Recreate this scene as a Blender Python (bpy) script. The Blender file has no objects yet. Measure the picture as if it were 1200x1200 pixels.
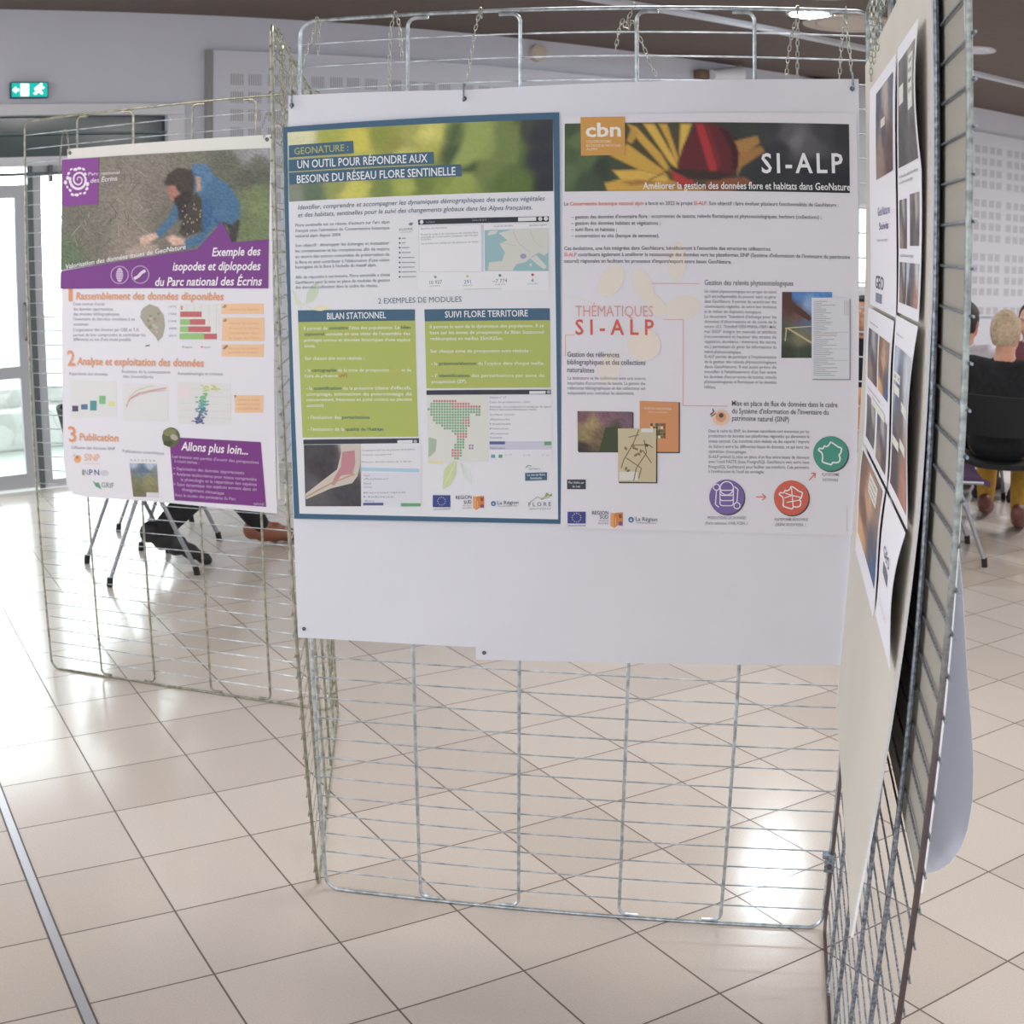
import bpy, bmesh, math, random
from mathutils import Vector, Matrix
random.seed(7)
SC = bpy.context.scene
COL = SC.collection
V = Vector
PI = math.pi

# ---------------------------------------------------------------- camera, world, exposure
cam_data = bpy.data.cameras.new('camera')
cam_data.type = 'PANO'                      # the photograph was taken with a mildly curved wide lens
cam_data.sensor_width = 36.0
cam_data.sensor_fit = 'HORIZONTAL'
cc = cam_data
cc.panorama_type = 'FISHEYE_LENS_POLYNOMIAL'
cc.fisheye_fov = PI
(cc.fisheye_polynomial_k0, cc.fisheye_polynomial_k1, cc.fisheye_polynomial_k2,
 cc.fisheye_polynomial_k3, cc.fisheye_polynomial_k4) = (0.0, -0.022962045, 1.36524e-05, -2.476092e-06, 7.66752e-08)
cam_data.dof.use_dof = True
cam_data.dof.focus_distance = 2.2
cam_data.dof.aperture_fstop = 14.0
cam = bpy.data.objects.new('camera', cam_data)
COL.objects.link(cam)
CAM_YAW, CAM_PITCH, CAM_ROLL = -0.179, 0.2169, -0.0009
cam.location = (0.9169, -2.5308, 1.5373)
cam.rotation_euler = (PI / 2 - CAM_PITCH, CAM_ROLL, -CAM_YAW)
SC.camera = cam

world = bpy.data.worlds.new('overcast_sky')
SC.world = world
world.use_nodes = True
bgn = world.node_tree.nodes['Background']
bgn.inputs['Color'].default_value = (0.90, 0.94, 1.0, 1)
# overcast sky, several times brighter on the side of the glazed entrance
SKY = 1.25
wt = world.node_tree
w_tc = wt.nodes.new('ShaderNodeTexCoord')
w_dot = wt.nodes.new('ShaderNodeVectorMath'); w_dot.operation = 'DOT_PRODUCT'
w_dot.inputs[1].default_value = (-0.674, 0.7385, 0.0)
wt.links.new(w_tc.outputs['Generated'], w_dot.inputs[0])
w_map = wt.nodes.new('ShaderNodeMapRange')
w_map.interpolation_type = 'SMOOTHSTEP'
w_map.inputs['From Min'].default_value = 0.2; w_map.inputs['From Max'].default_value = 0.95
w_map.inputs['To Min'].default_value = SKY; w_map.inputs['To Max'].default_value = SKY * 6.5
wt.links.new(w_dot.outputs['Value'], w_map.inputs['Value'])
wt.links.new(w_map.outputs['Result'], bgn.inputs['Strength'])

# unseen soft area lights, added under the ceiling to brighten floor, posters and wall
for i, (lx, ly, pw) in enumerate([(-2.2, -0.6, 34), (0.9, 1.0, 40), (3.6, 0.4, 40), (-1.0, -3.6, 28), (2.6, -3.2, 28), (-4.6, 2.0, 26), (5.2, 6.0, 105), (7.6, 9.6, 120)]):
    ld_ = bpy.data.lights.new('added_fill_light', 'AREA')
    ld_.shape = 'SQUARE'; ld_.size = 1.1; ld_.energy = pw; ld_.color = (1.0, 0.974, 0.945)
    lo_ = bpy.data.objects.new('added_fill_light', ld_)
    lo_.location = (lx, ly, 3.14)
    COL.objects.link(lo_)

SC.view_settings.view_transform = 'Standard'
SC.view_settings.look = 'None'
SC.view_settings.gamma = 1.0
SC.view_settings.exposure = 0.36
SC.view_settings.use_curve_mapping = False

# ---------------------------------------------------------------- materials
def lin(c):
    r = []
    for v in c:
        v = v / 255.0
        r.append(v / 12.92 if v <= 0.04045 else ((v + 0.055) / 1.055) ** 2.4)
    return (r[0], r[1], r[2], 1.0)

def mat(name, col, rough=0.6, metal=0.0, noise=0.0, nscale=30.0, emit=0.0, emit_col=None, spec=0.5, bump=0.0, stretch=None):
    m = bpy.data.materials.new(name)
    m.use_nodes = True
    nt = m.node_tree
    b = nt.nodes['Principled BSDF']
    c = lin(col)
    b.inputs['Base Color'].default_value = c
    b.inputs['Roughness'].default_value = rough
    b.inputs['Metallic'].default_value = metal
    b.inputs['Specular IOR Level'].default_value = spec
    if emit:
        b.inputs['Emission Color'].default_value = lin(emit_col or col)
        b.inputs['Emission Strength'].default_value = emit
    if noise or bump:
        tc = nt.nodes.new('ShaderNodeTexCoord')
        mp = nt.nodes.new('ShaderNodeMapping')
        if stretch:
            mp.inputs['Scale'].default_value = stretch
        nz = nt.nodes.new('ShaderNodeTexNoise')
        nz.inputs['Scale'].default_value = nscale
        nz.inputs['Detail'].default_value = 5
        nt.links.new(tc.outputs['Object'], mp.inputs['Vector'])
        nt.links.new(mp.outputs['Vector'], nz.inputs['Vector'])
        if noise:
            rp = nt.nodes.new('ShaderNodeValToRGB')
            rp.color_ramp.elements[0].position = 0.3
            rp.color_ramp.elements[1].position = 0.7
            rp.color_ramp.elements[0].color = tuple(v * (1 - noise) for v in c[:3]) + (1,)
            rp.color_ramp.elements[1].color = tuple(min(1, v * (1 + noise)) for v in c[:3]) + (1,)
            nt.links.new(nz.outputs['Fac'], rp.inputs['Fac'])
            nt.links.new(rp.outputs['Color'], b.inputs['Base Color'])
        if bump:
            bp = nt.nodes.new('ShaderNodeBump')
            bp.inputs['Strength'].default_value = bump
            bp.inputs['Distance'].default_value = 0.01
            nt.links.new(nz.outputs['Fac'], bp.inputs['Height'])
            nt.links.new(bp.outputs['Normal'], b.inputs['Normal'])
    return m

def math_node(nt, op, a, b=None, c=None):
    n = nt.nodes.new('ShaderNodeMath')
    n.operation = op
    for i, v in enumerate((a, b, c)):
        if v is None:
            continue
        if isinstance(v, (int, float)):
            n.inputs[i].default_value = v
        else:
            nt.links.new(v, n.inputs[i])
    return n.outputs[0]

TILE = 0.3051
def floor_material():
    m = bpy.data.materials.new('beige_floor_tiles')
    m.use_nodes = True
    nt = m.node_tree
    b = nt.nodes['Principled BSDF']
    tc = nt.nodes.new('ShaderNodeTexCoord')
    sp = nt.nodes.new('ShaderNodeSeparateXYZ')
    nt.links.new(tc.outputs['Object'], sp.inputs[0])
    dx = math_node(nt, 'PINGPONG', sp.outputs[0], TILE / 2)
    dy = math_node(nt, 'PINGPONG', sp.outputs[1], TILE / 2)
    d = math_node(nt, 'MINIMUM', dx, dy)
    grout = math_node(nt, 'LESS_THAN', d, 0.0024)
    # one slightly different tone per tile
    ix = math_node(nt, 'FLOOR', math_node(nt, 'DIVIDE', sp.outputs[0], TILE))
    iy = math_node(nt, 'FLOOR', math_node(nt, 'DIVIDE', sp.outputs[1], TILE))
    cb = nt.nodes.new('ShaderNodeCombineXYZ')
    nt.links.new(ix, cb.inputs[0]); nt.links.new(iy, cb.inputs[1])
    wn = nt.nodes.new('ShaderNodeTexWhiteNoise')
    nt.links.new(cb.outputs[0], wn.inputs['Vector'])
    nz = nt.nodes.new('ShaderNodeTexNoise')
    nz.inputs['Scale'].default_value = 220
    nz.inputs['Detail'].default_value = 3
    nt.links.new(tc.outputs['Object'], nz.inputs['Vector'])
    v = math_node(nt, 'ADD', math_node(nt, 'MULTIPLY', wn.outputs['Value'], 0.35), math_node(nt, 'MULTIPLY', nz.outputs['Fac'], 0.65))
    rp = nt.nodes.new('ShaderNodeValToRGB')
    rp.color_ramp.elements[0].position = 0.25
    rp.color_ramp.elements[1].position = 0.8
    rp.color_ramp.elements[0].color = lin((189, 178, 169))
    rp.color_ramp.elements[1].color = lin((209, 199, 191))
    nt.links.new(v, rp.inputs['Fac'])
    mx = nt.nodes.new('ShaderNodeMix')
    mx.data_type = 'RGBA'
    nt.links.new(grout, mx.inputs['Factor'])
    nt.links.new(rp.outputs['Color'], mx.inputs['A'])
    mx.inputs['B'].default_value = lin((100, 88, 82))
    nt.links.new(mx.outputs['Result'], b.inputs['Base Color'])
    ro = math_node(nt, 'MULTIPLY_ADD', grout, 0.5, 0.165)
    nt.links.new(ro, b.inputs['Roughness'])
    b.inputs['Specular IOR Level'].default_value = 0.55
    return m

def acoustic_material():
    """white panel with squares of fine slits, four by four squares on each 61 cm board"""
    m = bpy.data.materials.new('perforated_acoustic_panel')
    m.use_nodes = True
    nt = m.node_tree
    b = nt.nodes['Principled BSDF']
    tc = nt.nodes.new('ShaderNodeTexCoord')
    sp = nt.nodes.new('ShaderNodeSeparateXYZ')
    nt.links.new(tc.outputs['Object'], sp.inputs[0])
    def axis(o, off, period, pitch, size):
        t = math_node(nt, 'FLOORED_MODULO', math_node(nt, 'SUBTRACT', o, off), period)
        inb = math_node(nt, 'LESS_THAN', t, pitch * 4 - 0.001)
        c = math_node(nt, 'FLOORED_MODULO', t, pitch)
        return math_node(nt, 'MULTIPLY', inb, math_node(nt, 'LESS_THAN', c, size))
    ax = axis(sp.outputs[0], 0.122, 0.612, 0.138, 0.100)
    az = axis(sp.outputs[2], 2.299, 0.585, 0.126, 0.080)
    sl = math_node(nt, 'LESS_THAN', math_node(nt, 'FLOORED_MODULO', sp.outputs[0], 0.0163), 0.0085)
    f = math_node(nt, 'MULTIPLY', math_node(nt, 'MULTIPLY', ax, az), sl)
    lim = math_node(nt, 'LESS_THAN', sp.outputs[2], 2.77)
    lim2 = math_node(nt, 'GREATER_THAN', sp.outputs[0], 0.05)
    f = math_node(nt, 'MULTIPLY', f, math_node(nt, 'MULTIPLY', lim, lim2))
    mx = nt.nodes.new('ShaderNodeMix')
    mx.data_type = 'RGBA'
    nt.links.new(f, mx.inputs['Factor'])
    mx.inputs['A'].default_value = lin((212, 213, 223))
    mx.inputs['B'].default_value = lin((164, 162, 170))
    nt.links.new(mx.outputs['Result'], b.inputs['Base Color'])
    b.inputs['Roughness'].default_value = 0.7
    return m

def print_material(name, rough=0.45):
    m = bpy.data.materials.new(name)
    m.use_nodes = True
    nt = m.node_tree
    a = nt.nodes.new('ShaderNodeAttribute')
    a.attribute_name = 'ink'
    nt.links.new(a.outputs['Color'], nt.nodes['Principled BSDF'].inputs['Base Color'])
    nt.nodes['Principled BSDF'].inputs['Roughness'].default_value = rough
    nt.nodes['Principled BSDF'].inputs['Specular IOR Level'].default_value = 0.3
    return m

def glass_material(name, tint, refl=0.12, rough=0.02):
    m = bpy.data.materials.new(name)
    m.use_nodes = True
    nt = m.node_tree
    nt.nodes.remove(nt.nodes['Principled BSDF'])
    t = nt.nodes.new('ShaderNodeBsdfTransparent')
    t.inputs[0].default_value = tint
    g = nt.nodes.new('ShaderNodeBsdfGlossy')
    g.inputs['Roughness'].default_value = rough
    mx = nt.nodes.new('ShaderNodeMixShader')
    mx.inputs[0].default_value = refl
    nt.links.new(t.outputs[0], mx.inputs[1]); nt.links.new(g.outputs[0], mx.inputs[2])
    nt.links.new(mx.outputs[0], nt.nodes['Material Output'].inputs['Surface'])
    return m

M = {
    'wall': mat('white_wall_paint', (210, 211, 222), 0.8, noise=0.02, nscale=3),
    'trim': mat('pale_grey_trim_paint', (222, 221, 226), 0.5),
    'ceiling': mat('brown_ceiling', (104, 91, 84), 0.75, noise=0.12, nscale=8, stretch=(1, 6, 1)),
    'rail': mat('grey_ceiling_rail', (196, 198, 206), 0.4),
    'alu': mat('grey_aluminium_frame', (176, 178, 184), 0.4, 0.2),
    'alu_dark': mat('dark_door_profile', (92, 98, 100), 0.4, 0.3),
    'transom': mat('dark_transom_glass', (60, 74, 76), 0.12, spec=0.6),
    'strip': mat('floor_joint_metal', (182, 178, 184), 0.35, 0.6),
    'strip_dark': mat('floor_joint_rubber', (84, 76, 74), 0.6),
    'zinc': mat('galvanised_steel', (184, 192, 198), 0.34, 0.8, noise=0.35, nscale=60),
    'zinc_old': mat('tarnished_steel', (160, 158, 142), 0.38, 0.8, noise=0.4, nscale=50),
    'zinc_wire': mat('thin_steel_wire', (200, 208, 216), 0.34, 0.7, noise=0.45, nscale=22),
    'zinc_blue': mat('speckled_bluish_steel', (134, 142, 152), 0.4, 0.75, noise=0.6, nscale=140),
    'rod_brown': mat('brown_grey_rod', (104, 92, 92), 0.45, 0.6, noise=0.3, nscale=40),
    'chain': mat('bright_chain', (176, 176, 166), 0.36, 0.9),
    'board': mat('off_white_board', (226, 224, 218), 0.55, noise=0.015, nscale=6),
    'board_beige': mat('beige_board', (208, 203, 193), 0.6, noise=0.03, nscale=5),
    'board_cool': mat('white_board', (228, 229, 238), 0.55, noise=0.015, nscale=6),
    'board_edge': mat('white_board_edge', (244, 244, 250), 0.5),
    'board_grey': mat('grey_board_back', (160, 155, 146), 0.7, noise=0.05, nscale=5),
    'paper': mat('white_paper', (232, 230, 238), 0.6),
    'paper_blue': mat('bluish_white_sheet', (222, 226, 242), 0.6),
    'blue_frame': mat('poster_blue', (58, 98, 128), 0.45),
    'eyelet': mat('dark_eyelet', (86, 84, 88), 0.4, 0.6),
    'print': print_material('printed_ink'),
    'print_soft': print_material('printed_sheet_ink', 0.6),
    'lamp_on': mat('lit_downlight_glass', (235, 250, 255), 0.3, emit=220.0, emit_col=(236, 250, 255)),
    'lamp_off': mat('silver_downlight', (198, 196, 204), 0.25, 0.7, emit=0.10),
    'lamp_rim': mat('downlight_rim', (206, 204, 206), 0.4),
    'speaker': mat('cream_speaker_cover', (206, 192, 176), 0.6),
    'speaker_ring': mat('cream_speaker_ring', (190, 178, 166), 0.5),
    'green_sign': mat('lit_green_sign', (0, 150, 140), 0.4, emit=0.6, emit_col=(0, 190, 180)),
    'sign_white': mat('lit_white_pictogram', (240, 255, 252), 0.4, emit=1.6, emit_col=(235, 255, 250)),
    'sign_box': mat('sign_housing', (40, 80, 86), 0.5),
    'glass': glass_material('clear_glass', (0.95, 1.0, 0.98, 1)),
    'skin': mat('skin', (206, 152, 128), 0.55, noise=0.06, nscale=20),
    'skin_tan': mat('tanned_skin', (182, 124, 98), 0.55, noise=0.06, nscale=20),
    'hair_grey': mat('short_grey_hair', (192, 170, 144), 0.85, noise=0.22, nscale=55, bump=0.6),
    'hair_dark': mat('dark_hair', (46, 38, 36), 0.7, noise=0.3, nscale=60, bump=0.5),
    'black_cloth': mat('black_fabric', (30, 29, 32), 0.9, noise=0.25, nscale=30),
    'navy_cloth': mat('dark_navy_fabric', (36, 38, 52), 0.9, noise=0.2, nscale=30),
    'green_cloth': mat('dark_green_fabric', (34, 62, 50), 0.9, noise=0.25, nscale=30),
    'pale_cloth': mat('pale_grey_fabric', (206, 200, 208), 0.9, noise=0.08, nscale=30),
    'mustard': mat('mustard_fabric', (178, 134, 52), 0.9, noise=0.15, nscale=30),
    'maroon': mat('maroon_fabric', (112, 60, 70), 0.9, noise=0.15, nscale=30),
    'shoe_black': mat('black_shoe', (34, 33, 36), 0.6),
    'shoe_brown': mat('brown_leather_shoe', (134, 82, 62), 0.5, noise=0.1, nscale=20),
    'shoe_red': mat('dark_red_shoe', (104, 58, 52), 0.5),
    'sole': mat('beige_shoe_lining', (198, 182, 164), 0.7),
    'chair_tube': mat('grey_chair_tube', (150, 152, 158), 0.35, 0.7),
    'chair_black': mat('black_chair_seat', (24, 24, 27), 0.8),
    'chair_purple': mat('purple_chair_seat', (76, 52, 84), 0.8),
    'rubber': mat('black_rubber', (28, 27, 28), 0.7),
    'wood': mat('orange_wood', (206, 150, 98), 0.5, noise=0.12, nscale=10, stretch=(1, 8, 8)),
    'ground': mat('pale_paving', (196, 202, 192), 0.85, noise=0.06, nscale=2),
    'facade': mat('pale_turquoise_facade', (170, 206, 202), 0.8),
    'kerb': mat('pale_stone', (206, 204, 196), 0.8),
    'spot_white': mat('white_spotlight_body', (232, 230, 236), 0.4),
    'brown_box': mat('brown_ceiling_box', (120, 98, 80), 0.6),
}

def brown_below_material():
    """zinc rod colour, blending to plain brown in its lower half"""
    m = mat('zinc_rod_brown_below', (150, 156, 154), 0.4, 0.75, noise=0.4, nscale=90)
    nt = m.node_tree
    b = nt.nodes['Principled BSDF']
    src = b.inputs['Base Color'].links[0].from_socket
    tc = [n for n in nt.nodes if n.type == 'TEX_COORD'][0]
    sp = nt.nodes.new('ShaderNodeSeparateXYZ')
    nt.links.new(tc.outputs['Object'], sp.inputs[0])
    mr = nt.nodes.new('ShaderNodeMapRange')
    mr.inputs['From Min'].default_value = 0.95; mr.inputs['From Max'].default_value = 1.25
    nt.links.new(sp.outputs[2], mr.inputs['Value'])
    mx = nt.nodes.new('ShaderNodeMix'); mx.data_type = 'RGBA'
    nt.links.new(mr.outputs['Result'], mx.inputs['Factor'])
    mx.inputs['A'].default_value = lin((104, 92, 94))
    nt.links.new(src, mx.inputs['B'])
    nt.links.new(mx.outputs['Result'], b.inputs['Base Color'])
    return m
M['rod_brown_below'] = brown_below_material()
def translucent_paper(name, col):
    m = bpy.data.materials.new(name); m.use_nodes = True
    nt = m.node_tree
    nt.nodes.remove(nt.nodes['Principled BSDF'])
    d = nt.nodes.new('ShaderNodeBsdfDiffuse'); d.inputs['Color'].default_value = lin(col)
    t = nt.nodes.new('ShaderNodeBsdfTranslucent'); t.inputs['Color'].default_value = lin(col)
    mx = nt.nodes.new('ShaderNodeMixShader'); mx.inputs[0].default_value = 0.5
    nt.links.new(d.outputs[0], mx.inputs[1]); nt.links.new(t.outputs[0], mx.inputs[2])
    nt.links.new(mx.outputs[0], nt.nodes['Material Output'].inputs['Surface'])
    return m
M['paper_blue'] = translucent_paper('translucent_bluish_paper', (238, 241, 250))

# ---------------------------------------------------------------- helpers
def add_box(bm, lo, hi, mtx=None, bevel=0.0):
    r = bmesh.ops.create_cube(bm, size=1.0)
    vs = r['verts']
    c = (V(lo) + V(hi)) / 2
    s = V(hi) - V(lo)
    for v in vs:
        v.co = V((v.co.x * s.x, v.co.y * s.y, v.co.z * s.z)) + c
    if bevel:
        es = list({e for v in vs for e in v.link_edges})
        rr = bmesh.ops.bevel(bm, geom=es, offset=bevel, segments=2, affect='EDGES', profile=0.5)
        vs = list({v for f in rr['faces'] for v in f.verts} | {v for v in vs if v.is_valid})
    if mtx is not None:
        for v in vs:
            v.co = mtx @ v.co
    return vs

def add_tube(bm, pts, r, n=8, closed=False):
    pts = [V(p) for p in pts]
    N = len(pts)
    rings = []
    up = None
    for i in range(N):
        if closed:
            t = pts[(i + 1) % N] - pts[i - 1]
        else:
            t = pts[min(i + 1, N - 1)] - pts[max(i - 1, 0)]
        t.normalize()
        if up is None:
            up = t.orthogonal().normalized()
        up = (up - t * up.dot(t))
        if up.length < 1e-5:
            up = t.orthogonal()
        up.normalize()
        b = t.cross(up)
        rr = r[i] if isinstance(r, (list, tuple)) else r
        rings.append([bm.verts.new(pts[i] + (up * math.cos(a) + b * math.sin(a)) * rr) for a in [2 * PI * k / n for k in range(n)]])
    for i in range(N if closed else N - 1):
        A, B_ = rings[i], rings[(i + 1) % N]
        for k in range(n):
            bm.faces.new((A[k], A[(k + 1) % n], B_[(k + 1) % n], B_[k]))
    if not closed:
        bm.faces.new(list(reversed(rings[0])))
        bm.faces.new(rings[-1])

def add_lathe(bm, prof, n=32, mtx=None):
    rings = []
    for (r, z) in prof:
        if r < 1e-6:
            rings.append([bm.verts.new((0, 0, z))])
        else:
            rings.append([bm.verts.new((r * math.cos(2 * PI * k / n), r * math.sin(2 * PI * k / n), z)) for k in range(n)])
    for A, B_ in zip(rings[:-1], rings[1:]):
        for k in range(n):
            a = [A[k % len(A)], A[(k + 1) % len(A)], B_[(k + 1) % len(B_)], B_[k % len(B_)]]
            u = []
            for v in a:
                if v not in u:
                    u.append(v)
            if len(u) > 2:
                bm.faces.new(u)
    if mtx is not None:
        for R in rings:
            for v in R:
                v.co = mtx @ v.co

def obj(name, bm, m, parent=None, smooth=True, recalc=True):
    if recalc:
        bmesh.ops.recalc_face_normals(bm, faces=bm.faces)
    me = bpy.data.meshes.new(name)
    bm.to_mesh(me)
    bm.free()
    for mm in (m if isinstance(m, (list, tuple)) else [m]):
        me.materials.append(mm)
    if smooth:
        for p in me.polygons:
            p.use_smooth = True
        try:
            me.set_sharp_from_angle(angle=math.radians(35))
        except Exception:
            pass
    o = bpy.data.objects.new(name, me)
    COL.objects.link(o)
    if parent is not None:
        o.parent = parent
    return o

def tag(o, label, cat, group=None):
    o['label'] = label
    o['category'] = cat
    if group:
        o['group'] = group
    return o

def thing(name, label, cat, loc=(0, 0, 0), rz=0.0, group=None):
    o = bpy.data.objects.new(name, None)
    o.empty_display_size = 0.1
    COL.objects.link(o)
    o.location = loc
    o.rotation_euler = (0, 0, rz)
    return tag(o, label, cat, group)

def struct(name, bm, m, parent=None, smooth=False):
    o = obj(name, bm, m, parent, smooth=smooth)
    if parent is None:
        o['kind'] = 'structure'
    return o

def copy_tree(o, parent=None):
    c = o.copy()
    COL.objects.link(c)
    if parent is not None:
        c.parent = parent
    for ch in [x for x in bpy.data.objects if x.parent == o]:
        copy_tree(ch, c)
    return c

def arc(c, r, a0, a1, n, ax, ay):
    """points on an arc in the plane spanned by ax, ay"""
    return [V(c) + V(ax) * (r * math.cos(a)) + V(ay) * (r * math.sin(a)) for a in [a0 + (a1 - a0) * k / n for k in range(n + 1)]]

# ---------------------------------------------------------------- the room
WALL_A = 0.74                                   # direction of the long back wall
WALL_O = V((-3.70, 4.30, 0))
WE = V((math.cos(WALL_A), math.sin(WALL_A), 0))
WN = V((math.sin(WALL_A), -math.cos(WALL_A), 0))   # into the room
CEIL = 3.17
def wf(s, d, z):
    return WALL_O + WE * s + WN * d + V((0, 0, z))
WM = Matrix.Translation(WALL_O) @ Matrix.Rotation(WALL_A, 4, 'Z')   # local x along wall, local -y into the room

# floor, laid on the tile grid
fl_a = 0.7164
bm = bmesh.new()
fm = Matrix.Translation((-1.1581, 0.2883, 0)) @ Matrix.Rotation(fl_a, 4, 'Z')
inv = fm.inverted()
f_pts = [wf(-7, 0.0, 0), wf(18, 0.0, 0), wf(18, 15, 0), wf(-7, 15, 0)]
vs = [bm.verts.new(inv @ V((p.x, p.y, 0))) for p in f_pts]
f = bm.faces.new(vs)
r = bmesh.ops.extrude_face_region(bm, geom=[f])
for v in [g for g in r['geom'] if isinstance(g, bmesh.types.BMVert)]:
    v.co.z -= 0.1
floor = struct('floor', bm, floor_material())
floor.matrix_world = fm

# metal expansion joint between two rows of tiles
bm = bmesh.new()
L0, L1 = -9.0, 9.0
add_box(bm, (-0.011, L0, 0.0002), (0.011, L1, 0.0022))
joint = struct('trim_1', bm, M['strip'])
joint.matrix_world = Matrix.Translation((-1.1581 + 0.004 * math.cos(fl_a), 0.2883 + 0.004 * math.sin(fl_a), 0)) @ Matrix.Rotation(fl_a, 4, 'Z')
for i, sx in enumerate((-0.0135, 0.0135)):
    bm = bmesh.new()
    add_box(bm, (sx - 0.0025, L0, 0.0002), (sx + 0.0025, L1, 0.0014))
    o = struct('joint_seal', bm, M['strip_dark'], joint)

# ceiling
bm = bmesh.new()
vs = [bm.verts.new(wf(s, d, CEIL)) for s, d in ((-7, -0.2), (18, -0.2), (18, 12.5), (-7, 12.5))]
f = bm.faces.new(vs)
r = bmesh.ops.extrude_face_region(bm, geom=[f])
for v in [g for g in r['geom'] if isinstance(g, bmesh.types.BMVert)]:
    v.co.z += 0.15
struct('ceiling', bm, M['ceiling'])

# back wall with its glazed bay and a window
BAY0, BAY1, BAYZ = -2.6, 1.19, 2.47
WX0, WX1, WZ0, WZ1 = 6.95, 8.25, 1.15, 2.02
bm = bmesh.new()
T = 0.2
for lo, hi in [((-7, 0, 0), (BAY0, T, CEIL)), ((BAY0, 0, BAYZ), (BAY1, T, CEIL)), ((BAY1, 0, 0), (WX0, T, CEIL)),
               ((WX0, 0, 0), (WX1, T, WZ0)), ((WX0, 0, WZ1), (WX1, T, CEIL)), ((WX1, 0, 0), (18, T, CEIL))]:
    add_box(bm, lo, hi)
wall = struct('wall_back', bm, M['wall'])
wall.matrix_world = WM
# right end wall of the hall
bm = bmesh.new()
add_box(bm, (17.9, -12, 0), (18.1, 0, CEIL))
o = struct('wall_right', bm, M['wall']); o.matrix_world = WM

# architrave round the glazed bay
bm = bmesh.new()
add_box(bm, (BAY0 - 0.1, -0.025, BAYZ), (BAY1 + 0.12, 0.0, BAYZ + 0.075), bevel=0.004)
add_box(bm, (BAY1, -0.025, 0), (BAY1 + 0.12, 0.0, BAYZ - 0.001), bevel=0.004)
o = struct('trim_2', bm, M['trim']); o.matrix_world = WM

# perforated acoustic lining, standing proud of the wall
PM = acoustic_material()
def lining(name, s0, s1, z0, z1):
    bm = bmesh.new()
    add_box(bm, (0, -0.05, z0), (s1 - s0, -0.001, z1), bevel=0.003)
    o = struct(name, bm, PM)
    o.matrix_world = Matrix.Translation(wf(s0, 0, 0)) @ Matrix.Rotation(WALL_A, 4, 'Z')
lining('wall_lining_left', 1.50, WX0 - 0.12, 0.9, 2.92)
lining('wall_lining_right', WX1 + 0.12, 17.5, 0.9, 2.90)
bm = bmesh.new()
add_box(bm, (1.455, -0.055, 0.9), (1.50, -0.001, 2.92))  # grey strip standing in for the shade at the lining's left side
o = struct('lining_shade_strip', bm, mat('lining_side_shade', (150, 148, 150), 0.7)); o.matrix_world = WM
bm = bmesh.new()
add_box(bm, (BAY1 + 0.12, -0.015, 0.0), (17.9, 0.0, 0.08))
o = struct('baseboard_back', bm, M['trim']); o.matrix_world = WM

# glazed entrance bay: door leaf, side lights and dark transom
def frame_rect(bm, x0, x1, z0, z1, w, y0, y1, wb=None):
    wb = wb or w
    add_box(bm, (x0, y0, z0), (x0 + w, y1, z1)); add_box(bm, (x1 - w, y0, z0), (x1, y1, z1))
    add_box(bm, (x0 + w, y0, z0), (x1 - w, y1, z0 + wb)); add_box(bm, (x0 + w, y0, z1 - w), (x1 - w, y1, z1))
door = thing('door_1', 'glazed grey aluminium entrance door at the left edge', 'door', wf(0, 0, 0), WALL_A)
door['kind'] = 'structure'
D0, D1 = -0.72, 0.225
bm = bmesh.new(); frame_rect(bm, D0, D1, 0.012, 2.02, 0.085, 0.03, 0.085, 0.10)
add_box(bm, (D0 + 0.085, 0.03, 0.75), (D1 - 0.085, 0.085, 0.83))
obj('door_frame', bm, M['alu'], door)
bm = bmesh.new(); add_box(bm, (D0 + 0.08, 0.054, 0.11), (D1 - 0.08, 0.060, 0.75)); add_box(bm, (D0 + 0.08, 0.054, 0.83), (D1 - 0.08, 0.060, 1.94))
obj('pane', bm, M['glass'], door)
bm = bmesh.new(); add_tube(bm, [(D1 - 0.035, 0.028, 1.0), (D1 - 0.035, -0.03, 1.02), (D1 - 0.035, -0.03, 1.22), (D1 - 0.035, 0.028, 1.24)], 0.009)
obj('door_handle', bm, M['alu_dark'], door)
bm = bmesh.new(); add_box(bm, (D1 - 0.45, -0.02, 2.075), (D1 + 0.25, 0.02, 2.095)); add_box(bm, (D1 + 0.14, -0.03, 2.03), (D1 + 0.165, 0.03, 2.14))
obj('door_closer', bm, M['alu_dark'], door)

def bay_window(name, label, x0, x1, bars=()):
    w = thing(name, label, 'window', wf(0, 0, 0), WALL_A)
    w['kind'] = 'structure'
    bm = bmesh.new(); frame_rect(bm, x0, x1, 0.0, 2.14, 0.055, 0.03, 0.10)
    obj('window_frame', bm, M['alu'], w)
    bm = bmesh.new(); add_box(bm, (x0 + 0.05, 0.06, 0.05), (x1 - 0.05, 0.066, 2.09))
    obj('pane', bm, M['glass'], w)
    return w
bm = bmesh.new(); add_box(bm, (0.228, 0.025, 0.0), (0.262, 0.11, 2.14)); add_box(bm, (-0.76, 0.025, 0.0), (-0.722, 0.11, 2.14))
o = struct('trim_4', bm, M['alu_dark']); o.matrix_world = WM
bay_window('window_1', 'bright glazed side light right of the entrance door', 0.264, BAY1)
bay_window('window_2', 'glazed side light left of the entrance door', BAY0, -0.762)
tr = thing('window_3', 'dark transom band above the entrance door', 'window', wf(0, 0, 0), WALL_A)
tr['kind'] = 'structure'
bm = bmesh.new(); add_box(bm, (BAY0, 0.06, 2.20), (BAY1, 0.075, BAYZ)); obj('pane', bm, M['transom'], tr)
bm = bmesh.new(); add_box(bm, (BAY0, 0.02, 2.345), (BAY1, 0.058, 2.36)); obj('glazing_bar', bm, mat('teal_grey_bar', (96, 112, 116), 0.4), tr)
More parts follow.
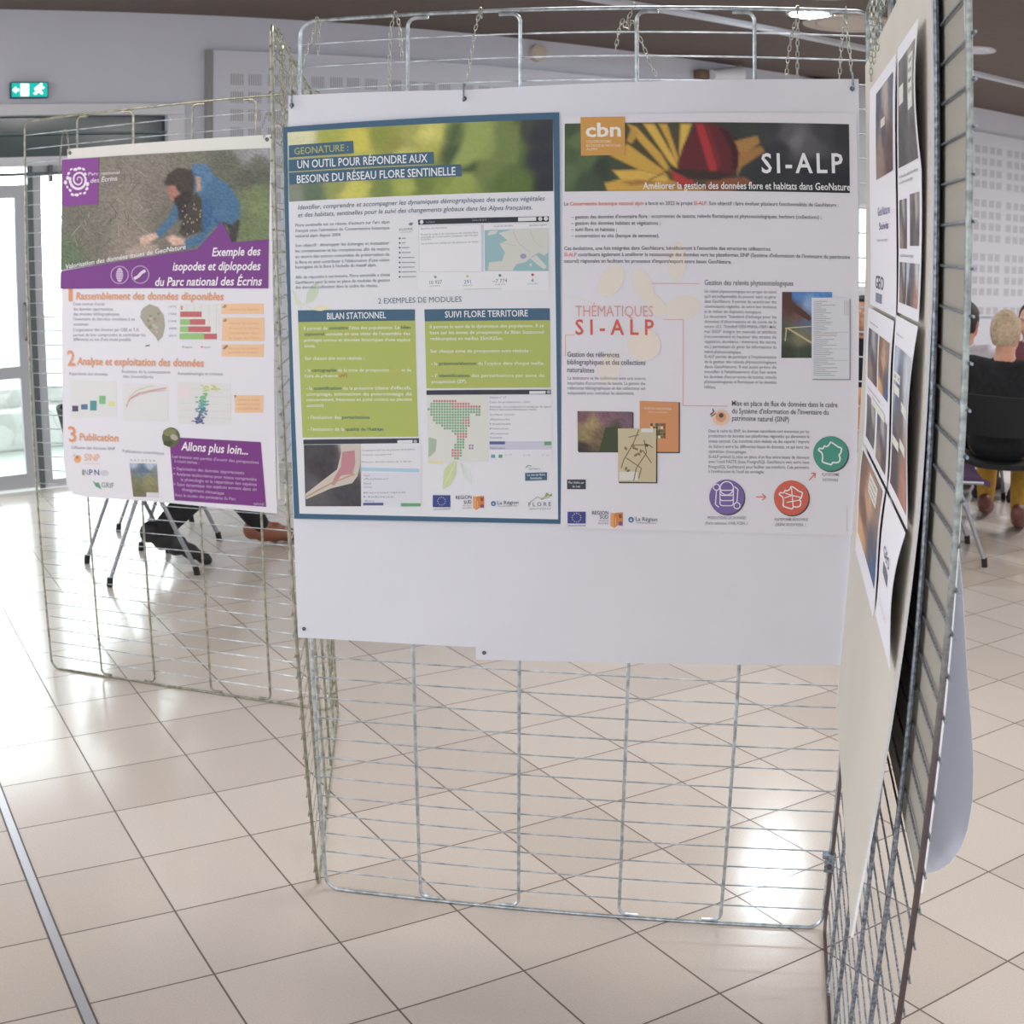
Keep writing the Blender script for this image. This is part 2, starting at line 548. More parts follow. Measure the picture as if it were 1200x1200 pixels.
bm = bmesh.new(); add_box(bm, (BAY0, 0.02, 2.14), (BAY1, 0.10, 2.20)); obj('window_frame', bm, M['trim'], tr)

# far window behind the poster panels
wv = thing('window_4', 'bright far window behind the poster panels', 'window', wf(0, 0, 0), WALL_A)
wv['kind'] = 'structure'
bm = bmesh.new(); frame_rect(bm, WX0, WX1, WZ0, WZ1, 0.05, 0.04, 0.11)
add_box(bm, ((WX0 + WX1) / 2 - 0.02, 0.04, WZ0 + 0.05), ((WX0 + WX1) / 2 + 0.02, 0.11, WZ1 - 0.05))
obj('window_frame', bm, M['trim'], wv)
bm = bmesh.new(); add_box(bm, (WX0 + 0.05, 0.07, WZ0 + 0.05), (WX1 - 0.05, 0.076, WZ1 - 0.05)); obj('pane', bm, M['glass'], wv)

# outside the glazed bay: paving, a low kerb and a pale building
bm = bmesh.new(); add_box(bm, (-14, 0.25, -0.12), (18, 26, -0.02))
o = struct('ground', bm, M['ground']); o.matrix_world = WM
bm = bmesh.new(); add_box(bm, (-9, 1.9, -0.02), (4, 2.25, 0.30), bevel=0.02); add_box(bm, (-9, 2.25, -0.02), (4, 2.6, 0.45), bevel=0.02)
o = struct('kerb', bm, M['kerb']); o.matrix_world = WM
bld = thing('far_building', 'pale turquoise building seen through the entrance door glass', 'building', wf(-3.6, -12, 0), WALL_A)
bm = bmesh.new(); add_box(bm, (-3.4, 0, 0), (2.6, 3, 2.6)); obj('facade', bm, M['facade'], bld, smooth=False)
bm = bmesh.new(); add_box(bm, (-3.6, -0.2, 2.6), (2.8, 3.2, 2.75)); obj('roof', bm, M['kerb'], bld, smooth=False)
for k in range(3):
    bm = bmesh.new(); add_box(bm, (-2.6 + k * 1.7, -0.03, 0.9), (-1.7 + k * 1.7, 0.02, 2.0)); obj('building_window', bm, M['transom'], bld, smooth=False)

# ceiling trunking, lamps, speakers
bm = bmesh.new()
p0, p1 = V((-2.5, 2.93, CEIL)), V((7.0, 12.15, CEIL))
dirr = (p1 - p0).normalized(); side = V((-dirr.y, dirr.x, 0))
vsl = []
for p in (p0, p1):
    for sx, z in ((-.025, -.001), (.025, -.001), (.025, -.03), (.012, -.045), (-.012, -.045), (-.025, -.03)):
        vsl.append(bm.verts.new(p + side * sx + V((0, 0, z))))
for k in range(6):
    bm.faces.new((vsl[k], vsl[(k + 1) % 6], vsl[6 + (k + 1) % 6], vsl[6 + k]))
bm.faces.new(vsl[:6]); bm.faces.new(vsl[6:])
tag(obj('ceiling_rail', bm, M['rail'], smooth=False), 'pale grey rail running across the brown ceiling', 'rail')

def downlight(x, y, lit, label, r=0.135):
    t = thing('ceiling_downlight', label, 'ceiling light', (x, y, CEIL), 0, 'round downlights in the ceiling')
    bm = bmesh.new(); add_lathe(bm, [(r + .025, -0.001), (r + .022, -0.014), (r, -0.016), (r - .004, -0.004)])
    obj('rim', bm, M['lamp_rim'], t)
    bm = bmesh.new(); add_lathe(bm, [(0, -0.022), (r * .6, -0.021), (r - .006, -0.017), (r - .003, -0.003), (0, -0.003)])
    obj('diffuser', bm, M['lamp_on'] if lit else M['lamp_off'], t)
    return t
downlight(1.42, 5.92, True, 'brightly lit round downlight in the brown ceiling above the butterfly poster')
downlight(2.80, 7.14, False, 'unlit silvery downlight in the ceiling just right of the side panel')
def speaker(x, y, label, r=0.33):
    t = thing('ceiling_speaker', label, 'speaker', (x, y, CEIL), 0, 'round speaker covers in the ceiling')
    bm = bmesh.new(); add_lathe(bm, [(r, -0.001), (r, -0.018), (r - .05, -0.024), (r - .09, -0.012), (r - .09, -0.001)])
    obj('rim', bm, M['speaker_ring'], t)
    bm = bmesh.new(); add_lathe(bm, [(0, -0.016), (r - .10, -0.016), (r - .092, -0.004), (0, -0.004)])
    obj('cover', bm, M['speaker'], t)
speaker(1.72, 6.22, 'large cream round speaker cover in the ceiling beside the lit downlight')
speaker(1.50, 5.22, 'cream speaker cover at the top edge above the chain bundle', 0.17)
LAMPS = [(3.35, 7.3), (3.0, 9.6), (0.2, 6.0), (-1.9, 3.4), (4.6, 10.4), (2.5, 12.0), (0.6, 3.2), (3.2, 3.2), (-0.9, 1.4), (2.2, 0.6), (0.9, -1.6), (4.6, 5.4)]
OFFVIEW = LAMPS
for (x, y) in LAMPS[:0]:
    downlight(x, y, True, '')

# things fixed high on the wall under the ceiling
sp = thing('wall_spotlight', 'small white spotlight fixed high on the wall under the ceiling', 'spotlight', wf(5.82, 0, 3.03), WALL_A)
bm = bmesh.new(); add_box(bm, (-0.06, -0.10, -0.03), (0.06, -0.001, 0.05), bevel=0.01); obj('bracket', bm, M['brown_box'], sp)
bm = bmesh.new(); add_lathe(bm, [(0, 0), (0.05, 0.0), (0.06, 0.20), (0.07, 0.34), (0, 0.33)], 20, Matrix.Translation((0.04, -0.13, 0)) @ Matrix.Rotation(PI / 2 - .15, 4, 'Y')); obj('lamp_body', bm, M['spot_white'], sp)
bm = bmesh.new(); add_box(bm, (-0.16, -0.12, -0.05), (0.16, -0.001, 0.06), bevel=0.02)
o = tag(obj('wall_sensor', bm, M['brown_box']), 'small brown box on the wall under the ceiling near the chains', 'box'); o.matrix_world = Matrix.Translation(wf(7.3, 0, 3.09)) @ Matrix.Rotation(WALL_A, 4, 'Z')
bm = bmesh.new(); add_lathe(bm, [(0, 0), (0.07, 0), (0.07, 0.05), (0, 0.06)], 20, Matrix.Rotation(PI / 2, 4, 'X'))
o = tag(obj('smoke_detector', bm, M['speaker']), 'small round beige detector on the wall behind the top of the middle panel', 'detector'); o.matrix_world = Matrix.Translation(wf(4.15, 0, 3.06)) @ Matrix.Rotation(WALL_A, 4, 'Z')

# exit sign over the door
ex = thing('exit_sign', 'lit green emergency exit sign on the wall above the entrance door', 'sign', wf(0.235, 0, 2.58), WALL_A)
bm = bmesh.new(); add_box(bm, (-0.125, -0.05, 0), (0.125, -0.001, 0.105), bevel=0.005); obj('housing', bm, M['sign_box'], ex)
bm = bmesh.new(); add_box(bm, (-0.118, -0.053, 0.007), (0.118, -0.0495, 0.098)); obj('sign_face', bm, M['green_sign'], ex, smooth=False)
bm = bmesh.new()
def flat(bm, pts, y, th=0.002):
    a = [bm.verts.new((x, y, z)) for x, z in pts]; b = [bm.verts.new((x, y + th, z)) for x, z in pts]
    bm.faces.new(a); bm.faces.new(list(reversed(b)))
    for i in range(len(pts)):
        bm.faces.new((a[i], a[i - 1], b[i - 1], b[i]))
flat(bm, [(-0.115, 0.052), (-0.09, 0.074), (-0.09, 0.060), (-0.072, 0.060), (-0.072, 0.044), (-0.09, 0.044), (-0.09, 0.030)], -0.055)
flat(bm, [(-0.06, 0.012), (-0.006, 0.012), (-0.006, 0.092), (-0.06, 0.092)], -0.055)
flat(bm, [(0.03, 0.060), (0.055, 0.082), (0.075, 0.080), (0.098, 0.070), (0.092, 0.058), (0.078, 0.062), (0.075, 0.046), (0.09, 0.030), (0.078, 0.022), (0.06, 0.038), (0.04, 0.020), (0.022, 0.028), (0.034, 0.036), (0.048, 0.056), (0.036, 0.050)], -0.055)
for k in range(14):
    pass
flat(bm, [(0.075 + 0.010 * math.cos(2 * PI * k / 12), 0.089 + 0.008 * math.sin(2 * PI * k / 12)) for k in range(12)], -0.055)
obj('pictogram', bm, M['sign_white'], ex, smooth=False)
# ---------------------------------------------------------------- wire exhibition panels
PITCH = 0.0507
PW, PH = 1.2, PITCH * 40
def frame_path(r=0.032):
    zl, zh = 0.0042, PH + 0.0042
    pts = []
    X, Z = V((1, 0, 0)), V((0, 0, 1))
    pts += arc((PW - r, 0, zl + r), r, -PI / 2, 0, 6, X, Z)
    pts += arc((PW - r, 0, zh - r), r, 0, PI / 2, 6, X, Z)
    pts += arc((r, 0, zh - r), r, PI / 2, PI, 6, X, Z)
    pts += arc((r, 0, zl + r), r, PI, 1.5 * PI, 6, X, Z)
    return pts
def upright_path(u, s):
    r = 0.018
    z0, z1 = 0.0122, PH - 0.0038
    X, Z = V((s, 0, 0)), V((0, 0, 1))
    p = [V((u + s * 0.045, 0, z0))] + arc((u + s * r, 0, z0 + r), r, 1.5 * PI, PI, 5, X, Z)
    p += arc((u + s * r, 0, z1 - r), r, PI, PI / 2, 5, X, Z) + [V((u + s * 0.045, 0, z1))]
    return p
def mesh_panel(label, loc, ang, mf, mu, mw, lean=0.0):
    t = thing('wire_display_panel', label, 'display panel', loc, ang, 'wire mesh exhibition panels')
    t.rotation_euler = (-lean, 0, ang)
    bm = bmesh.new(); add_tube(bm, frame_path(), 0.0042, 10, closed=True)
    obj('frame', bm, mf, t)
    for k in range(1, 5):
        bm = bmesh.new(); add_tube(bm, upright_path(PW / 5 * k, 1 if k % 2 else -1), 0.0041, 8)
        obj('upright', bm, mu, t)
    bm = bmesh.new(); add_tube(bm, [(-0.009, 0.006, 0), (0.0, 0.0062, 0), (0.3, 0.0062, 0), (0.6, 0.0060, 0.0006), (0.9, 0.0062, 0), (PW, 0.0062, 0), (PW + 0.009, 0.006, 0)], 0.0019, 6)
    w0 = obj('cross_wire', bm, mw, t)
    w0.location = (0, 0, PITCH)
    for k in range(2, 40):
        w = w0.copy(); COL.objects.link(w); w.location = (0, 0, PITCH * k + 0.0042)
    return t
mid_panel = mesh_panel('wire mesh panel in the middle, carrying the two big posters', (-0.004, 0, 0), 0, M['zinc'], M['zinc'], M['zinc_wire'])
left_panel = mesh_panel('wire mesh panel at the left, carrying the purple poster', (-1.5505, 1.301, 0), -0.1201, M['zinc_old'], M['zinc_old'], M['zinc_wire'], 0.01)
side_panel = mesh_panel('wire mesh panel seen nearly edge on, between left and middle panels', (-0.026, 0.0, 0), 1.8382, M['zinc_old'], M['zinc_old'], M['zinc_old'], 0.021)
right_panel = mesh_panel('wire mesh panel coming towards the camera at the right', (1.203, -0.008, 0), -PI / 2 - 0.0167, M['rod_brown_below'], M['zinc_blue'], M['zinc_blue'], -0.009)

# bracket clipping the middle panel to the right one
t = thing('panel_clamp', 'small zinc clamp joining the middle panel to the right panel near the floor', 'clamp', (1.192, -0.006, 0.196))
bm = bmesh.new(); add_box(bm, (-0.014, -0.009, 0.0), (0.016, 0.009, 0.012), bevel=0.002); add_box(bm, (-0.008, -0.0085, -0.034), (0.016, -0.005, 0.0), bevel=0.001); obj('plate', bm, M['zinc_blue'], t)
bm = bmesh.new(); add_lathe(bm, [(0, 0), (0.006, 0), (0.006, 0.006), (0, 0.006)], 6, Matrix.Translation((0.004, -0.0085, -0.018)) @ Matrix.Rotation(PI / 2, 4, 'X')); obj('bolt', bm, M['rod_brown'], t)
t = thing('panel_clamp', 'small zinc clamp joining the left panel to the side panel near the floor', 'clamp', (-0.358, 1.152, 0.056))
bm = bmesh.new(); add_box(bm, (-0.014, -0.009, 0.0), (0.016, 0.009, 0.012), bevel=0.002); add_box(bm, (-0.008, -0.0085, -0.034), (0.016, -0.005, 0.0), bevel=0.001); obj('plate', bm, M['zinc_old'], t)

# ---------------------------------------------------------------- chains
def chain(label, pts, hook=None, group='thin chains on the panel tops', m='chain'):
    pts = [V(p) for p in pts]
    o0 = pts[0]
    P = []
    for a, b in zip(pts[:-1], pts[1:]):
        L = (b - a).length; n = max(1, int(L / 0.002))
        P += [a + (b - a) * k / n for k in range(n)]
    P.append(pts[-1])
    bm = bmesh.new()
    acc, j, last = 0.0, 0, P[0]
    for i in range(1, len(P)):
        acc += (P[i] - P[i - 1]).length
        if acc >= 0.0105 or i == len(P) - 1:
            a, b = last, P[i]
            d = (b - a)
            if d.length > 0.006:
                d.normalize(); c = (a + b) / 2 - o0
                s = d.orthogonal().normalized(); n2 = d.cross(s)
                ang = (PI / 2) * (j % 2) + 0.5
                s, n2 = s * math.cos(ang) + n2 * math.sin(ang), n2 * math.cos(ang) - s * math.sin(ang)
                hl, hw = 0.0040, 0.0030
                ring = [c + d * hl + (d * math.sin(q) + s * math.cos(q)) * hw for q in (0, PI / 4, PI / 2, PI * 3 / 4, PI)] + [c - d * hl + (d * math.sin(q) + s * math.cos(q)) * hw for q in (PI, PI * 1.25, PI * 1.5, PI * 1.75, 2 * PI)]
                add_tube(bm, ring, 0.0010, 5, closed=True)
                j += 1
            last = P[i]; acc = 0.0
    t = obj('chain', bm, M[m])
    t.location = o0
    tag(t, label, 'chain', group)
    if hook:
        bm = bmesh.new()
        h = V(hook) - o0
        add_tube(bm, [h + V(p) for p in ((0, 0.012, 0.032), (0, 0.002, 0.038), (0.001, -0.006, 0.03), (0.001, -0.007, 0.008), (0, -0.004, -0.002), (0, 0.004, 0.004))], 0.0022, 6)
        obj('hook', bm, M['zinc_blue'], t)
    return t
def loop(x, y, zt, s=1):
    return [(x, y - 0.008 * s, zt - 0.012), (x, y - 0.005 * s, zt + 0.008), (x, y + 0.006 * s, zt + 0.008)]
ZT = PH + 0.006
chain('chain looped over the top rod at the left end of the middle panel', [(0.033, 0.012, 1.958), (0.036, 0.010, ZT), (0.036, -0.007, ZT + .004), (0.036, -0.009, ZT - .01), (0.022, -0.008, 1.985), (0.011, -0.008, 1.957), (-0.002, -0.009, 1.915), (-0.010, -0.010, 1.888)], (-0.018, -0.0115, 1.842))
chain('chain hanging from the top rod just left of the first upright of the middle panel', [(0.222, 0.012, 1.93), (0.216, 0.012, 2.0), (0.210, 0.011, ZT), (0.210, -0.006, ZT + .006), (0.206, -0.009, 2.02), (0.201, -0.008, 2.002), (0.199, -0.008, 1.94), (0.199, -0.007, 1.868)])
chain('slanting chain from the top rod down to the hook at the board seam', [(0.392, 0.010, ZT - .015), (0.392, 0.004, ZT + .007), (0.391, -0.008, ZT - .008), (0.383, -0.008, 1.993), (0.372, -0.008, 1.92), (0.366, -0.010, 1.880)], (0.360, -0.0145, 1.84))
chain('knotted chain with a long dangling end beside the third upright', [(0.712, -0.006, ZT + .006), (0.706, -0.010, 2.02), (0.690, -0.012, 1.99), (0.706, -0.016, 1.985), (0.700, -0.012, 2.002), (0.714, -0.016, 1.998), (0.716, -0.012, 1.985), (0.728, -0.010, 1.957), (0.742, -0.009, 1.92), (0.756, -0.009, 1.888)])
chain('short chain end hanging from the knot beside the third upright', [(0.690, -0.012, 2.006), (0.682, -0.011, 1.99), (0.677, -0.010, 1.96), (0.673, -0.010, 1.937)])
chain('double chain hanging below the lit downlight on the middle panel', [(1.019, -0.009, 1.882), (1.024, -0.008, 1.935), (1.034, -0.008, 1.99), (1.042, -0.008, ZT - .02), (1.044, -0.004, ZT + .007), (1.045, 0.010, ZT - .01), (1.044, 0.012, 1.97), (1.043, 0.011, 1.886)])
chain('double chain at the right end of the middle panel, ending in a hook', [(1.129, 0.012, 1.89), (1.134, 0.012, 1.96), (1.140, 0.010, ZT - .01), (1.142, 0.002, ZT + .007), (1.142, -0.008, ZT - .02), (1.146, -0.008, 1.97), (1.151, -0.008, 1.93), (1.151, -0.010, 1.905)], (1.153, -0.0155, 1.866))
for i, (y, z1, lab) in enumerate([(-0.20, 1.91, 'chain of the bundle on the right panel, farthest from the camera'), (-0.26, 1.93, 'second chain of the bundle on the right panel'), (-0.32, 1.95, 'third chain of the bundle on the right panel'), (-0.38, 1.96, 'chain of the bundle on the right panel, next to the board edge'),
                                   (-0.44, 1.98, 'chain hanging close above the board on the right panel')]):
    x = 1.203 + 0.0167 * y - 0.0185
    chain(lab, [(x + 0.010, y, 1.99), (x + 0.006, y, ZT + .004), (x - 0.006, y, ZT + .006), (x - 0.008, y - .004, 2.01), (x - 0.010, y + .006, z1 + .04), (x - 0.010, y - .004, z1 - .03 - .02 * (i < 3))], group='chain bundle on the right panel')
sd = V((math.cos(1.8382), math.sin(1.8382), 0)); sn = V((math.sin(1.8382), -math.cos(1.8382), 0))
def spt(u, n, z): return V((-0.026, 0, 0)) + sd * u + sn * (n - 0.021 * z) + V((0, 0, z))
for u, z1, lab in [(0.10, 1.72, 'chain hanging on the side panel nearest to the camera'), (0.17, 1.68, 'second chain hanging on the side panel'), (0.36, 1.75, 'third chain hanging on the side panel, behind the middle panel corner'), (0.62, 1.80, 'chain hanging far back on the side panel')]:
    chain(lab, [spt(u, -0.012, 1.96), spt(u, -0.006, ZT + .006), spt(u, 0.006, ZT + .006), spt(u + .01, 0.009, 1.99), spt(u - .012, 0.010, 1.92), spt(u + .01, 0.010, 1.85), spt(u, 0.010, z1)], group='chains on the side panel', m='zinc_old')
ld = V((math.cos(-0.1201), math.sin(-0.1201), 0)); ln = V((math.sin(-0.1201), -math.cos(-0.1201), 0))
def lpt(u, n, z): return V((-1.5505, 1.301, 0)) + ld * u + ln * n + V((0, 0, z))
chain('chain hooked at the left end of the left panel above the purple poster', [lpt(0.175, .008, 1.74), lpt(0.182, .009, 1.86), lpt(0.196, .010, 1.965), lpt(0.206, .009, 1.985), lpt(0.218, .010, 1.965), lpt(0.226, .010, 1.905)], None, 'chains on the left panel', 'zinc_old')
chain('chain hooked at the right end of the left panel above the purple poster', [lpt(1.06, .009, 1.90), lpt(1.05, .010, 1.95), lpt(1.02, .009, 1.975), lpt(1.00, .010, 1.93), lpt(1.01, .010, 1.89)], None, 'chains on the left panel', 'zinc_old')

# ---------------------------------------------------------------- boards
def quad_board(name, label, P, thick, m, nrm, dots=(), group='white backing boards', edge=None):
    """a thin board from its four corners (top left, top right, bottom right, bottom left), gently uneven"""
    P = [V(p) for p in P]
    n = V(nrm).normalized()
    o = P[3].copy()
    bm = bmesh.new()
    NX, NY = 14, 18
    def at(i, j):
        u, v = i / NX, j / NY
        a = P[0].lerp(P[1], u); b = P[3].lerp(P[2], u)
        return a.lerp(b, v) - o + n * (0.0006 * math.sin(u * 7 + v * 3))
    F = [[bm.verts.new(at(i, j)) for j in range(NY + 1)] for i in range(NX + 1)]
    Bk = [[bm.verts.new(at(i, j) - n * thick) for j in range(NY + 1)] for i in range(NX + 1)]
    for i in range(NX):
        for j in range(NY):
            bm.faces.new((F[i][j], F[i + 1][j], F[i + 1][j + 1], F[i][j + 1]))
            bm.faces.new((Bk[i][j], Bk[i][j + 1], Bk[i + 1][j + 1], Bk[i + 1][j]))
    for i in range(NX):
        bm.faces.new((F[i][0], Bk[i][0], Bk[i + 1][0], F[i + 1][0])); bm.faces.new((F[i][NY], F[i + 1][NY], Bk[i + 1][NY], Bk[i][NY]))
    for j in range(NY):
        bm.faces.new((F[0][j], F[0][j + 1], Bk[0][j + 1], Bk[0][j])); bm.faces.new((F[NX][j], Bk[NX][j], Bk[NX][j + 1], F[NX][j + 1]))
    b = obj(name, bm, m)
    b.location = o
    tag(b, label, 'board', group)
    for (p, r) in dots:
        bm = bmesh.new()
        rot = n.to_track_quat('Z', 'Y').to_matrix().to_4x4()
        add_lathe(bm, [(r * .35, 0.0005), (r * .5, 0.0022), (r, 0.0020), (r * 1.1, 0.0003)], 14, Matrix.Translation(V(p) - o) @ rot)
        obj('eyelet', bm, M['eyelet'], b)
    return b
quad_board('backing_board', 'white backing board behind the blue framed poster', [(-0.026, -.0125, 1.868), (0.44, -.0125, 1.861), (0.44, -.0125, 0.668), (-0.031, -.0125, 0.662)], 0.003, M['board_cool'], (0, -1, 0), [((-0.018, -.013, 1.846), .0045), ((-0.016, -.013, 0.684), .004)])
quad_board('backing_board', 'white backing board behind the butterfly poster', [(0.357, -.0160, 1.861), (1.166, -.0160, 1.889), (1.180, -.0160, 0.668), (0.383, -.0160, 0.640)], 0.003, M['board_cool'], (0, -1, 0), [((0.362, -.0165, 1.843), .0045), ((1.153, -.0165, 1.869), .0045), ((0.401, -.0165, 0.657), .004)])
quad_board('backing_board', 'cream backing board behind the purple poster', [lpt(0.217, .009, 1.912), lpt(1.03, .009, 1.90), lpt(1.04, .009, 0.72), lpt(0.22, .009, 0.74)], 0.003, M['board'], ln, [(lpt(0.229, .0095, 1.897), .006), (lpt(1.018, .0095, 1.885), .006)])
# small paper tab clipped at the right end of the left board
bm = bmesh.new()
def slab(bm, pts, n, th):
    a = [bm.verts.new(V(p)) for p in pts]; b = [bm.verts.new(V(p) - V(n) * th) for p in pts]
    bm.faces.new(a); bm.faces.new(list(reversed(b)))
    for i in range(len(pts)):
        bm.faces.new((a[i], a[i - 1], b[i - 1], b[i]))

# the leaning board on the right panel and its printed sheets
NEAR = [(0.6, 1.1335), (0.75, 1.1425), (0.88, 1.15), (1.05, 1.158), (1.21, 1.164), (1.48, 1.1655), (1.7, 1.1645), (1.95, 1.162), (2.4, 1.158)]
FAR = [(0.553, 1.172), (0.67, 1.173), (1.0, 1.177), (1.32, 1.1825), (1.61, 1.181), (1.93, 1.178), (2.4, 1.174)]
def interp(T, z):
    if z <= T[0][0]: return T[0][1]
    for (a, va), (b, vb) in zip(T[:-1], T[1:]):
        if z <= b: return va + (vb - va) * (z - a) / (b - a)
    return T[-1][1]
def bx(y, z):
    k = max(0.0, min(1.0, (-0.03 - y) / 0.96))
    return interp(FAR, z) * (1 - k) + interp(NEAR, z) * k
def grid_sheet(name, m, fn, NU, NV, thick, nrm, edge_m=None):
    """thin sheet from a surface function fn(u, v); thickness along nrm (towards the back)"""
    o = fn(0.5, 1.0)
    n = V(nrm)
    bm = bmesh.new()
    F = [[bm.verts.new(fn(i / NU, j / NV) - o) for j in range(NV + 1)] for i in range(NU + 1)]
    K = [[bm.verts.new(fn(i / NU, j / NV) - o + n * thick) for j in range(NV + 1)] for i in range(NU + 1)]
    ef = []
    for i in range(NU):
        for j in range(NV):
            bm.faces.new((F[i][j], F[i + 1][j], F[i + 1][j + 1], F[i][j + 1]))
            bm.faces.new((K[i][j], K[i][j + 1], K[i + 1][j + 1], K[i + 1][j]))
    for i in range(NU):
        ef += [bm.faces.new((F[i][0], K[i][0], K[i + 1][0], F[i + 1][0])), bm.faces.new((F[i][NV], F[i + 1][NV], K[i + 1][NV], K[i][NV]))]
    for j in range(NV):
        ef += [bm.faces.new((F[0][j], F[0][j + 1], K[0][j + 1], K[0][j])), bm.faces.new((F[NU][j], K[NU][j], K[NU][j + 1], F[NU][j + 1]))]
    if edge_m is not None:
        for f in ef: f.material_index = 1
    ob = obj(name, bm, [m, edge_m] if edge_m is not None else m)
    ob.location = o
    return ob
BTOP = 1.915
def inner(u, v):
    y = -0.03 - 0.938 * u
    z = BTOP + 0.03 * u + (0.575 - BTOP - 0.03 * u) * v
    return V((bx(y, z), y, z))
b = grid_sheet('backing_board', M['board_beige'], inner, 12, 24, 0.004, (1, 0, 0), M['board_edge'])
tag(b, 'tall beige board leaning off the right panel behind the printed sheets', 'board', 'boards on the right panel')
def outer(u, v):
    z = 2.15 + (0.765 - 2.15) * v
    y = -0.30 - (0.80 + 0.065 * min(1.0, v * 1.25)) * u
    return V((1.2135 + 0.0167 * y - 0.009 * z, y, z))
b = grid_sheet('backing_board', M['board_grey'], outer, 6, 12, 0.004, (1, 0, 0), M['board_edge'])
tag(b, 'board on the far side of the right panel, its grey back showing through the wires', 'board', 'boards on the right panel')
PROF = [(2.05, 1.190), (1.6, 1.193), (1.35, 1.200), (1.2, 1.214), (1.105, 1.231), (1.01, 1.246), (0.916, 1.264), (0.86, 1.274), (0.81, 1.279), (0.765, 1.278), (0.735, 1.271), (0.714, 1.260), (0.700, 1.243), (0.697, 1.228)]
def lobe(u, v):
    t = v * (len(PROF) - 1); i = min(int(t), len(PROF) - 2); f = t - i
    z = PROF[i][0] + (PROF[i + 1][0] - PROF[i][0]) * f; x = PROF[i][1] + (PROF[i + 1][1] - PROF[i][1]) * f
    return V((x + 0.004 * math.sin(u * 5), -0.34 - 0.66 * u, z - 0.01 * math.sin(u * 4)))
b = grid_sheet('paper_sheet', M['paper_blue'], lobe, 10, 44, 0.001, (1, 0, 0))
tag(b, 'bluish white sheet curling at its lower end, behind the right panel', 'sheet')

# ---------------------------------------------------------------- printing
INK = 'ink'
class Ink:
    """collects coloured flat shapes of one printed part"""
    def __init__(self): self.v, self.f, self.c = [], [], []
    def poly(self, pts, col):
        b0 = len(self.v)
        self.v += pts; self.c += [col] * len(pts)
        self.f.append(tuple(range(b0, b0 + len(pts))))
    def mesh(self, vs, fs, col):
        b0 = len(self.v)
        self.v += vs; self.c += [col] * len(vs)
        self.f += [tuple(i + b0 for i in f) for f in fs]
    def build(self, name, parent, m):
        me = bpy.data.meshes.new(name)
        me.from_pydata([tuple(p) for p in self.v], [], self.f)
        at = me.attributes.new(INK, 'FLOAT_COLOR', 'POINT')
        flat_c = []
        for c in self.c: flat_c += list(c)
        at.data.foreach_set('color', flat_c)
        me.materials.append(m)
        o = bpy.data.objects.new(name, me)
        COL.objects.link(o)
        o.parent = parent
        return o
_tc = {}
def text_mesh(s, bold):
    k = (s, bold)
    if k not in _tc:
        cu = bpy.data.curves.new('lettering', 'FONT')
        cu.body = s.lstrip("^"); cu.space_character = 1.0 + 0.28 * (len(s) - len(cu.body)); cu.size = 1.0; cu.resolution_u = 2; cu.fill_mode = 'FRONT'
        cu.offset = 0.012 * bold
        ob = bpy.data.objects.new('lettering', cu)
        me = bpy.data.meshes.new_from_object(ob)
        vs = [(v.co.x, v.co.y) for v in me.vertices]
        fs = [tuple(p.vertices) for p in me.polygons]
        bpy.data.objects.remove(ob); bpy.data.curves.remove(cu); bpy.data.meshes.remove(me)
        _tc[k] = (vs, fs)
    return _tc[k]
def extent(s, bold=0):
    vs, _ = text_mesh(s, bold)
    return (min(v[0] for v in vs), max(v[0] for v in vs)) if vs else (0, 0)
CAPH = max(v[1] for v in text_mesh('H', 0)[0])
def put_text(ink, s, x0, y0, x1, y1, cap, col, z, bold, it, pal, place):
    runs = [(s, col)] if isinstance(s, str) else [(a, pal[c]) for a, c in s]
    full = ''.join(a for a, _ in runs)
    lo, hi = extent(full, bold)
    L = math.hypot(x1 - x0, y1 - y0)
    ex, ey = (x1 - x0) / L, (y1 - y0) / L
    sx, sy = L / (hi - lo), cap / CAPH
    pre = ''
    bar = extent('|')[1]
    for a, c in runs:
        off = (extent(pre + '|')[1] - bar) if pre else 0.0
        vs, fs = text_mesh(a, bold)
        out = []
        for (x, y) in vs:
            X = (x + off - lo) * sx + (0.2 * y * sy if it else 0); Y = y * sy
            out.append(place(x0 + ex * X - ey * Y, y0 + ey * X + ex * Y, z))
        ink.mesh(out, fs, c)
        pre += a
def rnd(i, j, k=0):
    h = math.sin(i * 127.1 + j * 311.7 + k * 74.7) * 43758.5453
    return h - math.floor(h)
def poly_alpha(px, py, P, soft):
    """soft-edged coverage of a polygon at a point"""
    ins, best, n = False, 1e9, len(P) // 2
    for k in range(n):
        x0, y0, x1, y1 = P[2 * k - 2], P[2 * k - 1], P[2 * k], P[2 * k + 1]
        if (y0 > py) != (y1 > py) and px < (x1 - x0) * (py - y0) / (y1 - y0) + x0: ins = not ins
        dx, dy = x1 - x0, y1 - y0
        q = max(0.0, min(1.0, ((px - x0) * dx + (py - y0) * dy) / (dx * dx + dy * dy + 1e-9)))
        best = min(best, math.hypot(px - x0 - q * dx, py - y0 - q * dy))
    a = 0.5 + (best if ins else -best) / (2 * soft)
    a = max(0.0, min(1.0, a))
    return a * a * (3 - 2 * a)
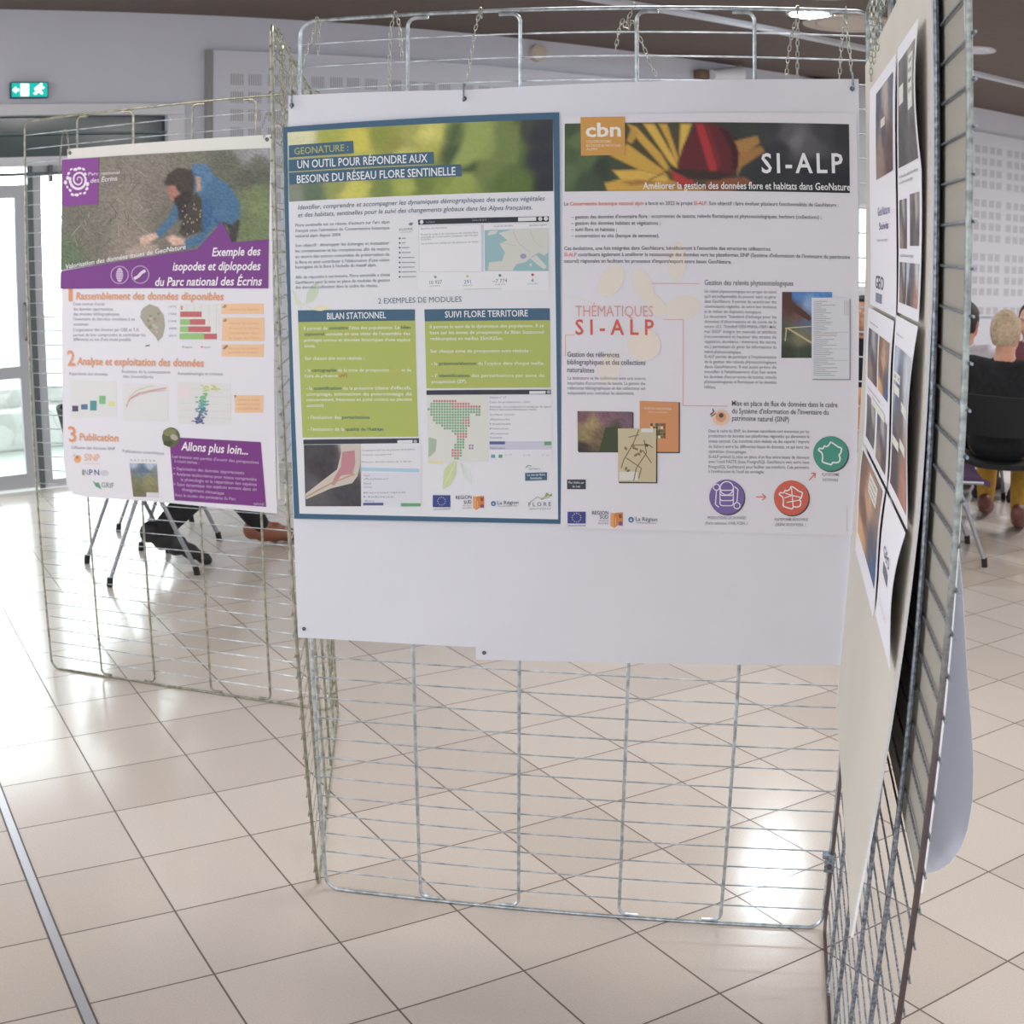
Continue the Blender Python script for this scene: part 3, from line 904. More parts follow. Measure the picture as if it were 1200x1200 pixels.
def put_photo(ink, Q, C, nx, ny, noise, z, pal, place, shapes=()):
    q = [V((Q[2 * i], Q[2 * i + 1])) for i in range(4)]
    vs, cs = [], []
    boxes = []
    for P, ci, soft in shapes:
        P = [v / 4.0 for v in P]
        boxes.append((P, ci, soft, min(P[0::2]) - soft, min(P[1::2]) - soft, max(P[0::2]) + soft, max(P[1::2]) + soft))
    for j in range(ny + 1):
        for i in range(nx + 1):
            u, v = i / nx, j / ny
            p = q[0].lerp(q[1], u).lerp(q[3].lerp(q[2], u), v)
            vs.append(place(p.x, p.y, z))
            asp = (q[1] - q[0]).length / (q[3] - q[0]).length
            W, c = 0.0, [0, 0, 0]
            for (cu, cv, ci) in C:
                d = ((u - cu) * asp) ** 2 + (v - cv) ** 2 + 0.004
                w = 1 / (d ** 2.2); W += w
                for k in range(3): c[k] += w * pal[ci][k]
            c = [v / W for v in c]; W = 1.0
            for (P, ci, soft, bx0, by0, bx1, by1) in boxes:
                if bx0 <= p.x <= bx1 and by0 <= p.y <= by1:
                    a = poly_alpha(p.x, p.y, P, soft)
                    for k in range(3): c[k] += (pal[ci][k] - c[k]) * a
            n = 1 + noise / 100.0 * (2 * rnd(i, j) - 1)
            cs.append((c[0] / W * n, c[1] / W * n, c[2] / W * n, 1))
    b0 = len(ink.v)
    ink.v += vs; ink.c += cs
    for j in range(ny):
        for i in range(nx):
            a = b0 + j * (nx + 1) + i
            ink.f.append((a, a + nx + 1, a + nx + 2, a + 1))
# ---------------------------------------------------------------- poster contents, in quarter millimetres
PART_NAMES=['paper_face', 'header_photo', 'title_banner', 'title_lettering', 'title_lettering#2', 'title_lettering#3', 'body_text', 'leaf_motif', 'screen_capture', 'logo', 'text_panel', 'text_panel#2', 'title_lettering#4', 'title_lettering#5', 'screen_capture#2', 'screen_capture#3', 'leaf_motif#2', 'link_label', 'logo#1', 'logo#2', 'logo#3', 'logo#4', 'diagram_line', 'photo#1', 'document_picture', 'book_cover', 'photo#2', 'plant_picture', 'emblem#673', 'emblem#925', 'emblem#1078', 'emblem#1', 'photo', 'title_banner#1', 'title_banner#2', 'emblem#5', 'emblem#6', 'title_lettering#582', 'title_lettering#652', 'title_lettering#727', 'title_lettering#h1', 'title_lettering#h2', 'title_lettering#h3', 'chart', 'chart#3', 'chart#2', 'callout#0', 'callout#1', 'callout#2', 'callout#3', 'text_panel#3', 'logo#6', 'logo#7', 'cover_photo']
PALETTE=[(229,231,238),(228,226,180),(172,178,70),(215,205,75),(140,152,55),(170,172,80),(215,210,95),(185,182,72),(95,118,60),(152,168,80),(140,160,78),(112,130,66),(95,115,50),(60,66,55),(42,44,54),(40,42,54),(38,40,50),(80,98,42),(85,110,46),(152,166,72),(130,150,60),(110,130,52),(162,176,72),(120,140,62),(215,210,92),(150,160,82),(95,115,88),(132,142,122),(62,82,48),(55,75,38),(110,130,62),(190,185,75),(150,150,60),(150,168,82),(112,132,64),(205,202,92),(225,220,110),(205,200,100),(150,168,72),(172,185,78),(208,205,82),(70,90,50),(88,112,46),(58,98,128),(176,172,110),(172,178,98),(235,238,242),(84,104,128),(96,112,134),(92,110,128),(205,220,190),(222,228,205),(236,232,190),(215,225,200),(233,235,241),(40,44,56),(226,228,232),(225,228,232),(205,210,215),(150,155,165),(214,214,226),(206,204,224),(130,136,150),(146,190,196),(214,214,206),(196,192,200),(200,198,204),(160,150,196),(120,128,142),(222,200,110),(60,140,150),(210,80,95),(190,192,200),(120,130,146),(150,158,170),(120,140,130),(80,92,112),(150,158,172),(176,190,88),(236,240,244),(236,240,226),(62,100,104),(214,200,80),(190,90,50),(52,56,66),(170,175,182),(70,66,72),(62,58,64),(88,84,90),(66,64,70),(205,200,195),(58,54,62),(206,196,182),(196,132,142),(196,150,120),(228,229,236),(140,146,160),(170,206,228),(220,221,232),(78,92,150),(98,164,118),(222,224,216),(229,230,238),(170,190,165),(118,176,128),(206,120,124),(150,140,186),(136,142,158),(205,205,226),(110,120,160),(90,160,180),(90,160,130),(160,164,176),(206,220,160),(226,232,190),(214,228,214),(236,230,170),(230,234,240),(120,170,120),(130,140,155),(52,66,146),(220,206,110),(90,100,140),(64,64,76),(140,140,150),(232,160,96),(222,126,58),(120,76,60),(92,92,150),(240,190,140),(72,120,172),(228,232,240),(78,92,116),(120,130,150),(84,104,112),(130,150,150),(150,160,140),(140,170,90),(120,150,90),(190,150,110),(62,78,50),(92,116,66),(70,90,52),(80,104,60),(84,108,66),(58,74,52),(46,56,42),(60,70,44),(70,62,36),(90,70,40),(44,52,44),(52,58,52),(54,54,58),(84,84,88),(116,114,120),(84,84,90),(58,58,64),(44,44,50),(36,38,46),(38,40,46),(40,46,44),(34,36,44),(46,46,54),(214,164,56),(226,180,66),(176,126,56),(170,116,54),(200,150,60),(142,78,48),(196,140,56),(176,120,54),(98,28,34),(184,48,46),(184,40,44),(62,22,30),(120,32,38),(52,36,32),(60,40,34),(44,20,28),(216,152,66),(242,240,232),(240,225,196),(240,241,244),(240,241,242),(236,227,214),(240,226,212),(82,84,96),(226,96,74),(226,158,150),(224,92,72),(122,124,138),(92,94,106),(84,86,98),(130,132,146),(130,130,144),(205,206,214),(228,178,172),(222,110,96),(70,130,205),(80,140,215),(140,175,220),(78,48,38),(88,54,42),(110,66,50),(74,84,62),(90,110,140),(48,58,44),(58,70,50),(120,120,90),(84,52,42),(196,178,130),(190,176,140),(200,190,150),(150,154,164),(222,225,232),(158,164,178),(210,150,120),(178,182,194),(180,184,196),(220,146,90),(240,220,200),(70,84,60),(226,222,212),(100,120,70),(150,80,50),(60,52,60),(120,80,92),(126,88,104),(120,88,106),(150,130,84),(120,96,70),(58,50,44),(60,76,44),(50,58,40),(104,78,92),(122,90,104),(168,140,100),(60,72,46),(58,56,62),(206,192,154),(128,108,76),(134,114,80),(226,226,222),(222,220,212),(52,62,74),(226,228,234),(70,72,84),(120,96,170),(236,236,244),(222,94,72),(238,240,244),(64,154,134),(240,200,166),(230,160,120),(80,70,70),(74,76,88),(112,106,94),(126,118,106),(128,120,108),(134,126,112),(116,110,96),(96,112,84),(140,126,114),(118,114,98),(122,114,102),(110,104,92),(96,98,80),(150,150,152),(160,160,166),(100,104,86),(92,92,80),(84,84,74),(112,128,84),(118,134,88),(104,120,78),(110,112,100),(168,148,134),(58,54,54),(64,106,144),(212,172,152),(76,120,158),(66,60,54),(50,46,44),(48,94,140),(46,86,128),(196,152,122),(62,52,46),(172,112,96),(48,40,38),(40,38,36),(150,140,110),(96,80,70),(84,78,68),(150,138,120),(96,92,76),(166,156,142),(122,54,140),(136,60,150),(236,228,240),(226,222,226),(230,226,230),(196,166,206),(214,196,220),(226,214,230),(240,236,242),(242,238,242),(214,196,188),(232,148,98),(150,150,164),(168,164,146),(190,184,168),(142,142,120),(184,150,140),(96,98,116),(226,226,224),(206,206,206),(210,160,110),(204,100,102),(146,198,118),(170,205,150),(214,140,140),(224,224,224),(212,212,214),(90,70,112),(84,112,152),(78,150,154),(120,190,130),(226,220,130),(216,158,148),(206,204,168),(206,170,190),(232,218,224),(84,100,150),(120,196,140),(206,214,120),(88,130,156),(92,170,158),(244,196,150),(222,168,120),(160,140,110),(150,130,100),(120,120,110),(122,46,134),(92,96,58),(128,130,84),(176,168,156),(70,74,46),(242,236,244),(206,176,214),(236,168,110),(214,120,70),(190,160,140),(240,176,128),(240,190,150),(150,140,90),(120,150,170),(70,84,120),(66,96,160),(206,208,214),(90,160,120),(132,140,140),(168,176,140),(170,190,212),(176,196,216),(96,118,140),(106,120,120),(120,128,118),(122,122,84),(146,140,96),(112,106,74),(132,124,84),(214,214,220),(92,114,140)]
PRINT={}
PRINT['G']=[
(0,0,0,[46,-56,2335,-19,2393,-3348,98,-3391]),
(1,1.09,'photo',[46,-56,2335,-19,2340,-616,60,-661],[(0.061,0.05,1),(0.163,0.076,2),(0.281,0.204,3),(0.362,0.155,4),(0.487,0.179,5),(0.566,0.128,6),(0.539,0.321,7),(0.636,0.173,8),(0.731,0.122,9),(0.747,0.386,10),(0.834,0.169,11),(0.849,0.399,12),(0.902,0.112,13),(0.944,0.215,14),(0.95,0.571,15),(0.965,0.895,16),(0.893,0.857,17),(0.821,0.882,18),(0.675,0.801,19),(0.605,0.922,20),(0.518,0.844,21),(0.447,0.833,22),(0.367,0.886,23),(0.249,0.915,24),(0.195,0.821,25),(0.093,0.901,26),(0.027,0.938,27),(0.634,0.435,28),(0.685,0.622,29),(0.762,0.681,30),(0.288,0.506,31),(0.415,0.298,32)],110,34,6,[([1453,-453,1562,-257,1642,-81,1701,-33,1819,-26,1819,-164,1740,-320,1622,-397],33,9),([1838,-322,1956,-127,2054,-40,2054,-266,2034,-384,1897,-382],34,9),([1162,-146,1243,-49,1384,-38,1387,-114,1343,-192,1243,-219],35,9),([1223,-108,1323,-62,1353,-112,1283,-170],36,9),([1000,-271,1081,-224,1182,-257,1162,-366,1040,-362],37,9),([1423,-620,1562,-475,1661,-467,1641,-555,1562,-623],38,9),([1030,-546,1162,-526,1182,-586,1080,-627],39,9),([502,-626,628,-540,794,-535,752,-624,586,-645],40,9),([1483,-305,1533,-158,1563,-49,1513,-48,1473,-176],41,9),([1868,-519,2034,-404,2150,-502,2150,-600,1897,-621],42,9)]),
(2,3.18,43,[57,-170,640,-156,646,-264,61,-278]),(2,3.27,43,[57,-295,1339,-274,1343,-375,61,-397]),(2,3.36,43,[61,-410,1572,-384,1578,-485,67,-512]),(2,3.45,44,[57,-291,629,-276,629,-267,57,-282]),(2,3.54,44,[61,-408,1243,-388,1242,-380,61,-399]),(3,4.63,45,'GEONATURE :',[111,-252,598,-240,57],1,0),(4,4.72,46,'UN OUTIL POUR RÉPONDRE AUX',[138,-374,1287,-360,68],1,0),(5,4.81,46,'BESOINS DU RÉSEAU FLORE SENTINELLE',[134,-503,1526,-474,67],1,0),(6,3,47,'Identifier, comprendre et accompagner les dynamiques démographiques des espèces végétales',[141,-733,2267,-694,39],0.4,1),
(6,3.09,47,'et des habitats, sentinelles pour le suivi des changements globaux dans les Alpes françaises.',[140,-798,2166,-768,39],0.4,1),(6,3.18,48,"Flore sentinelle est un réseau d'acteurs sur l'arc alpin",[118,-879,957,-871,26],0.3,0),(6,3.27,48,"français sous l'animation du Conservatoire botanique",[118,-926,957,-921,26],0.3,0),(6,3.36,48,'national alpin depuis 2009.',[117,-972,532,-971,26],0.3,0),(6,3.45,48,'Son objectif : développer les échanges et mutualiser',[116,-1054,956,-1050,26],0.3,0),
(6,3.54,48,'les connaissances et les compétences afin de mettre',[116,-1102,956,-1100,26],0.3,0),(6,3.63,48,'en œuvre des actions concertées de préservation de',[115,-1151,956,-1146,26],0.3,0),(6,3.72,48,"la flore et ainsi contribuer à l'élaboration d'une vision",[114,-1200,955,-1193,26],0.3,0),(6,3.81,48,"homogène de la flore à l'échelle du massif alpin.",[114,-1242,842,-1234,26],0.3,0),(6,3,48,'Afin de répondre à ces besoins, Flore sentinelle a choisi',[113,-1330,958,-1318,26],0.3,0),(6,3.09,48,'GeoNature pour la mise en place de modules de gestion',[112,-1374,958,-1364,26],0.3,0),
(6,3.18,48,'des données collectées dans le cadre du réseau.',[112,-1417,855,-1409,26],0.3,0),(6,3.27,49,'2 EXEMPLES DE MODULES',[855,-1551,1575,-1536,46],0,0),(7,2.36,50,[206,-1549,214,-1458,262,-1392,323,-1358,319,-1449,282,-1519]),(7,2.45,51,[85,-1425,136,-1487,169,-1593,114,-1552]),(7,2.54,52,[238,-1598,346,-1554,441,-1588,344,-1611]),(7,2.63,53,[76,-1426,139,-1529,145,-1526,82,-1423]),(7,2.72,53,[140,-1530,258,-1592,261,-1587,144,-1525]),(8,2.81,54,[1207,-884,2306,-892,2306,-1434,1204,-1437]),(8,3,55,[1205,-844,2302,-824,2302,-869,1207,-888]),
(8,4.09,56,[2049,-833,2199,-830,2199,-861,2049,-866]),(8,4.18,57,[1252,-864,1251,-868,1250,-872,1248,-876,1245,-878,1242,-880,1239,-882,1235,-882,1232,-882,1228,-880,1225,-878,1223,-875,1221,-872,1220,-868,1219,-864,1220,-860,1221,-856,1223,-853,1225,-850,1228,-848,1232,-847,1236,-846,1239,-847,1242,-848,1246,-850,1248,-853,1250,-857,1251,-860]),
(8,4.27,58,[2249,-845,2249,-849,2248,-853,2246,-856,2243,-859,2240,-861,2236,-862,2232,-863,2228,-862,2224,-861,2221,-859,2218,-856,2216,-853,2215,-849,2214,-845,2215,-842,2216,-838,2218,-834,2221,-832,2224,-830,2228,-828,2232,-828,2236,-828,2240,-830,2243,-832,2246,-834,2248,-838,2249,-842]),(8,4.36,57,[2296,-844,2295,-847,2294,-851,2292,-854,2289,-857,2286,-859,2282,-860,2278,-861,2274,-860,2271,-859,2268,-857,2265,-854,2263,-851,2261,-847,2261,-844,2261,-840,2263,-836,2265,-832,2268,-830,2271,-828,2274,-826,2278,-826,2282,-826,2286,-828,2289,-830,2292,-832,2294,-836,2295,-840]),
(8,4.45,59,'GeoNature',[1272,-875,1352,-872,18],0,0),(8,4.54,59,'Tableau de bord',[1661,-862,1783,-859,18],0,0),(8,3.63,60,[1211,-902,1740,-893,1740,-887,1211,-896]),(8,3.72,60,[1736,-890,1752,-1286,1758,-1285,1742,-890]),(8,3.81,60,[1754,-1282,1213,-1280,1213,-1286,1754,-1288]),(8,3,60,[1216,-1283,1214,-900,1208,-900,1210,-1283]),(8,3.09,61,[1740,-894,1763,-894,1762,-1285,1743,-1285]),(8,3.18,62,'Bienvenue dans GeoNature',[1231,-928,1452,-921,16],0,0),(8,3.27,62,'Portail de saisie et de consultation des données flore',[1231,-979,1716,-964,16],0,0),
(8,3.36,62,'sentinelle du Conservatoire botanique national alpin',[1231,-1001,1716,-986,16],0,0),(8,3.45,62,'et des Parcs',[1231,-1018,1321,-1018,16],0,0),(8,3.54,62,'Les données sont validées par les partenaires du réseau',[1230,-1054,1716,-1041,16],0,0),(8,3.63,62,'Carte des données',[1848,-914,2004,-907,16],0,0),(8,3.72,62,'dernières saisies',[2141,-908,2286,-900,16],0,0),(8,3.81,63,[1769,-939,2296,-921,2302,-1276,1772,-1278]),
(8,4,64,[1887,-962,2004,-932,2296,-923,2298,-1124,2267,-1148,2218,-1125,2170,-1154,2112,-1203,2033,-1222,2004,-1273,1798,-1274,1808,-1207,1916,-1194,1940,-1125,1896,-1051,1959,-1022]),(8,4.09,64,[2150,-1172,2199,-1144,2290,-1241,2263,-1260,2209,-1222]),(8,4.18,64,[1808,-946,1881,-940,1867,-969,1794,-984]),(8,4.27,65,[2002,-942,2050,-1049,2056,-1046,2007,-939]),(8,4.36,65,[2051,-1050,2148,-1127,2152,-1123,2055,-1045]),(8,4.45,65,[2148,-942,2177,-1029,2182,-1027,2153,-940]),(8,4.54,65,[2178,-1030,2246,-1088,2249,-1084,2181,-1026]),(8,4.63,66,[1906,-1050,2033,-1070,2034,-1064,1907,-1044]),
(8,5.72,67,[2117,-1154,2117,-1159,2115,-1164,2112,-1168,2108,-1171,2103,-1174,2098,-1175,2092,-1176,2086,-1175,2081,-1174,2076,-1171,2072,-1168,2069,-1164,2067,-1159,2066,-1154,2067,-1150,2069,-1145,2072,-1141,2076,-1138,2081,-1135,2086,-1134,2092,-1133,2098,-1134,2103,-1135,2108,-1138,2112,-1141,2115,-1145,2117,-1150]),
(8,5.81,64,[2164,-1226,2164,-1229,2163,-1232,2162,-1234,2160,-1237,2158,-1238,2156,-1239,2154,-1240,2152,-1239,2150,-1238,2148,-1237,2147,-1234,2146,-1232,2145,-1229,2144,-1226,2145,-1223,2146,-1220,2147,-1218,2148,-1216,2150,-1214,2152,-1213,2154,-1212,2156,-1213,2158,-1214,2160,-1215,2162,-1218,2163,-1220,2164,-1223]),(8,3,68,'10 927',[1303,-1390,1410,-1383,30],0.4,0),
(8,3.09,59,[1364,-1328,1364,-1330,1363,-1333,1362,-1335,1360,-1337,1357,-1338,1355,-1339,1352,-1339,1349,-1339,1347,-1338,1344,-1337,1342,-1335,1341,-1332,1340,-1330,1340,-1327,1340,-1325,1341,-1322,1343,-1320,1344,-1318,1347,-1317,1350,-1316,1352,-1316,1355,-1316,1357,-1317,1360,-1318,1362,-1320,1363,-1322,1364,-1325]),(8,3.18,59,'observations',[1307,-1410,1396,-1406,14],0,0),(8,3.27,68,'291',[1596,-1385,1655,-1381,30],0.4,0),
(8,3.36,69,[1638,-1322,1637,-1325,1636,-1328,1635,-1330,1633,-1332,1631,-1333,1628,-1334,1626,-1334,1623,-1334,1620,-1333,1618,-1332,1616,-1330,1615,-1328,1614,-1325,1614,-1322,1614,-1320,1615,-1317,1616,-1315,1618,-1313,1620,-1312,1623,-1311,1626,-1311,1628,-1311,1631,-1312,1633,-1313,1635,-1315,1636,-1317,1637,-1320]),(8,3.45,59,'taxons',[1582,-1405,1669,-1401,14],0,0),(8,3.54,68,'~7 774',[1837,-1377,1959,-1371,29],0.4,0),
(8,3.63,70,[1910,-1314,1910,-1317,1909,-1320,1907,-1322,1906,-1324,1903,-1325,1901,-1326,1898,-1326,1896,-1326,1893,-1325,1891,-1324,1889,-1322,1888,-1320,1887,-1317,1886,-1314,1887,-1312,1888,-1310,1889,-1307,1891,-1305,1893,-1304,1896,-1303,1898,-1303,1901,-1303,1903,-1304,1906,-1305,1907,-1307,1909,-1309,1910,-1312]),(8,3.72,59,'stations',[1855,-1396,1941,-1392,14],0,0),(8,3.81,68,'4',[2158,-1370,2180,-1368,29],0.4,0),
(8,3,71,[2182,-1307,2181,-1310,2180,-1312,2179,-1315,2177,-1316,2175,-1318,2172,-1319,2170,-1319,2167,-1319,2165,-1318,2162,-1317,2161,-1315,2159,-1312,2158,-1310,2158,-1308,2158,-1305,2159,-1302,2161,-1300,2162,-1298,2165,-1297,2167,-1296,2170,-1296,2172,-1296,2175,-1297,2177,-1298,2179,-1300,2180,-1302,2181,-1305]),(8,3.09,59,'protocoles',[2127,-1389,2213,-1385,14],0,0),(8,3.18,72,[1596,-1435,1916,-1426,1916,-1421,1596,-1429]),(9,3.27,73,'FLORE',[1044,-936,1160,-928,18],0.4,0),(9,3.36,74,'sentinelle',[1055,-954,1152,-948,10],0,0),(9,3.45,75,[1120,-886,1136,-866,1165,-871,1152,-894]),
(9,3.54,76,[1054,-1000,1054,-1002,1054,-1004,1053,-1005,1051,-1006,1050,-1007,1048,-1008,1046,-1008,1044,-1008,1043,-1007,1041,-1006,1040,-1005,1039,-1003,1038,-1002,1038,-1000,1038,-998,1039,-996,1040,-995,1041,-994,1043,-993,1044,-992,1046,-992,1048,-992,1050,-993,1051,-994,1053,-995,1054,-996,1054,-998]),(9,3.63,77,[1065,-1004,1100,-1003,1099,-995,1064,-996]),
(9,3.72,76,[1054,-1040,1054,-1042,1053,-1043,1052,-1045,1051,-1046,1050,-1047,1048,-1047,1046,-1048,1044,-1047,1042,-1047,1041,-1046,1040,-1044,1039,-1043,1038,-1041,1038,-1040,1038,-1038,1039,-1036,1040,-1034,1041,-1033,1042,-1032,1044,-1032,1046,-1032,1048,-1032,1050,-1032,1051,-1034,1052,-1035,1054,-1036,1054,-1038]),(9,3.81,77,[1065,-1044,1095,-1042,1095,-1034,1064,-1036]),
(9,3,76,[1054,-1079,1054,-1081,1053,-1083,1052,-1084,1051,-1086,1049,-1086,1048,-1087,1046,-1087,1044,-1087,1042,-1086,1041,-1086,1040,-1084,1038,-1083,1038,-1081,1038,-1079,1038,-1077,1038,-1076,1040,-1074,1041,-1073,1042,-1072,1044,-1072,1046,-1071,1048,-1072,1050,-1072,1051,-1073,1052,-1074,1053,-1076,1054,-1078]),(9,3.09,77,[1064,-1084,1129,-1082,1129,-1074,1064,-1076]),
(9,3.18,76,[1054,-1121,1054,-1123,1053,-1124,1052,-1126,1051,-1127,1049,-1128,1047,-1129,1046,-1129,1044,-1129,1042,-1128,1040,-1127,1039,-1126,1038,-1124,1038,-1123,1038,-1121,1038,-1119,1038,-1118,1039,-1116,1040,-1115,1042,-1114,1044,-1113,1046,-1113,1048,-1113,1049,-1114,1051,-1115,1052,-1116,1053,-1118,1054,-1119]),(9,3.27,77,[1064,-1125,1139,-1124,1139,-1116,1064,-1117]),
(9,3.36,76,[1054,-1163,1053,-1164,1053,-1166,1052,-1168,1050,-1169,1049,-1170,1047,-1170,1045,-1170,1044,-1170,1042,-1170,1040,-1169,1039,-1168,1038,-1166,1037,-1164,1037,-1162,1037,-1161,1038,-1159,1039,-1158,1040,-1156,1042,-1156,1044,-1155,1045,-1155,1047,-1155,1049,-1156,1050,-1156,1052,-1158,1053,-1159,1053,-1161]),(9,3.45,77,[1064,-1167,1172,-1166,1171,-1158,1064,-1159]),
(9,3.54,76,[1053,-1204,1053,-1206,1052,-1208,1052,-1209,1050,-1210,1048,-1212,1047,-1212,1045,-1212,1043,-1212,1042,-1212,1040,-1210,1039,-1209,1038,-1208,1037,-1206,1037,-1204,1037,-1202,1038,-1201,1039,-1199,1040,-1198,1042,-1197,1043,-1196,1045,-1196,1047,-1196,1049,-1197,1050,-1198,1052,-1200,1052,-1201,1053,-1203]),(9,3.63,77,[1064,-1208,1183,-1208,1183,-1200,1063,-1200]),
(9,3.72,76,[1053,-1244,1053,-1246,1052,-1248,1051,-1249,1050,-1250,1048,-1251,1046,-1252,1045,-1252,1043,-1252,1041,-1251,1040,-1250,1038,-1249,1038,-1247,1037,-1246,1037,-1244,1037,-1242,1038,-1240,1038,-1239,1040,-1238,1041,-1237,1043,-1236,1045,-1236,1047,-1236,1048,-1237,1050,-1238,1051,-1239,1052,-1241,1053,-1242]),(9,3.81,77,[1063,-1248,1175,-1247,1175,-1239,1063,-1240]),
(9,3,76,[1053,-1284,1052,-1286,1052,-1287,1051,-1289,1050,-1290,1048,-1291,1046,-1292,1044,-1292,1043,-1291,1041,-1291,1039,-1290,1038,-1288,1037,-1287,1036,-1285,1036,-1284,1036,-1282,1037,-1280,1038,-1279,1040,-1277,1041,-1276,1043,-1276,1044,-1276,1046,-1276,1048,-1276,1050,-1278,1051,-1279,1052,-1280,1052,-1282]),(9,3.09,77,[1063,-1288,1187,-1287,1187,-1279,1063,-1280]),
(9,3.18,76,[1052,-1325,1052,-1327,1052,-1329,1050,-1330,1049,-1332,1048,-1332,1046,-1333,1044,-1333,1042,-1333,1041,-1332,1039,-1332,1038,-1330,1037,-1329,1036,-1327,1036,-1325,1036,-1324,1037,-1322,1038,-1320,1039,-1319,1041,-1318,1042,-1318,1044,-1317,1046,-1318,1048,-1318,1049,-1319,1051,-1320,1052,-1322,1052,-1324]),(9,3.27,77,[1063,-1330,1187,-1328,1186,-1320,1062,-1322]),(10,2.36,43,[131,-1603,1176,-1600,1175,-1695,133,-1705]),(10,2.45,78,[133,-1705,1175,-1695,1194,-2679,151,-2712]),(11,2.54,78,[1259,-1701,2314,-1681,2321,-2238,1270,-2267]),
(11,2.63,43,[1256,-1600,2312,-1582,2314,-1681,1259,-1701]),(12,4.72,79,'BILAN STATIONNEL',[398,-1683,923,-1674,54],1,0),(13,4.81,79,'SUIVI FLORE TERRITOIRE',[1434,-1668,2132,-1651,52],1,0),(6,4,80,[('Il permet de ', 80), ('connaître', 81), (" l'état des populations. Le ", 80), ('bilan', 81)],[185,-1773,1134,-1764,28],0.7,0),(6,4.09,80,[('stationnel', 81), (" consiste en une visite de l'ensemble des", 80)],[188,-1823,1134,-1816,28],0.7,0),(6,4.18,80,"pointages connus et données historiques d'une espèce",[187,-1874,1133,-1869,28],0.7,0),(6,4.27,80,'donnée.',[186,-1924,288,-1924,28],0.7,0),
(6,4.36,80,'Sur chaque site sont réalisés :',[190,-2032,728,-2028,28],0.7,0),(6,4.45,80,[('- la ', 80), ('cartographie', 81), (' de la zone de prospection ', 80), ('(ZP)', 82), (' et de', 80)],[188,-2136,1141,-2126,28],0.7,0),(6,4.54,80,[("l'aire de présence ", 80), ('(AP)', 83)],[189,-2185,573,-2178,28],0.7,0),(6,4.63,80,[('- la ', 80), ('quantification', 81), (" de la présence (classe d'effectifs,", 80)],[195,-2293,1139,-2277,28],0.7,0),(6,4.72,80,'comptage, estimation du pourcentage de',[198,-2344,1142,-2328,28],0.7,0),
(6,4.81,80,'recouvrement, fréquence en point contact ou placette',[199,-2392,1144,-2374,28],0.7,0),(6,4,80,'contact)',[197,-2443,351,-2437,28],0.7,0),(6,4.09,80,[("- l'évaluation des ", 80), ('perturbations', 81)],[203,-2546,767,-2536,28],0.7,0),(6,4.18,80,[("- l'évaluation de la ", 80), ("qualité de l'habitat", 81)],[200,-2650,889,-2636,28],0.7,0),(6,4.27,80,'Il permet le suivi de la dynamique des populations. Il se',[1304,-1759,2264,-1739,27],0.7,0),(6,4.36,80,'base sur les zones de prospection du Bilan Stationnel',[1304,-1808,2264,-1792,27],0.7,0),
(6,4.45,80,'redécoupées en mailles 25mX25m.',[1308,-1858,1923,-1849,27],0.7,0),(6,4.54,80,'Sur chaque zone de prospection sont réalisés :',[1307,-1964,2159,-1948,27],0.7,0),(6,4.63,80,[('- la ', 80), ('présence/absence', 81), (" de l'espèce dans chaque maille.", 80)],[1312,-2069,2270,-2049,27],0.7,0),(6,4.72,80,[("- l' ", 80), ('identification', 81), (' des perturbations par zone de', 80)],[1317,-2171,2271,-2151,27],0.7,0),(6,4.81,80,'prospection (ZP).',[1316,-2222,1618,-2213,28],0.7,0),(14,3,84,[157,-2730,1200,-2693,1200,-2734,156,-2772]),
(14,4.09,57,[1010,-2715,1143,-2708,1143,-2734,1010,-2741]),(14,4.18,85,[1184,-2721,1183,-2724,1182,-2728,1180,-2731,1177,-2734,1174,-2735,1171,-2737,1167,-2737,1164,-2737,1160,-2736,1157,-2734,1154,-2732,1152,-2728,1152,-2725,1151,-2722,1152,-2718,1153,-2715,1155,-2712,1157,-2709,1160,-2707,1164,-2706,1168,-2705,1171,-2706,1174,-2707,1178,-2708,1180,-2711,1182,-2714,1183,-2717]),(14,3.27,'photo',[160,-2776,679,-2757,672,-3303,158,-3322],[(0.08,0.095,86),(0.491,0.138,87),(0.144,0.697,88),(0.879,0.85,89),(0.818,0.031,90),(0.319,0.397,91)],20,16,14,[]),
(14,4.36,92,[501,-2769,673,-2759,676,-2916,645,-3039,597,-3101,405,-3152,165,-3260,162,-3210,322,-3089,463,-2983,503,-2840]),(14,5.45,93,[514,-2829,626,-2812,630,-2918,604,-3020,498,-3035,432,-3127,406,-3116,442,-3045,496,-2958]),(14,5.54,94,[173,-3240,409,-3112,404,-3102,167,-3229]),(14,5.63,94,[409,-3113,623,-3025,618,-3014,404,-3102]),(14,2.72,95,[690,-2771,1220,-2758,1211,-3287,676,-3307]),(14,3.81,96,"Consultation de l'aire de présence de la station",[692,-2819,1162,-2795,16],0.3,0),(14,3,96,'Taxon concerné',[692,-2859,957,-2844,16],0.3,0),
(14,3.09,96,'Précision : données saisies sur le terrain',[690,-2920,1130,-2900,16],0.3,0),(14,3.18,96,'Date',[704,-3037,756,-3035,16],0.3,0),(14,3.27,96,'Auteur',[703,-3067,932,-3058,16],0.3,0),(14,3.36,96,'Effectif',[702,-3108,769,-3106,16],0.3,0),(14,3.45,96,'Surface',[702,-3138,775,-3136,16],0.3,0),(14,3.54,96,'Remarque',[700,-3190,1074,-3170,16],0.3,0),(14,3.63,96,'Habitat',[699,-3224,970,-3215,16],0.3,0),(14,3.72,96,'Menace',[709,-3261,792,-3258,16],0.3,0),(14,3.81,97,[681,-2960,1200,-2956,1200,-2986,684,-2991]),(14,3,98,[696,-3007,1212,-2991,1208,-3267,689,-3286]),
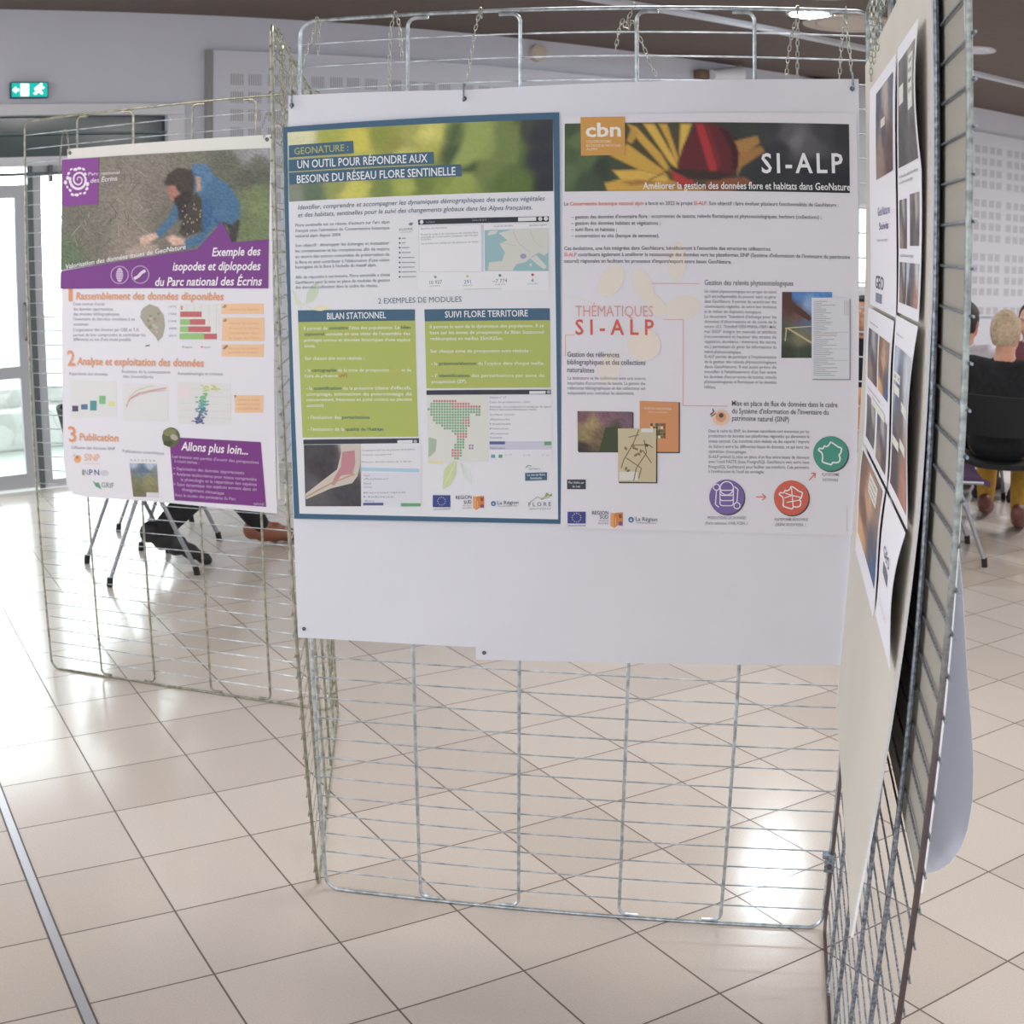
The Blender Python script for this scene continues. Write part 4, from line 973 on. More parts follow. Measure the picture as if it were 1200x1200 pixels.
(14,3.09,99,[692,-3270,876,-3263,875,-3287,691,-3294]),(14,3.18,100,[1031,-3261,1208,-3255,1207,-3283,1030,-3290]),(15,3.27,84,[1270,-2283,2325,-2255,2325,-2294,1269,-2322]),(15,4.36,57,[2146,-2271,2281,-2266,2281,-2291,2146,-2296]),(15,4.45,85,[2321,-2275,2321,-2278,2320,-2281,2318,-2284,2316,-2287,2312,-2289,2309,-2290,2306,-2290,2302,-2290,2299,-2289,2296,-2287,2294,-2285,2292,-2282,2291,-2279,2290,-2275,2291,-2272,2292,-2269,2294,-2266,2296,-2263,2299,-2261,2302,-2260,2306,-2260,2309,-2260,2312,-2261,2316,-2263,2318,-2265,2320,-2268,2321,-2271]),
(15,3.54,101,[1273,-2334,1795,-2317,1802,-2870,1278,-2891]),(15,2.63,102,[1797,-2317,2333,-2305,2336,-2859,1794,-2876]),(15,4.72,103,[1285,-2681,1355,-2699,1344,-2798,1283,-2859]),(15,4.81,104,[1280,-2434,1297,-2434,1297,-2452,1280,-2452]),(15,4,104,[1304,-2388,1321,-2387,1321,-2405,1304,-2405]),(15,4.09,104,[1303,-2411,1320,-2410,1320,-2428,1303,-2428]),(15,4.18,104,[1303,-2434,1320,-2434,1320,-2451,1303,-2452]),(15,4.27,104,[1303,-2457,1320,-2457,1320,-2474,1303,-2475]),(15,4.36,104,[1302,-2480,1320,-2480,1320,-2498,1302,-2498]),(15,4.45,105,[1327,-2364,1344,-2364,1344,-2381,1327,-2381]),
(15,4.54,104,[1327,-2387,1344,-2387,1344,-2404,1326,-2404]),(15,4.63,104,[1326,-2410,1344,-2410,1344,-2428,1326,-2428]),(15,4.72,104,[1326,-2434,1344,-2433,1343,-2451,1326,-2451]),(15,4.81,104,[1326,-2457,1343,-2456,1343,-2474,1326,-2474]),(15,4,104,[1326,-2480,1343,-2480,1343,-2497,1326,-2498]),(15,4.09,104,[1326,-2503,1343,-2503,1342,-2520,1325,-2521]),(15,4.18,104,[1325,-2526,1342,-2526,1342,-2544,1325,-2544]),(15,4.27,105,[1350,-2364,1367,-2364,1367,-2381,1350,-2381]),(15,4.36,104,[1350,-2387,1367,-2386,1367,-2404,1350,-2404]),(15,4.45,104,[1350,-2410,1367,-2410,1366,-2427,1349,-2427]),
(15,4.54,104,[1349,-2433,1366,-2433,1366,-2450,1349,-2450]),(15,4.63,104,[1349,-2456,1366,-2456,1366,-2473,1349,-2474]),(15,4.72,104,[1349,-2480,1366,-2479,1366,-2496,1348,-2497]),(15,4.81,104,[1348,-2503,1366,-2502,1366,-2520,1348,-2520]),(15,4,104,[1348,-2526,1366,-2526,1365,-2543,1348,-2544]),(15,4.09,104,[1348,-2549,1365,-2549,1365,-2566,1348,-2567]),(15,4.18,105,[1373,-2363,1390,-2363,1390,-2380,1373,-2380]),(15,4.27,104,[1373,-2386,1390,-2386,1390,-2404,1372,-2404]),(15,4.36,104,[1372,-2410,1390,-2409,1390,-2426,1372,-2427]),(15,4.45,104,[1372,-2433,1390,-2432,1389,-2450,1372,-2450]),
(15,4.54,104,[1372,-2456,1389,-2456,1389,-2473,1372,-2473]),(15,4.63,104,[1372,-2479,1389,-2479,1389,-2496,1372,-2496]),(15,4.72,104,[1372,-2502,1389,-2502,1388,-2519,1371,-2520]),(15,4.81,104,[1371,-2526,1388,-2525,1388,-2542,1371,-2543]),(15,4,104,[1371,-2549,1388,-2548,1388,-2566,1371,-2566]),(15,4.09,105,[1396,-2363,1413,-2362,1413,-2380,1396,-2380]),(15,4.18,104,[1396,-2386,1413,-2386,1413,-2403,1396,-2403]),(15,4.27,104,[1396,-2409,1413,-2409,1412,-2426,1395,-2426]),(15,4.36,104,[1395,-2432,1412,-2432,1412,-2449,1395,-2450]),(15,4.45,104,[1395,-2456,1412,-2455,1412,-2472,1395,-2473]),
(15,4.54,104,[1395,-2479,1412,-2478,1412,-2496,1395,-2496]),(15,4.63,104,[1394,-2502,1412,-2502,1412,-2519,1394,-2519]),(15,4.72,104,[1394,-2525,1412,-2525,1411,-2542,1394,-2542]),(15,4.81,104,[1394,-2548,1411,-2548,1411,-2565,1394,-2566]),(15,4,104,[1394,-2572,1411,-2571,1411,-2588,1394,-2589]),(15,4.09,105,[1419,-2362,1436,-2362,1436,-2380,1419,-2380]),(15,4.18,104,[1419,-2386,1436,-2385,1436,-2402,1418,-2403]),(15,4.27,104,[1418,-2409,1436,-2408,1436,-2426,1418,-2426]),(15,4.36,104,[1418,-2432,1435,-2432,1435,-2449,1418,-2449]),(15,4.45,104,[1418,-2455,1435,-2455,1435,-2472,1418,-2472]),
(15,4.54,104,[1418,-2478,1435,-2478,1435,-2495,1418,-2496]),(15,4.63,104,[1418,-2502,1435,-2501,1434,-2518,1417,-2519]),(15,4.72,104,[1417,-2525,1434,-2524,1434,-2542,1417,-2542]),(15,4.81,104,[1417,-2548,1434,-2548,1434,-2565,1417,-2565]),(15,4,104,[1417,-2571,1434,-2571,1434,-2588,1417,-2588]),(15,4.09,104,[1417,-2594,1434,-2594,1434,-2611,1416,-2612]),(15,4.18,105,[1442,-2362,1459,-2362,1459,-2379,1442,-2379]),(15,4.27,104,[1442,-2385,1459,-2385,1458,-2402,1442,-2402]),(15,4.36,104,[1441,-2408,1458,-2408,1458,-2425,1441,-2426]),(15,4.45,104,[1441,-2432,1458,-2431,1458,-2448,1441,-2449]),
(15,4.54,104,[1441,-2454,1458,-2454,1458,-2472,1441,-2472]),(15,4.63,104,[1441,-2478,1458,-2478,1458,-2495,1440,-2495]),(15,4.72,104,[1440,-2501,1458,-2500,1458,-2518,1440,-2518]),(15,4.81,104,[1440,-2524,1458,-2524,1457,-2541,1440,-2542]),(15,4,104,[1440,-2547,1457,-2547,1457,-2564,1440,-2565]),(15,4.09,104,[1440,-2570,1457,-2570,1457,-2588,1440,-2588]),(15,4.18,104,[1440,-2594,1457,-2593,1457,-2611,1440,-2611]),(15,4.27,105,[1465,-2362,1482,-2361,1482,-2378,1464,-2379]),(15,4.36,104,[1464,-2385,1482,-2384,1482,-2402,1464,-2402]),(15,4.45,104,[1464,-2408,1481,-2408,1481,-2425,1464,-2425]),
(15,4.54,104,[1464,-2431,1481,-2431,1481,-2448,1464,-2448]),(15,4.63,104,[1464,-2454,1481,-2454,1481,-2471,1464,-2471]),(15,4.72,104,[1464,-2477,1481,-2477,1481,-2494,1464,-2494]),(15,4.81,104,[1464,-2500,1481,-2500,1480,-2517,1463,-2518]),(15,4,104,[1463,-2524,1480,-2523,1480,-2540,1463,-2541]),(15,4.09,104,[1463,-2547,1480,-2546,1480,-2564,1463,-2564]),(15,4.18,104,[1463,-2570,1480,-2570,1480,-2587,1463,-2587]),(15,4.27,104,[1463,-2593,1480,-2593,1480,-2610,1462,-2610]),(15,4.36,105,[1488,-2361,1505,-2361,1504,-2378,1487,-2378]),(15,4.45,105,[1487,-2384,1504,-2384,1504,-2401,1487,-2402]),
(15,4.54,105,[1487,-2408,1504,-2407,1504,-2424,1487,-2425]),(15,4.63,104,[1487,-2430,1504,-2430,1504,-2448,1487,-2448]),(15,4.72,104,[1487,-2454,1504,-2453,1504,-2470,1487,-2471]),(15,4.81,104,[1486,-2477,1504,-2476,1504,-2494,1486,-2494]),(15,4,104,[1486,-2500,1504,-2500,1503,-2517,1486,-2517]),(15,4.09,104,[1486,-2523,1503,-2523,1503,-2540,1486,-2540]),(15,4.18,104,[1486,-2546,1503,-2546,1503,-2563,1486,-2564]),(15,4.27,104,[1486,-2570,1503,-2569,1503,-2586,1486,-2587]),(15,4.36,104,[1486,-2593,1503,-2592,1502,-2610,1486,-2610]),(15,4.45,104,[1485,-2616,1502,-2616,1502,-2633,1485,-2633]),
(15,4.54,105,[1484,-2779,1501,-2778,1501,-2796,1484,-2796]),(15,4.63,105,[1484,-2802,1501,-2802,1501,-2819,1484,-2820]),(15,4.72,105,[1484,-2826,1501,-2825,1500,-2842,1483,-2843]),(15,4.81,105,[1510,-2361,1528,-2360,1527,-2378,1510,-2378]),(15,4,105,[1510,-2384,1527,-2384,1527,-2401,1510,-2401]),(15,4.09,105,[1510,-2407,1527,-2407,1527,-2424,1510,-2424]),(15,4.18,104,[1510,-2430,1527,-2430,1527,-2447,1510,-2447]),(15,4.27,104,[1510,-2453,1527,-2453,1527,-2470,1510,-2470]),(15,4.36,104,[1510,-2476,1526,-2476,1526,-2493,1509,-2494]),(15,4.45,104,[1509,-2500,1526,-2499,1526,-2516,1509,-2517]),
(15,4.54,104,[1509,-2523,1526,-2522,1526,-2540,1509,-2540]),(15,4.63,104,[1509,-2546,1526,-2546,1526,-2563,1509,-2563]),(15,4.72,104,[1509,-2569,1526,-2568,1526,-2586,1508,-2586]),(15,4.81,104,[1508,-2592,1526,-2592,1526,-2609,1508,-2610]),(15,4,104,[1508,-2615,1526,-2615,1525,-2632,1508,-2633]),(15,4.09,104,[1508,-2638,1525,-2638,1525,-2656,1508,-2656]),(15,4.18,104,[1507,-2732,1524,-2731,1524,-2748,1507,-2749]),(15,4.27,104,[1507,-2755,1524,-2754,1524,-2772,1507,-2772]),(15,4.36,105,[1507,-2778,1524,-2778,1524,-2795,1507,-2796]),(15,4.45,105,[1507,-2802,1524,-2801,1524,-2818,1506,-2819]),
(15,4.54,105,[1506,-2825,1524,-2824,1524,-2842,1506,-2842]),(15,4.63,104,[1506,-2848,1524,-2848,1523,-2865,1506,-2866]),(15,4.72,105,[1533,-2384,1550,-2383,1550,-2400,1533,-2401]),(15,4.81,105,[1533,-2406,1550,-2406,1550,-2424,1533,-2424]),(15,4,104,[1533,-2430,1550,-2429,1550,-2446,1532,-2447]),(15,4.09,104,[1532,-2453,1550,-2452,1550,-2470,1532,-2470]),(15,4.18,104,[1532,-2476,1550,-2476,1549,-2493,1532,-2493]),(15,4.27,104,[1532,-2499,1549,-2499,1549,-2516,1532,-2516]),(15,4.36,104,[1532,-2522,1549,-2522,1549,-2539,1532,-2539]),(15,4.45,104,[1532,-2545,1549,-2545,1549,-2562,1532,-2562]),
(15,4.54,104,[1532,-2568,1549,-2568,1548,-2585,1532,-2586]),(15,4.63,104,[1532,-2592,1548,-2591,1548,-2608,1531,-2609]),(15,4.72,104,[1531,-2615,1548,-2614,1548,-2632,1531,-2632]),(15,4.81,105,[1531,-2638,1548,-2638,1548,-2655,1531,-2655]),(15,4,105,[1531,-2661,1548,-2661,1548,-2678,1531,-2678]),(15,4.09,104,[1531,-2684,1548,-2684,1548,-2701,1530,-2702]),(15,4.18,104,[1530,-2708,1548,-2707,1548,-2725,1530,-2725]),(15,4.27,104,[1530,-2731,1548,-2730,1547,-2748,1530,-2748]),(15,4.36,104,[1530,-2754,1547,-2754,1547,-2771,1530,-2772]),(15,4.45,105,[1530,-2778,1547,-2777,1547,-2794,1530,-2795]),
(15,4.54,105,[1530,-2801,1547,-2800,1547,-2818,1530,-2818]),(15,4.63,105,[1530,-2824,1547,-2824,1546,-2841,1529,-2842]),(15,4.72,104,[1529,-2848,1546,-2847,1546,-2864,1529,-2865]),(15,4.81,105,[1556,-2383,1573,-2383,1573,-2400,1556,-2400]),(15,4,105,[1556,-2406,1573,-2406,1573,-2423,1556,-2423]),(15,4.09,104,[1556,-2429,1572,-2429,1572,-2446,1555,-2446]),(15,4.18,104,[1555,-2452,1572,-2452,1572,-2469,1555,-2470]),(15,4.27,104,[1555,-2475,1572,-2475,1572,-2492,1555,-2493]),(15,4.36,104,[1555,-2498,1572,-2498,1572,-2515,1555,-2516]),(15,4.45,104,[1555,-2522,1572,-2521,1572,-2538,1555,-2539]),
(15,4.54,104,[1555,-2545,1572,-2544,1572,-2562,1554,-2562]),(15,4.63,104,[1554,-2568,1572,-2568,1572,-2585,1554,-2585]),(15,4.72,104,[1554,-2591,1571,-2591,1571,-2608,1554,-2608]),(15,4.81,104,[1554,-2614,1571,-2614,1571,-2631,1554,-2632]),(15,4,105,[1554,-2638,1571,-2637,1571,-2654,1554,-2655]),(15,4.09,105,[1554,-2661,1571,-2660,1571,-2678,1554,-2678]),(15,4.18,104,[1554,-2684,1571,-2684,1570,-2701,1554,-2701]),(15,4.27,104,[1553,-2707,1570,-2707,1570,-2724,1553,-2724]),(15,4.36,104,[1553,-2730,1570,-2730,1570,-2747,1553,-2748]),(15,4.45,104,[1553,-2754,1570,-2753,1570,-2770,1553,-2771]),
(15,4.54,104,[1553,-2777,1570,-2776,1570,-2794,1553,-2794]),(15,4.63,104,[1553,-2800,1570,-2800,1570,-2817,1552,-2818]),(15,4.72,104,[1552,-2824,1570,-2823,1570,-2840,1552,-2841]),(15,4.81,105,[1579,-2382,1596,-2382,1596,-2400,1578,-2400]),(15,4,105,[1578,-2406,1596,-2405,1595,-2422,1578,-2423]),(15,4.09,104,[1578,-2429,1595,-2428,1595,-2446,1578,-2446]),(15,4.18,104,[1578,-2452,1595,-2452,1595,-2469,1578,-2469]),(15,4.27,104,[1578,-2475,1595,-2474,1595,-2492,1578,-2492]),(15,4.36,104,[1578,-2498,1595,-2498,1595,-2515,1578,-2515]),(15,4.45,105,[1578,-2521,1595,-2521,1595,-2538,1578,-2538]),
(15,4.54,105,[1578,-2544,1594,-2544,1594,-2561,1577,-2562]),(15,4.63,104,[1577,-2567,1594,-2567,1594,-2584,1577,-2585]),(15,4.72,104,[1577,-2590,1594,-2590,1594,-2608,1577,-2608]),(15,4.81,104,[1577,-2614,1594,-2613,1594,-2630,1577,-2631]),(15,4,105,[1577,-2637,1594,-2636,1594,-2654,1577,-2654]),(15,4.09,105,[1577,-2660,1594,-2660,1594,-2677,1576,-2678]),(15,4.18,104,[1576,-2683,1594,-2683,1594,-2700,1576,-2701]),(15,4.27,104,[1576,-2706,1593,-2706,1593,-2724,1576,-2724]),(15,4.36,104,[1576,-2730,1593,-2729,1593,-2747,1576,-2747]),(15,4.45,104,[1576,-2753,1593,-2753,1593,-2770,1576,-2770]),
(15,4.54,105,[1601,-2382,1618,-2382,1618,-2399,1601,-2399]),(15,4.63,105,[1601,-2405,1618,-2405,1618,-2422,1601,-2422]),(15,4.72,104,[1601,-2428,1618,-2428,1618,-2445,1601,-2446]),(15,4.81,104,[1601,-2451,1618,-2451,1618,-2468,1601,-2468]),(15,4,104,[1601,-2474,1618,-2474,1618,-2491,1601,-2492]),(15,4.09,104,[1601,-2498,1618,-2497,1618,-2514,1600,-2515]),(15,4.18,105,[1600,-2521,1618,-2520,1618,-2538,1600,-2538]),(15,4.27,105,[1600,-2544,1617,-2543,1617,-2560,1600,-2561]),(15,4.36,104,[1600,-2567,1617,-2566,1617,-2584,1600,-2584]),(15,4.45,104,[1600,-2590,1617,-2590,1617,-2607,1600,-2607]),
(15,4.54,104,[1600,-2613,1617,-2613,1617,-2630,1600,-2630]),(15,4.63,105,[1600,-2636,1617,-2636,1617,-2653,1600,-2654]),(15,4.72,105,[1600,-2660,1616,-2659,1616,-2676,1599,-2677]),(15,4.81,105,[1624,-2382,1641,-2381,1641,-2398,1624,-2399]),(15,4,105,[1624,-2405,1641,-2404,1641,-2422,1624,-2422]),(15,4.09,104,[1624,-2428,1641,-2428,1641,-2445,1624,-2445]),(15,4.18,104,[1624,-2451,1641,-2450,1641,-2468,1624,-2468]),(15,4.27,104,[1624,-2474,1640,-2474,1640,-2491,1624,-2491]),(15,4.36,104,[1624,-2497,1640,-2497,1640,-2514,1623,-2514]),(15,4.45,105,[1623,-2520,1640,-2520,1640,-2537,1623,-2537]),
(15,4.54,105,[1623,-2543,1640,-2543,1640,-2560,1623,-2560]),(15,4.63,104,[1623,-2566,1640,-2566,1640,-2583,1623,-2584]),(15,4.72,105,[1647,-2404,1664,-2404,1664,-2421,1647,-2422]),(15,4.81,104,[1646,-2427,1664,-2427,1664,-2444,1646,-2444]),(15,4,104,[1646,-2450,1664,-2450,1663,-2467,1646,-2468]),(15,4.09,105,[1670,-2404,1686,-2404,1686,-2421,1669,-2421]),(15,4.18,104,[1669,-2427,1686,-2426,1686,-2444,1669,-2444]),(15,4.27,104,[1669,-2450,1686,-2450,1686,-2467,1669,-2467]),(15,4.36,105,[1692,-2403,1709,-2403,1709,-2420,1692,-2420]),(15,4.45,104,[1692,-2426,1709,-2426,1709,-2443,1692,-2444]),
(15,4.54,104,[1692,-2449,1709,-2449,1709,-2466,1692,-2466]),(15,4.63,104,[1692,-2472,1709,-2472,1709,-2489,1692,-2490]),(15,4.72,105,[1715,-2403,1732,-2402,1732,-2420,1715,-2420]),(15,4.81,104,[1715,-2426,1732,-2426,1732,-2443,1714,-2443]),(15,4,104,[1714,-2449,1732,-2448,1732,-2466,1714,-2466]),(15,4.09,104,[1714,-2472,1732,-2472,1731,-2489,1714,-2489]),(15,4.18,106,[1633,-2735,1649,-2734,1648,-2752,1633,-2753]),(15,4.27,106,[1632,-2758,1648,-2758,1648,-2776,1632,-2776]),(15,4.36,106,[1656,-2734,1672,-2734,1671,-2752,1656,-2752]),(15,4.45,106,[1656,-2758,1671,-2757,1671,-2775,1655,-2775]),
(15,3.54,107,'Station n° 25',[1812,-2340,1951,-2335,16],0.4,0),(15,3.63,107,'Date de prospection : 2021',[1812,-2379,2152,-2369,16],0.4,0),(15,3.72,107,'Remarque : zone prospectée en totalité par les agents',[1812,-2418,2326,-2404,16],0.4,0),(15,3.81,107,'Relevé des perturbations par maille',[1812,-2441,2204,-2430,16],0.4,0),(15,3,107,'Surface totale',[1812,-2484,2023,-2477,16],0.4,0),(15,3.09,107,'Altitude',[1812,-2525,1984,-2519,16],0.4,0),(15,3.18,107,'Habitat',[1812,-2564,1990,-2557,16],0.4,0),(15,3.27,107,'Pente',[1811,-2603,1970,-2597,16],0.4,0),
(15,3.36,107,'Auteur',[1811,-2644,1976,-2638,16],0.4,0),(15,3.45,107,'Saisie',[1811,-2679,1917,-2674,16],0.4,0),(15,3.54,108,[1809,-2703,2331,-2686,2331,-2754,1809,-2774]),(15,4.63,99,[1809,-2703,1941,-2699,1941,-2724,1809,-2728]),(15,4.72,100,[2272,-2690,2331,-2688,2331,-2719,2273,-2721]),(15,4.81,109,'Maille prospectée',[1815,-2767,1941,-2762,16],0,0),(15,3,110,[1822,-2814,1856,-2813,1856,-2841,1822,-2842]),(15,3.09,111,[1886,-2812,1919,-2812,1919,-2839,1886,-2840]),(15,3.18,112,'0 / 12',[1940,-2822,2000,-2819,14],0,0),(15,3.27,112,'0 / 12',[2098,-2818,2156,-2814,14],0,0),
(15,3.36,112,'0 / 12',[2254,-2813,2312,-2809,14],0,0),(16,3.45,113,[1401,-3125,1415,-2959,1474,-2894,1524,-2886,1517,-2992,1466,-3089]),(16,4.54,114,[1408,-3116,1516,-2894,1511,-2891,1402,-3114]),(16,4.63,114,[1423,-3076,1488,-3004,1485,-3001,1420,-3073]),(16,4.72,114,[1444,-3031,1494,-2976,1492,-2973,1441,-3028]),(16,4.81,114,[1464,-2987,1501,-2948,1498,-2945,1461,-2984]),(16,4,114,[1485,-2942,1507,-2920,1504,-2917,1482,-2940]),(16,3.09,115,[1552,-2894,1641,-2970,1645,-2966,1556,-2889]),(16,3.18,115,[1640,-2968,1655,-3067,1661,-3066,1646,-2967]),
(16,3.27,115,[1551,-2892,1584,-3000,1590,-2998,1557,-2890]),(16,3.36,115,[1585,-3002,1656,-3069,1660,-3064,1589,-2997]),(16,3.45,115,[1552,-2892,1653,-3060,1656,-3058,1556,-2890]),(16,4.54,116,[1278,-2895,1424,-2883,1403,-2908,1282,-2913]),(17,3.63,43,[2111,-2961,2297,-2949,2297,-3015,2113,-3028]),(17,4.72,117,'Le site de Flore',[2131,-2986,2282,-2977,18],0.5,0),(17,4.81,117,'Sentinelle',[2156,-3012,2254,-3007,18],0.5,0),(17,3,118,[2120,-2920,2140,-2900,2134,-2894,2114,-2914]),(17,3.09,118,[2136,-2901,2164,-2904,2164,-2896,2137,-2893]),(17,3.18,119,'GeoNature',[2141,-2934,2238,-2927,16],0,0),
(18,3.27,120,[1315,-3180,1469,-3175,1468,-3279,1313,-3285]),(18,4.36,121,[1430,-3228,1428,-3232,1424,-3232,1421,-3229,1424,-3225,1428,-3225]),(18,4.45,121,[1425,-3246,1423,-3250,1419,-3250,1416,-3246,1419,-3242,1423,-3242]),(18,4.54,121,[1412,-3259,1410,-3263,1406,-3263,1404,-3259,1406,-3255,1410,-3255]),(18,4.63,121,[1395,-3264,1393,-3268,1388,-3268,1386,-3264,1389,-3260,1393,-3260]),(18,4.72,121,[1378,-3260,1376,-3264,1371,-3264,1369,-3260,1372,-3256,1376,-3256]),(18,4.81,121,[1366,-3248,1363,-3252,1359,-3252,1357,-3248,1359,-3244,1364,-3244]),
(18,4,121,[1361,-3231,1359,-3235,1354,-3235,1352,-3231,1355,-3227,1359,-3227]),(18,4.09,121,[1366,-3214,1364,-3218,1359,-3218,1357,-3214,1360,-3210,1364,-3210]),(18,4.18,121,[1379,-3201,1377,-3205,1372,-3205,1370,-3201,1372,-3197,1377,-3197]),(18,4.27,121,[1396,-3196,1394,-3200,1390,-3200,1387,-3196,1390,-3192,1394,-3192]),(18,4.36,121,[1413,-3200,1411,-3204,1406,-3204,1404,-3200,1407,-3196,1411,-3196]),(18,4.45,121,[1426,-3212,1424,-3216,1419,-3216,1417,-3212,1419,-3208,1424,-3208]),(18,3.54,122,'UNION EUROPÉENNE',[1317,-3309,1467,-3300,12],0,0),
(19,3.63,123,'REGION',[1517,-3209,1653,-3198,30],0.8,0),(19,3.72,123,'SUD',[1587,-3247,1653,-3240,30],0.8,0),(19,3.81,124,'PROVENCE',[1580,-3269,1653,-3264,12],0,0),(19,3,124,'ALPES',[1570,-3290,1653,-3284,12],0,0),(19,3.09,125,[1666,-3176,1693,-3181,1693,-3295,1665,-3280]),(19,3.18,126,[1693,-3181,1721,-3174,1761,-3170,1761,-3276,1721,-3274,1693,-3295]),(19,4.27,127,[1725,-3190,1753,-3185,1753,-3213,1737,-3217]),
(19,4.36,128,[1757,-3256,1756,-3260,1755,-3264,1754,-3267,1752,-3269,1749,-3271,1746,-3272,1743,-3273,1740,-3273,1737,-3272,1734,-3270,1732,-3268,1730,-3264,1729,-3261,1729,-3258,1729,-3254,1730,-3250,1732,-3248,1734,-3245,1737,-3243,1740,-3242,1743,-3241,1746,-3241,1749,-3242,1752,-3244,1754,-3247,1756,-3250,1756,-3253]),(19,4.45,129,[1702,-3214,1702,-3274,1708,-3274,1708,-3214]),
(20,3.54,130,[1862,-3233,1862,-3238,1860,-3242,1858,-3246,1854,-3250,1850,-3253,1845,-3255,1840,-3255,1836,-3255,1831,-3254,1827,-3251,1824,-3248,1821,-3244,1819,-3239,1819,-3234,1819,-3229,1821,-3225,1824,-3220,1827,-3217,1831,-3214,1836,-3212,1841,-3212,1846,-3212,1850,-3213,1854,-3216,1858,-3219,1860,-3223,1862,-3228]),(20,4.63,131,[1830,-3242,1841,-3224,1850,-3241]),(20,3.72,132,'La Région',[1876,-3240,2058,-3227,30],0.6,0),(20,3.81,133,'Auvergne-Rhône-Alpes',[1880,-3260,2050,-3248,12],0,0),(21,3,134,'F L O R E',[2143,-3246,2334,-3235,34],0.6,0),
(21,3.09,135,'SENTINELLE',[2149,-3274,2334,-3263,12],0,0),(21,3.18,136,[2159,-3210,2218,-3164,2214,-3160,2155,-3206]),(21,3.27,136,[2215,-3165,2254,-3179,2256,-3174,2217,-3159]),(21,3.36,136,[2256,-3179,2300,-3150,2296,-3145,2253,-3174]),(21,3.45,137,[2278,-3154,2294,-3120,2314,-3135,2298,-3159]),(21,3.54,138,[2310,-3147,2341,-3126,2337,-3154]),(21,3.63,139,[2246,-3188,2324,-3161,2322,-3155,2244,-3182]),
]
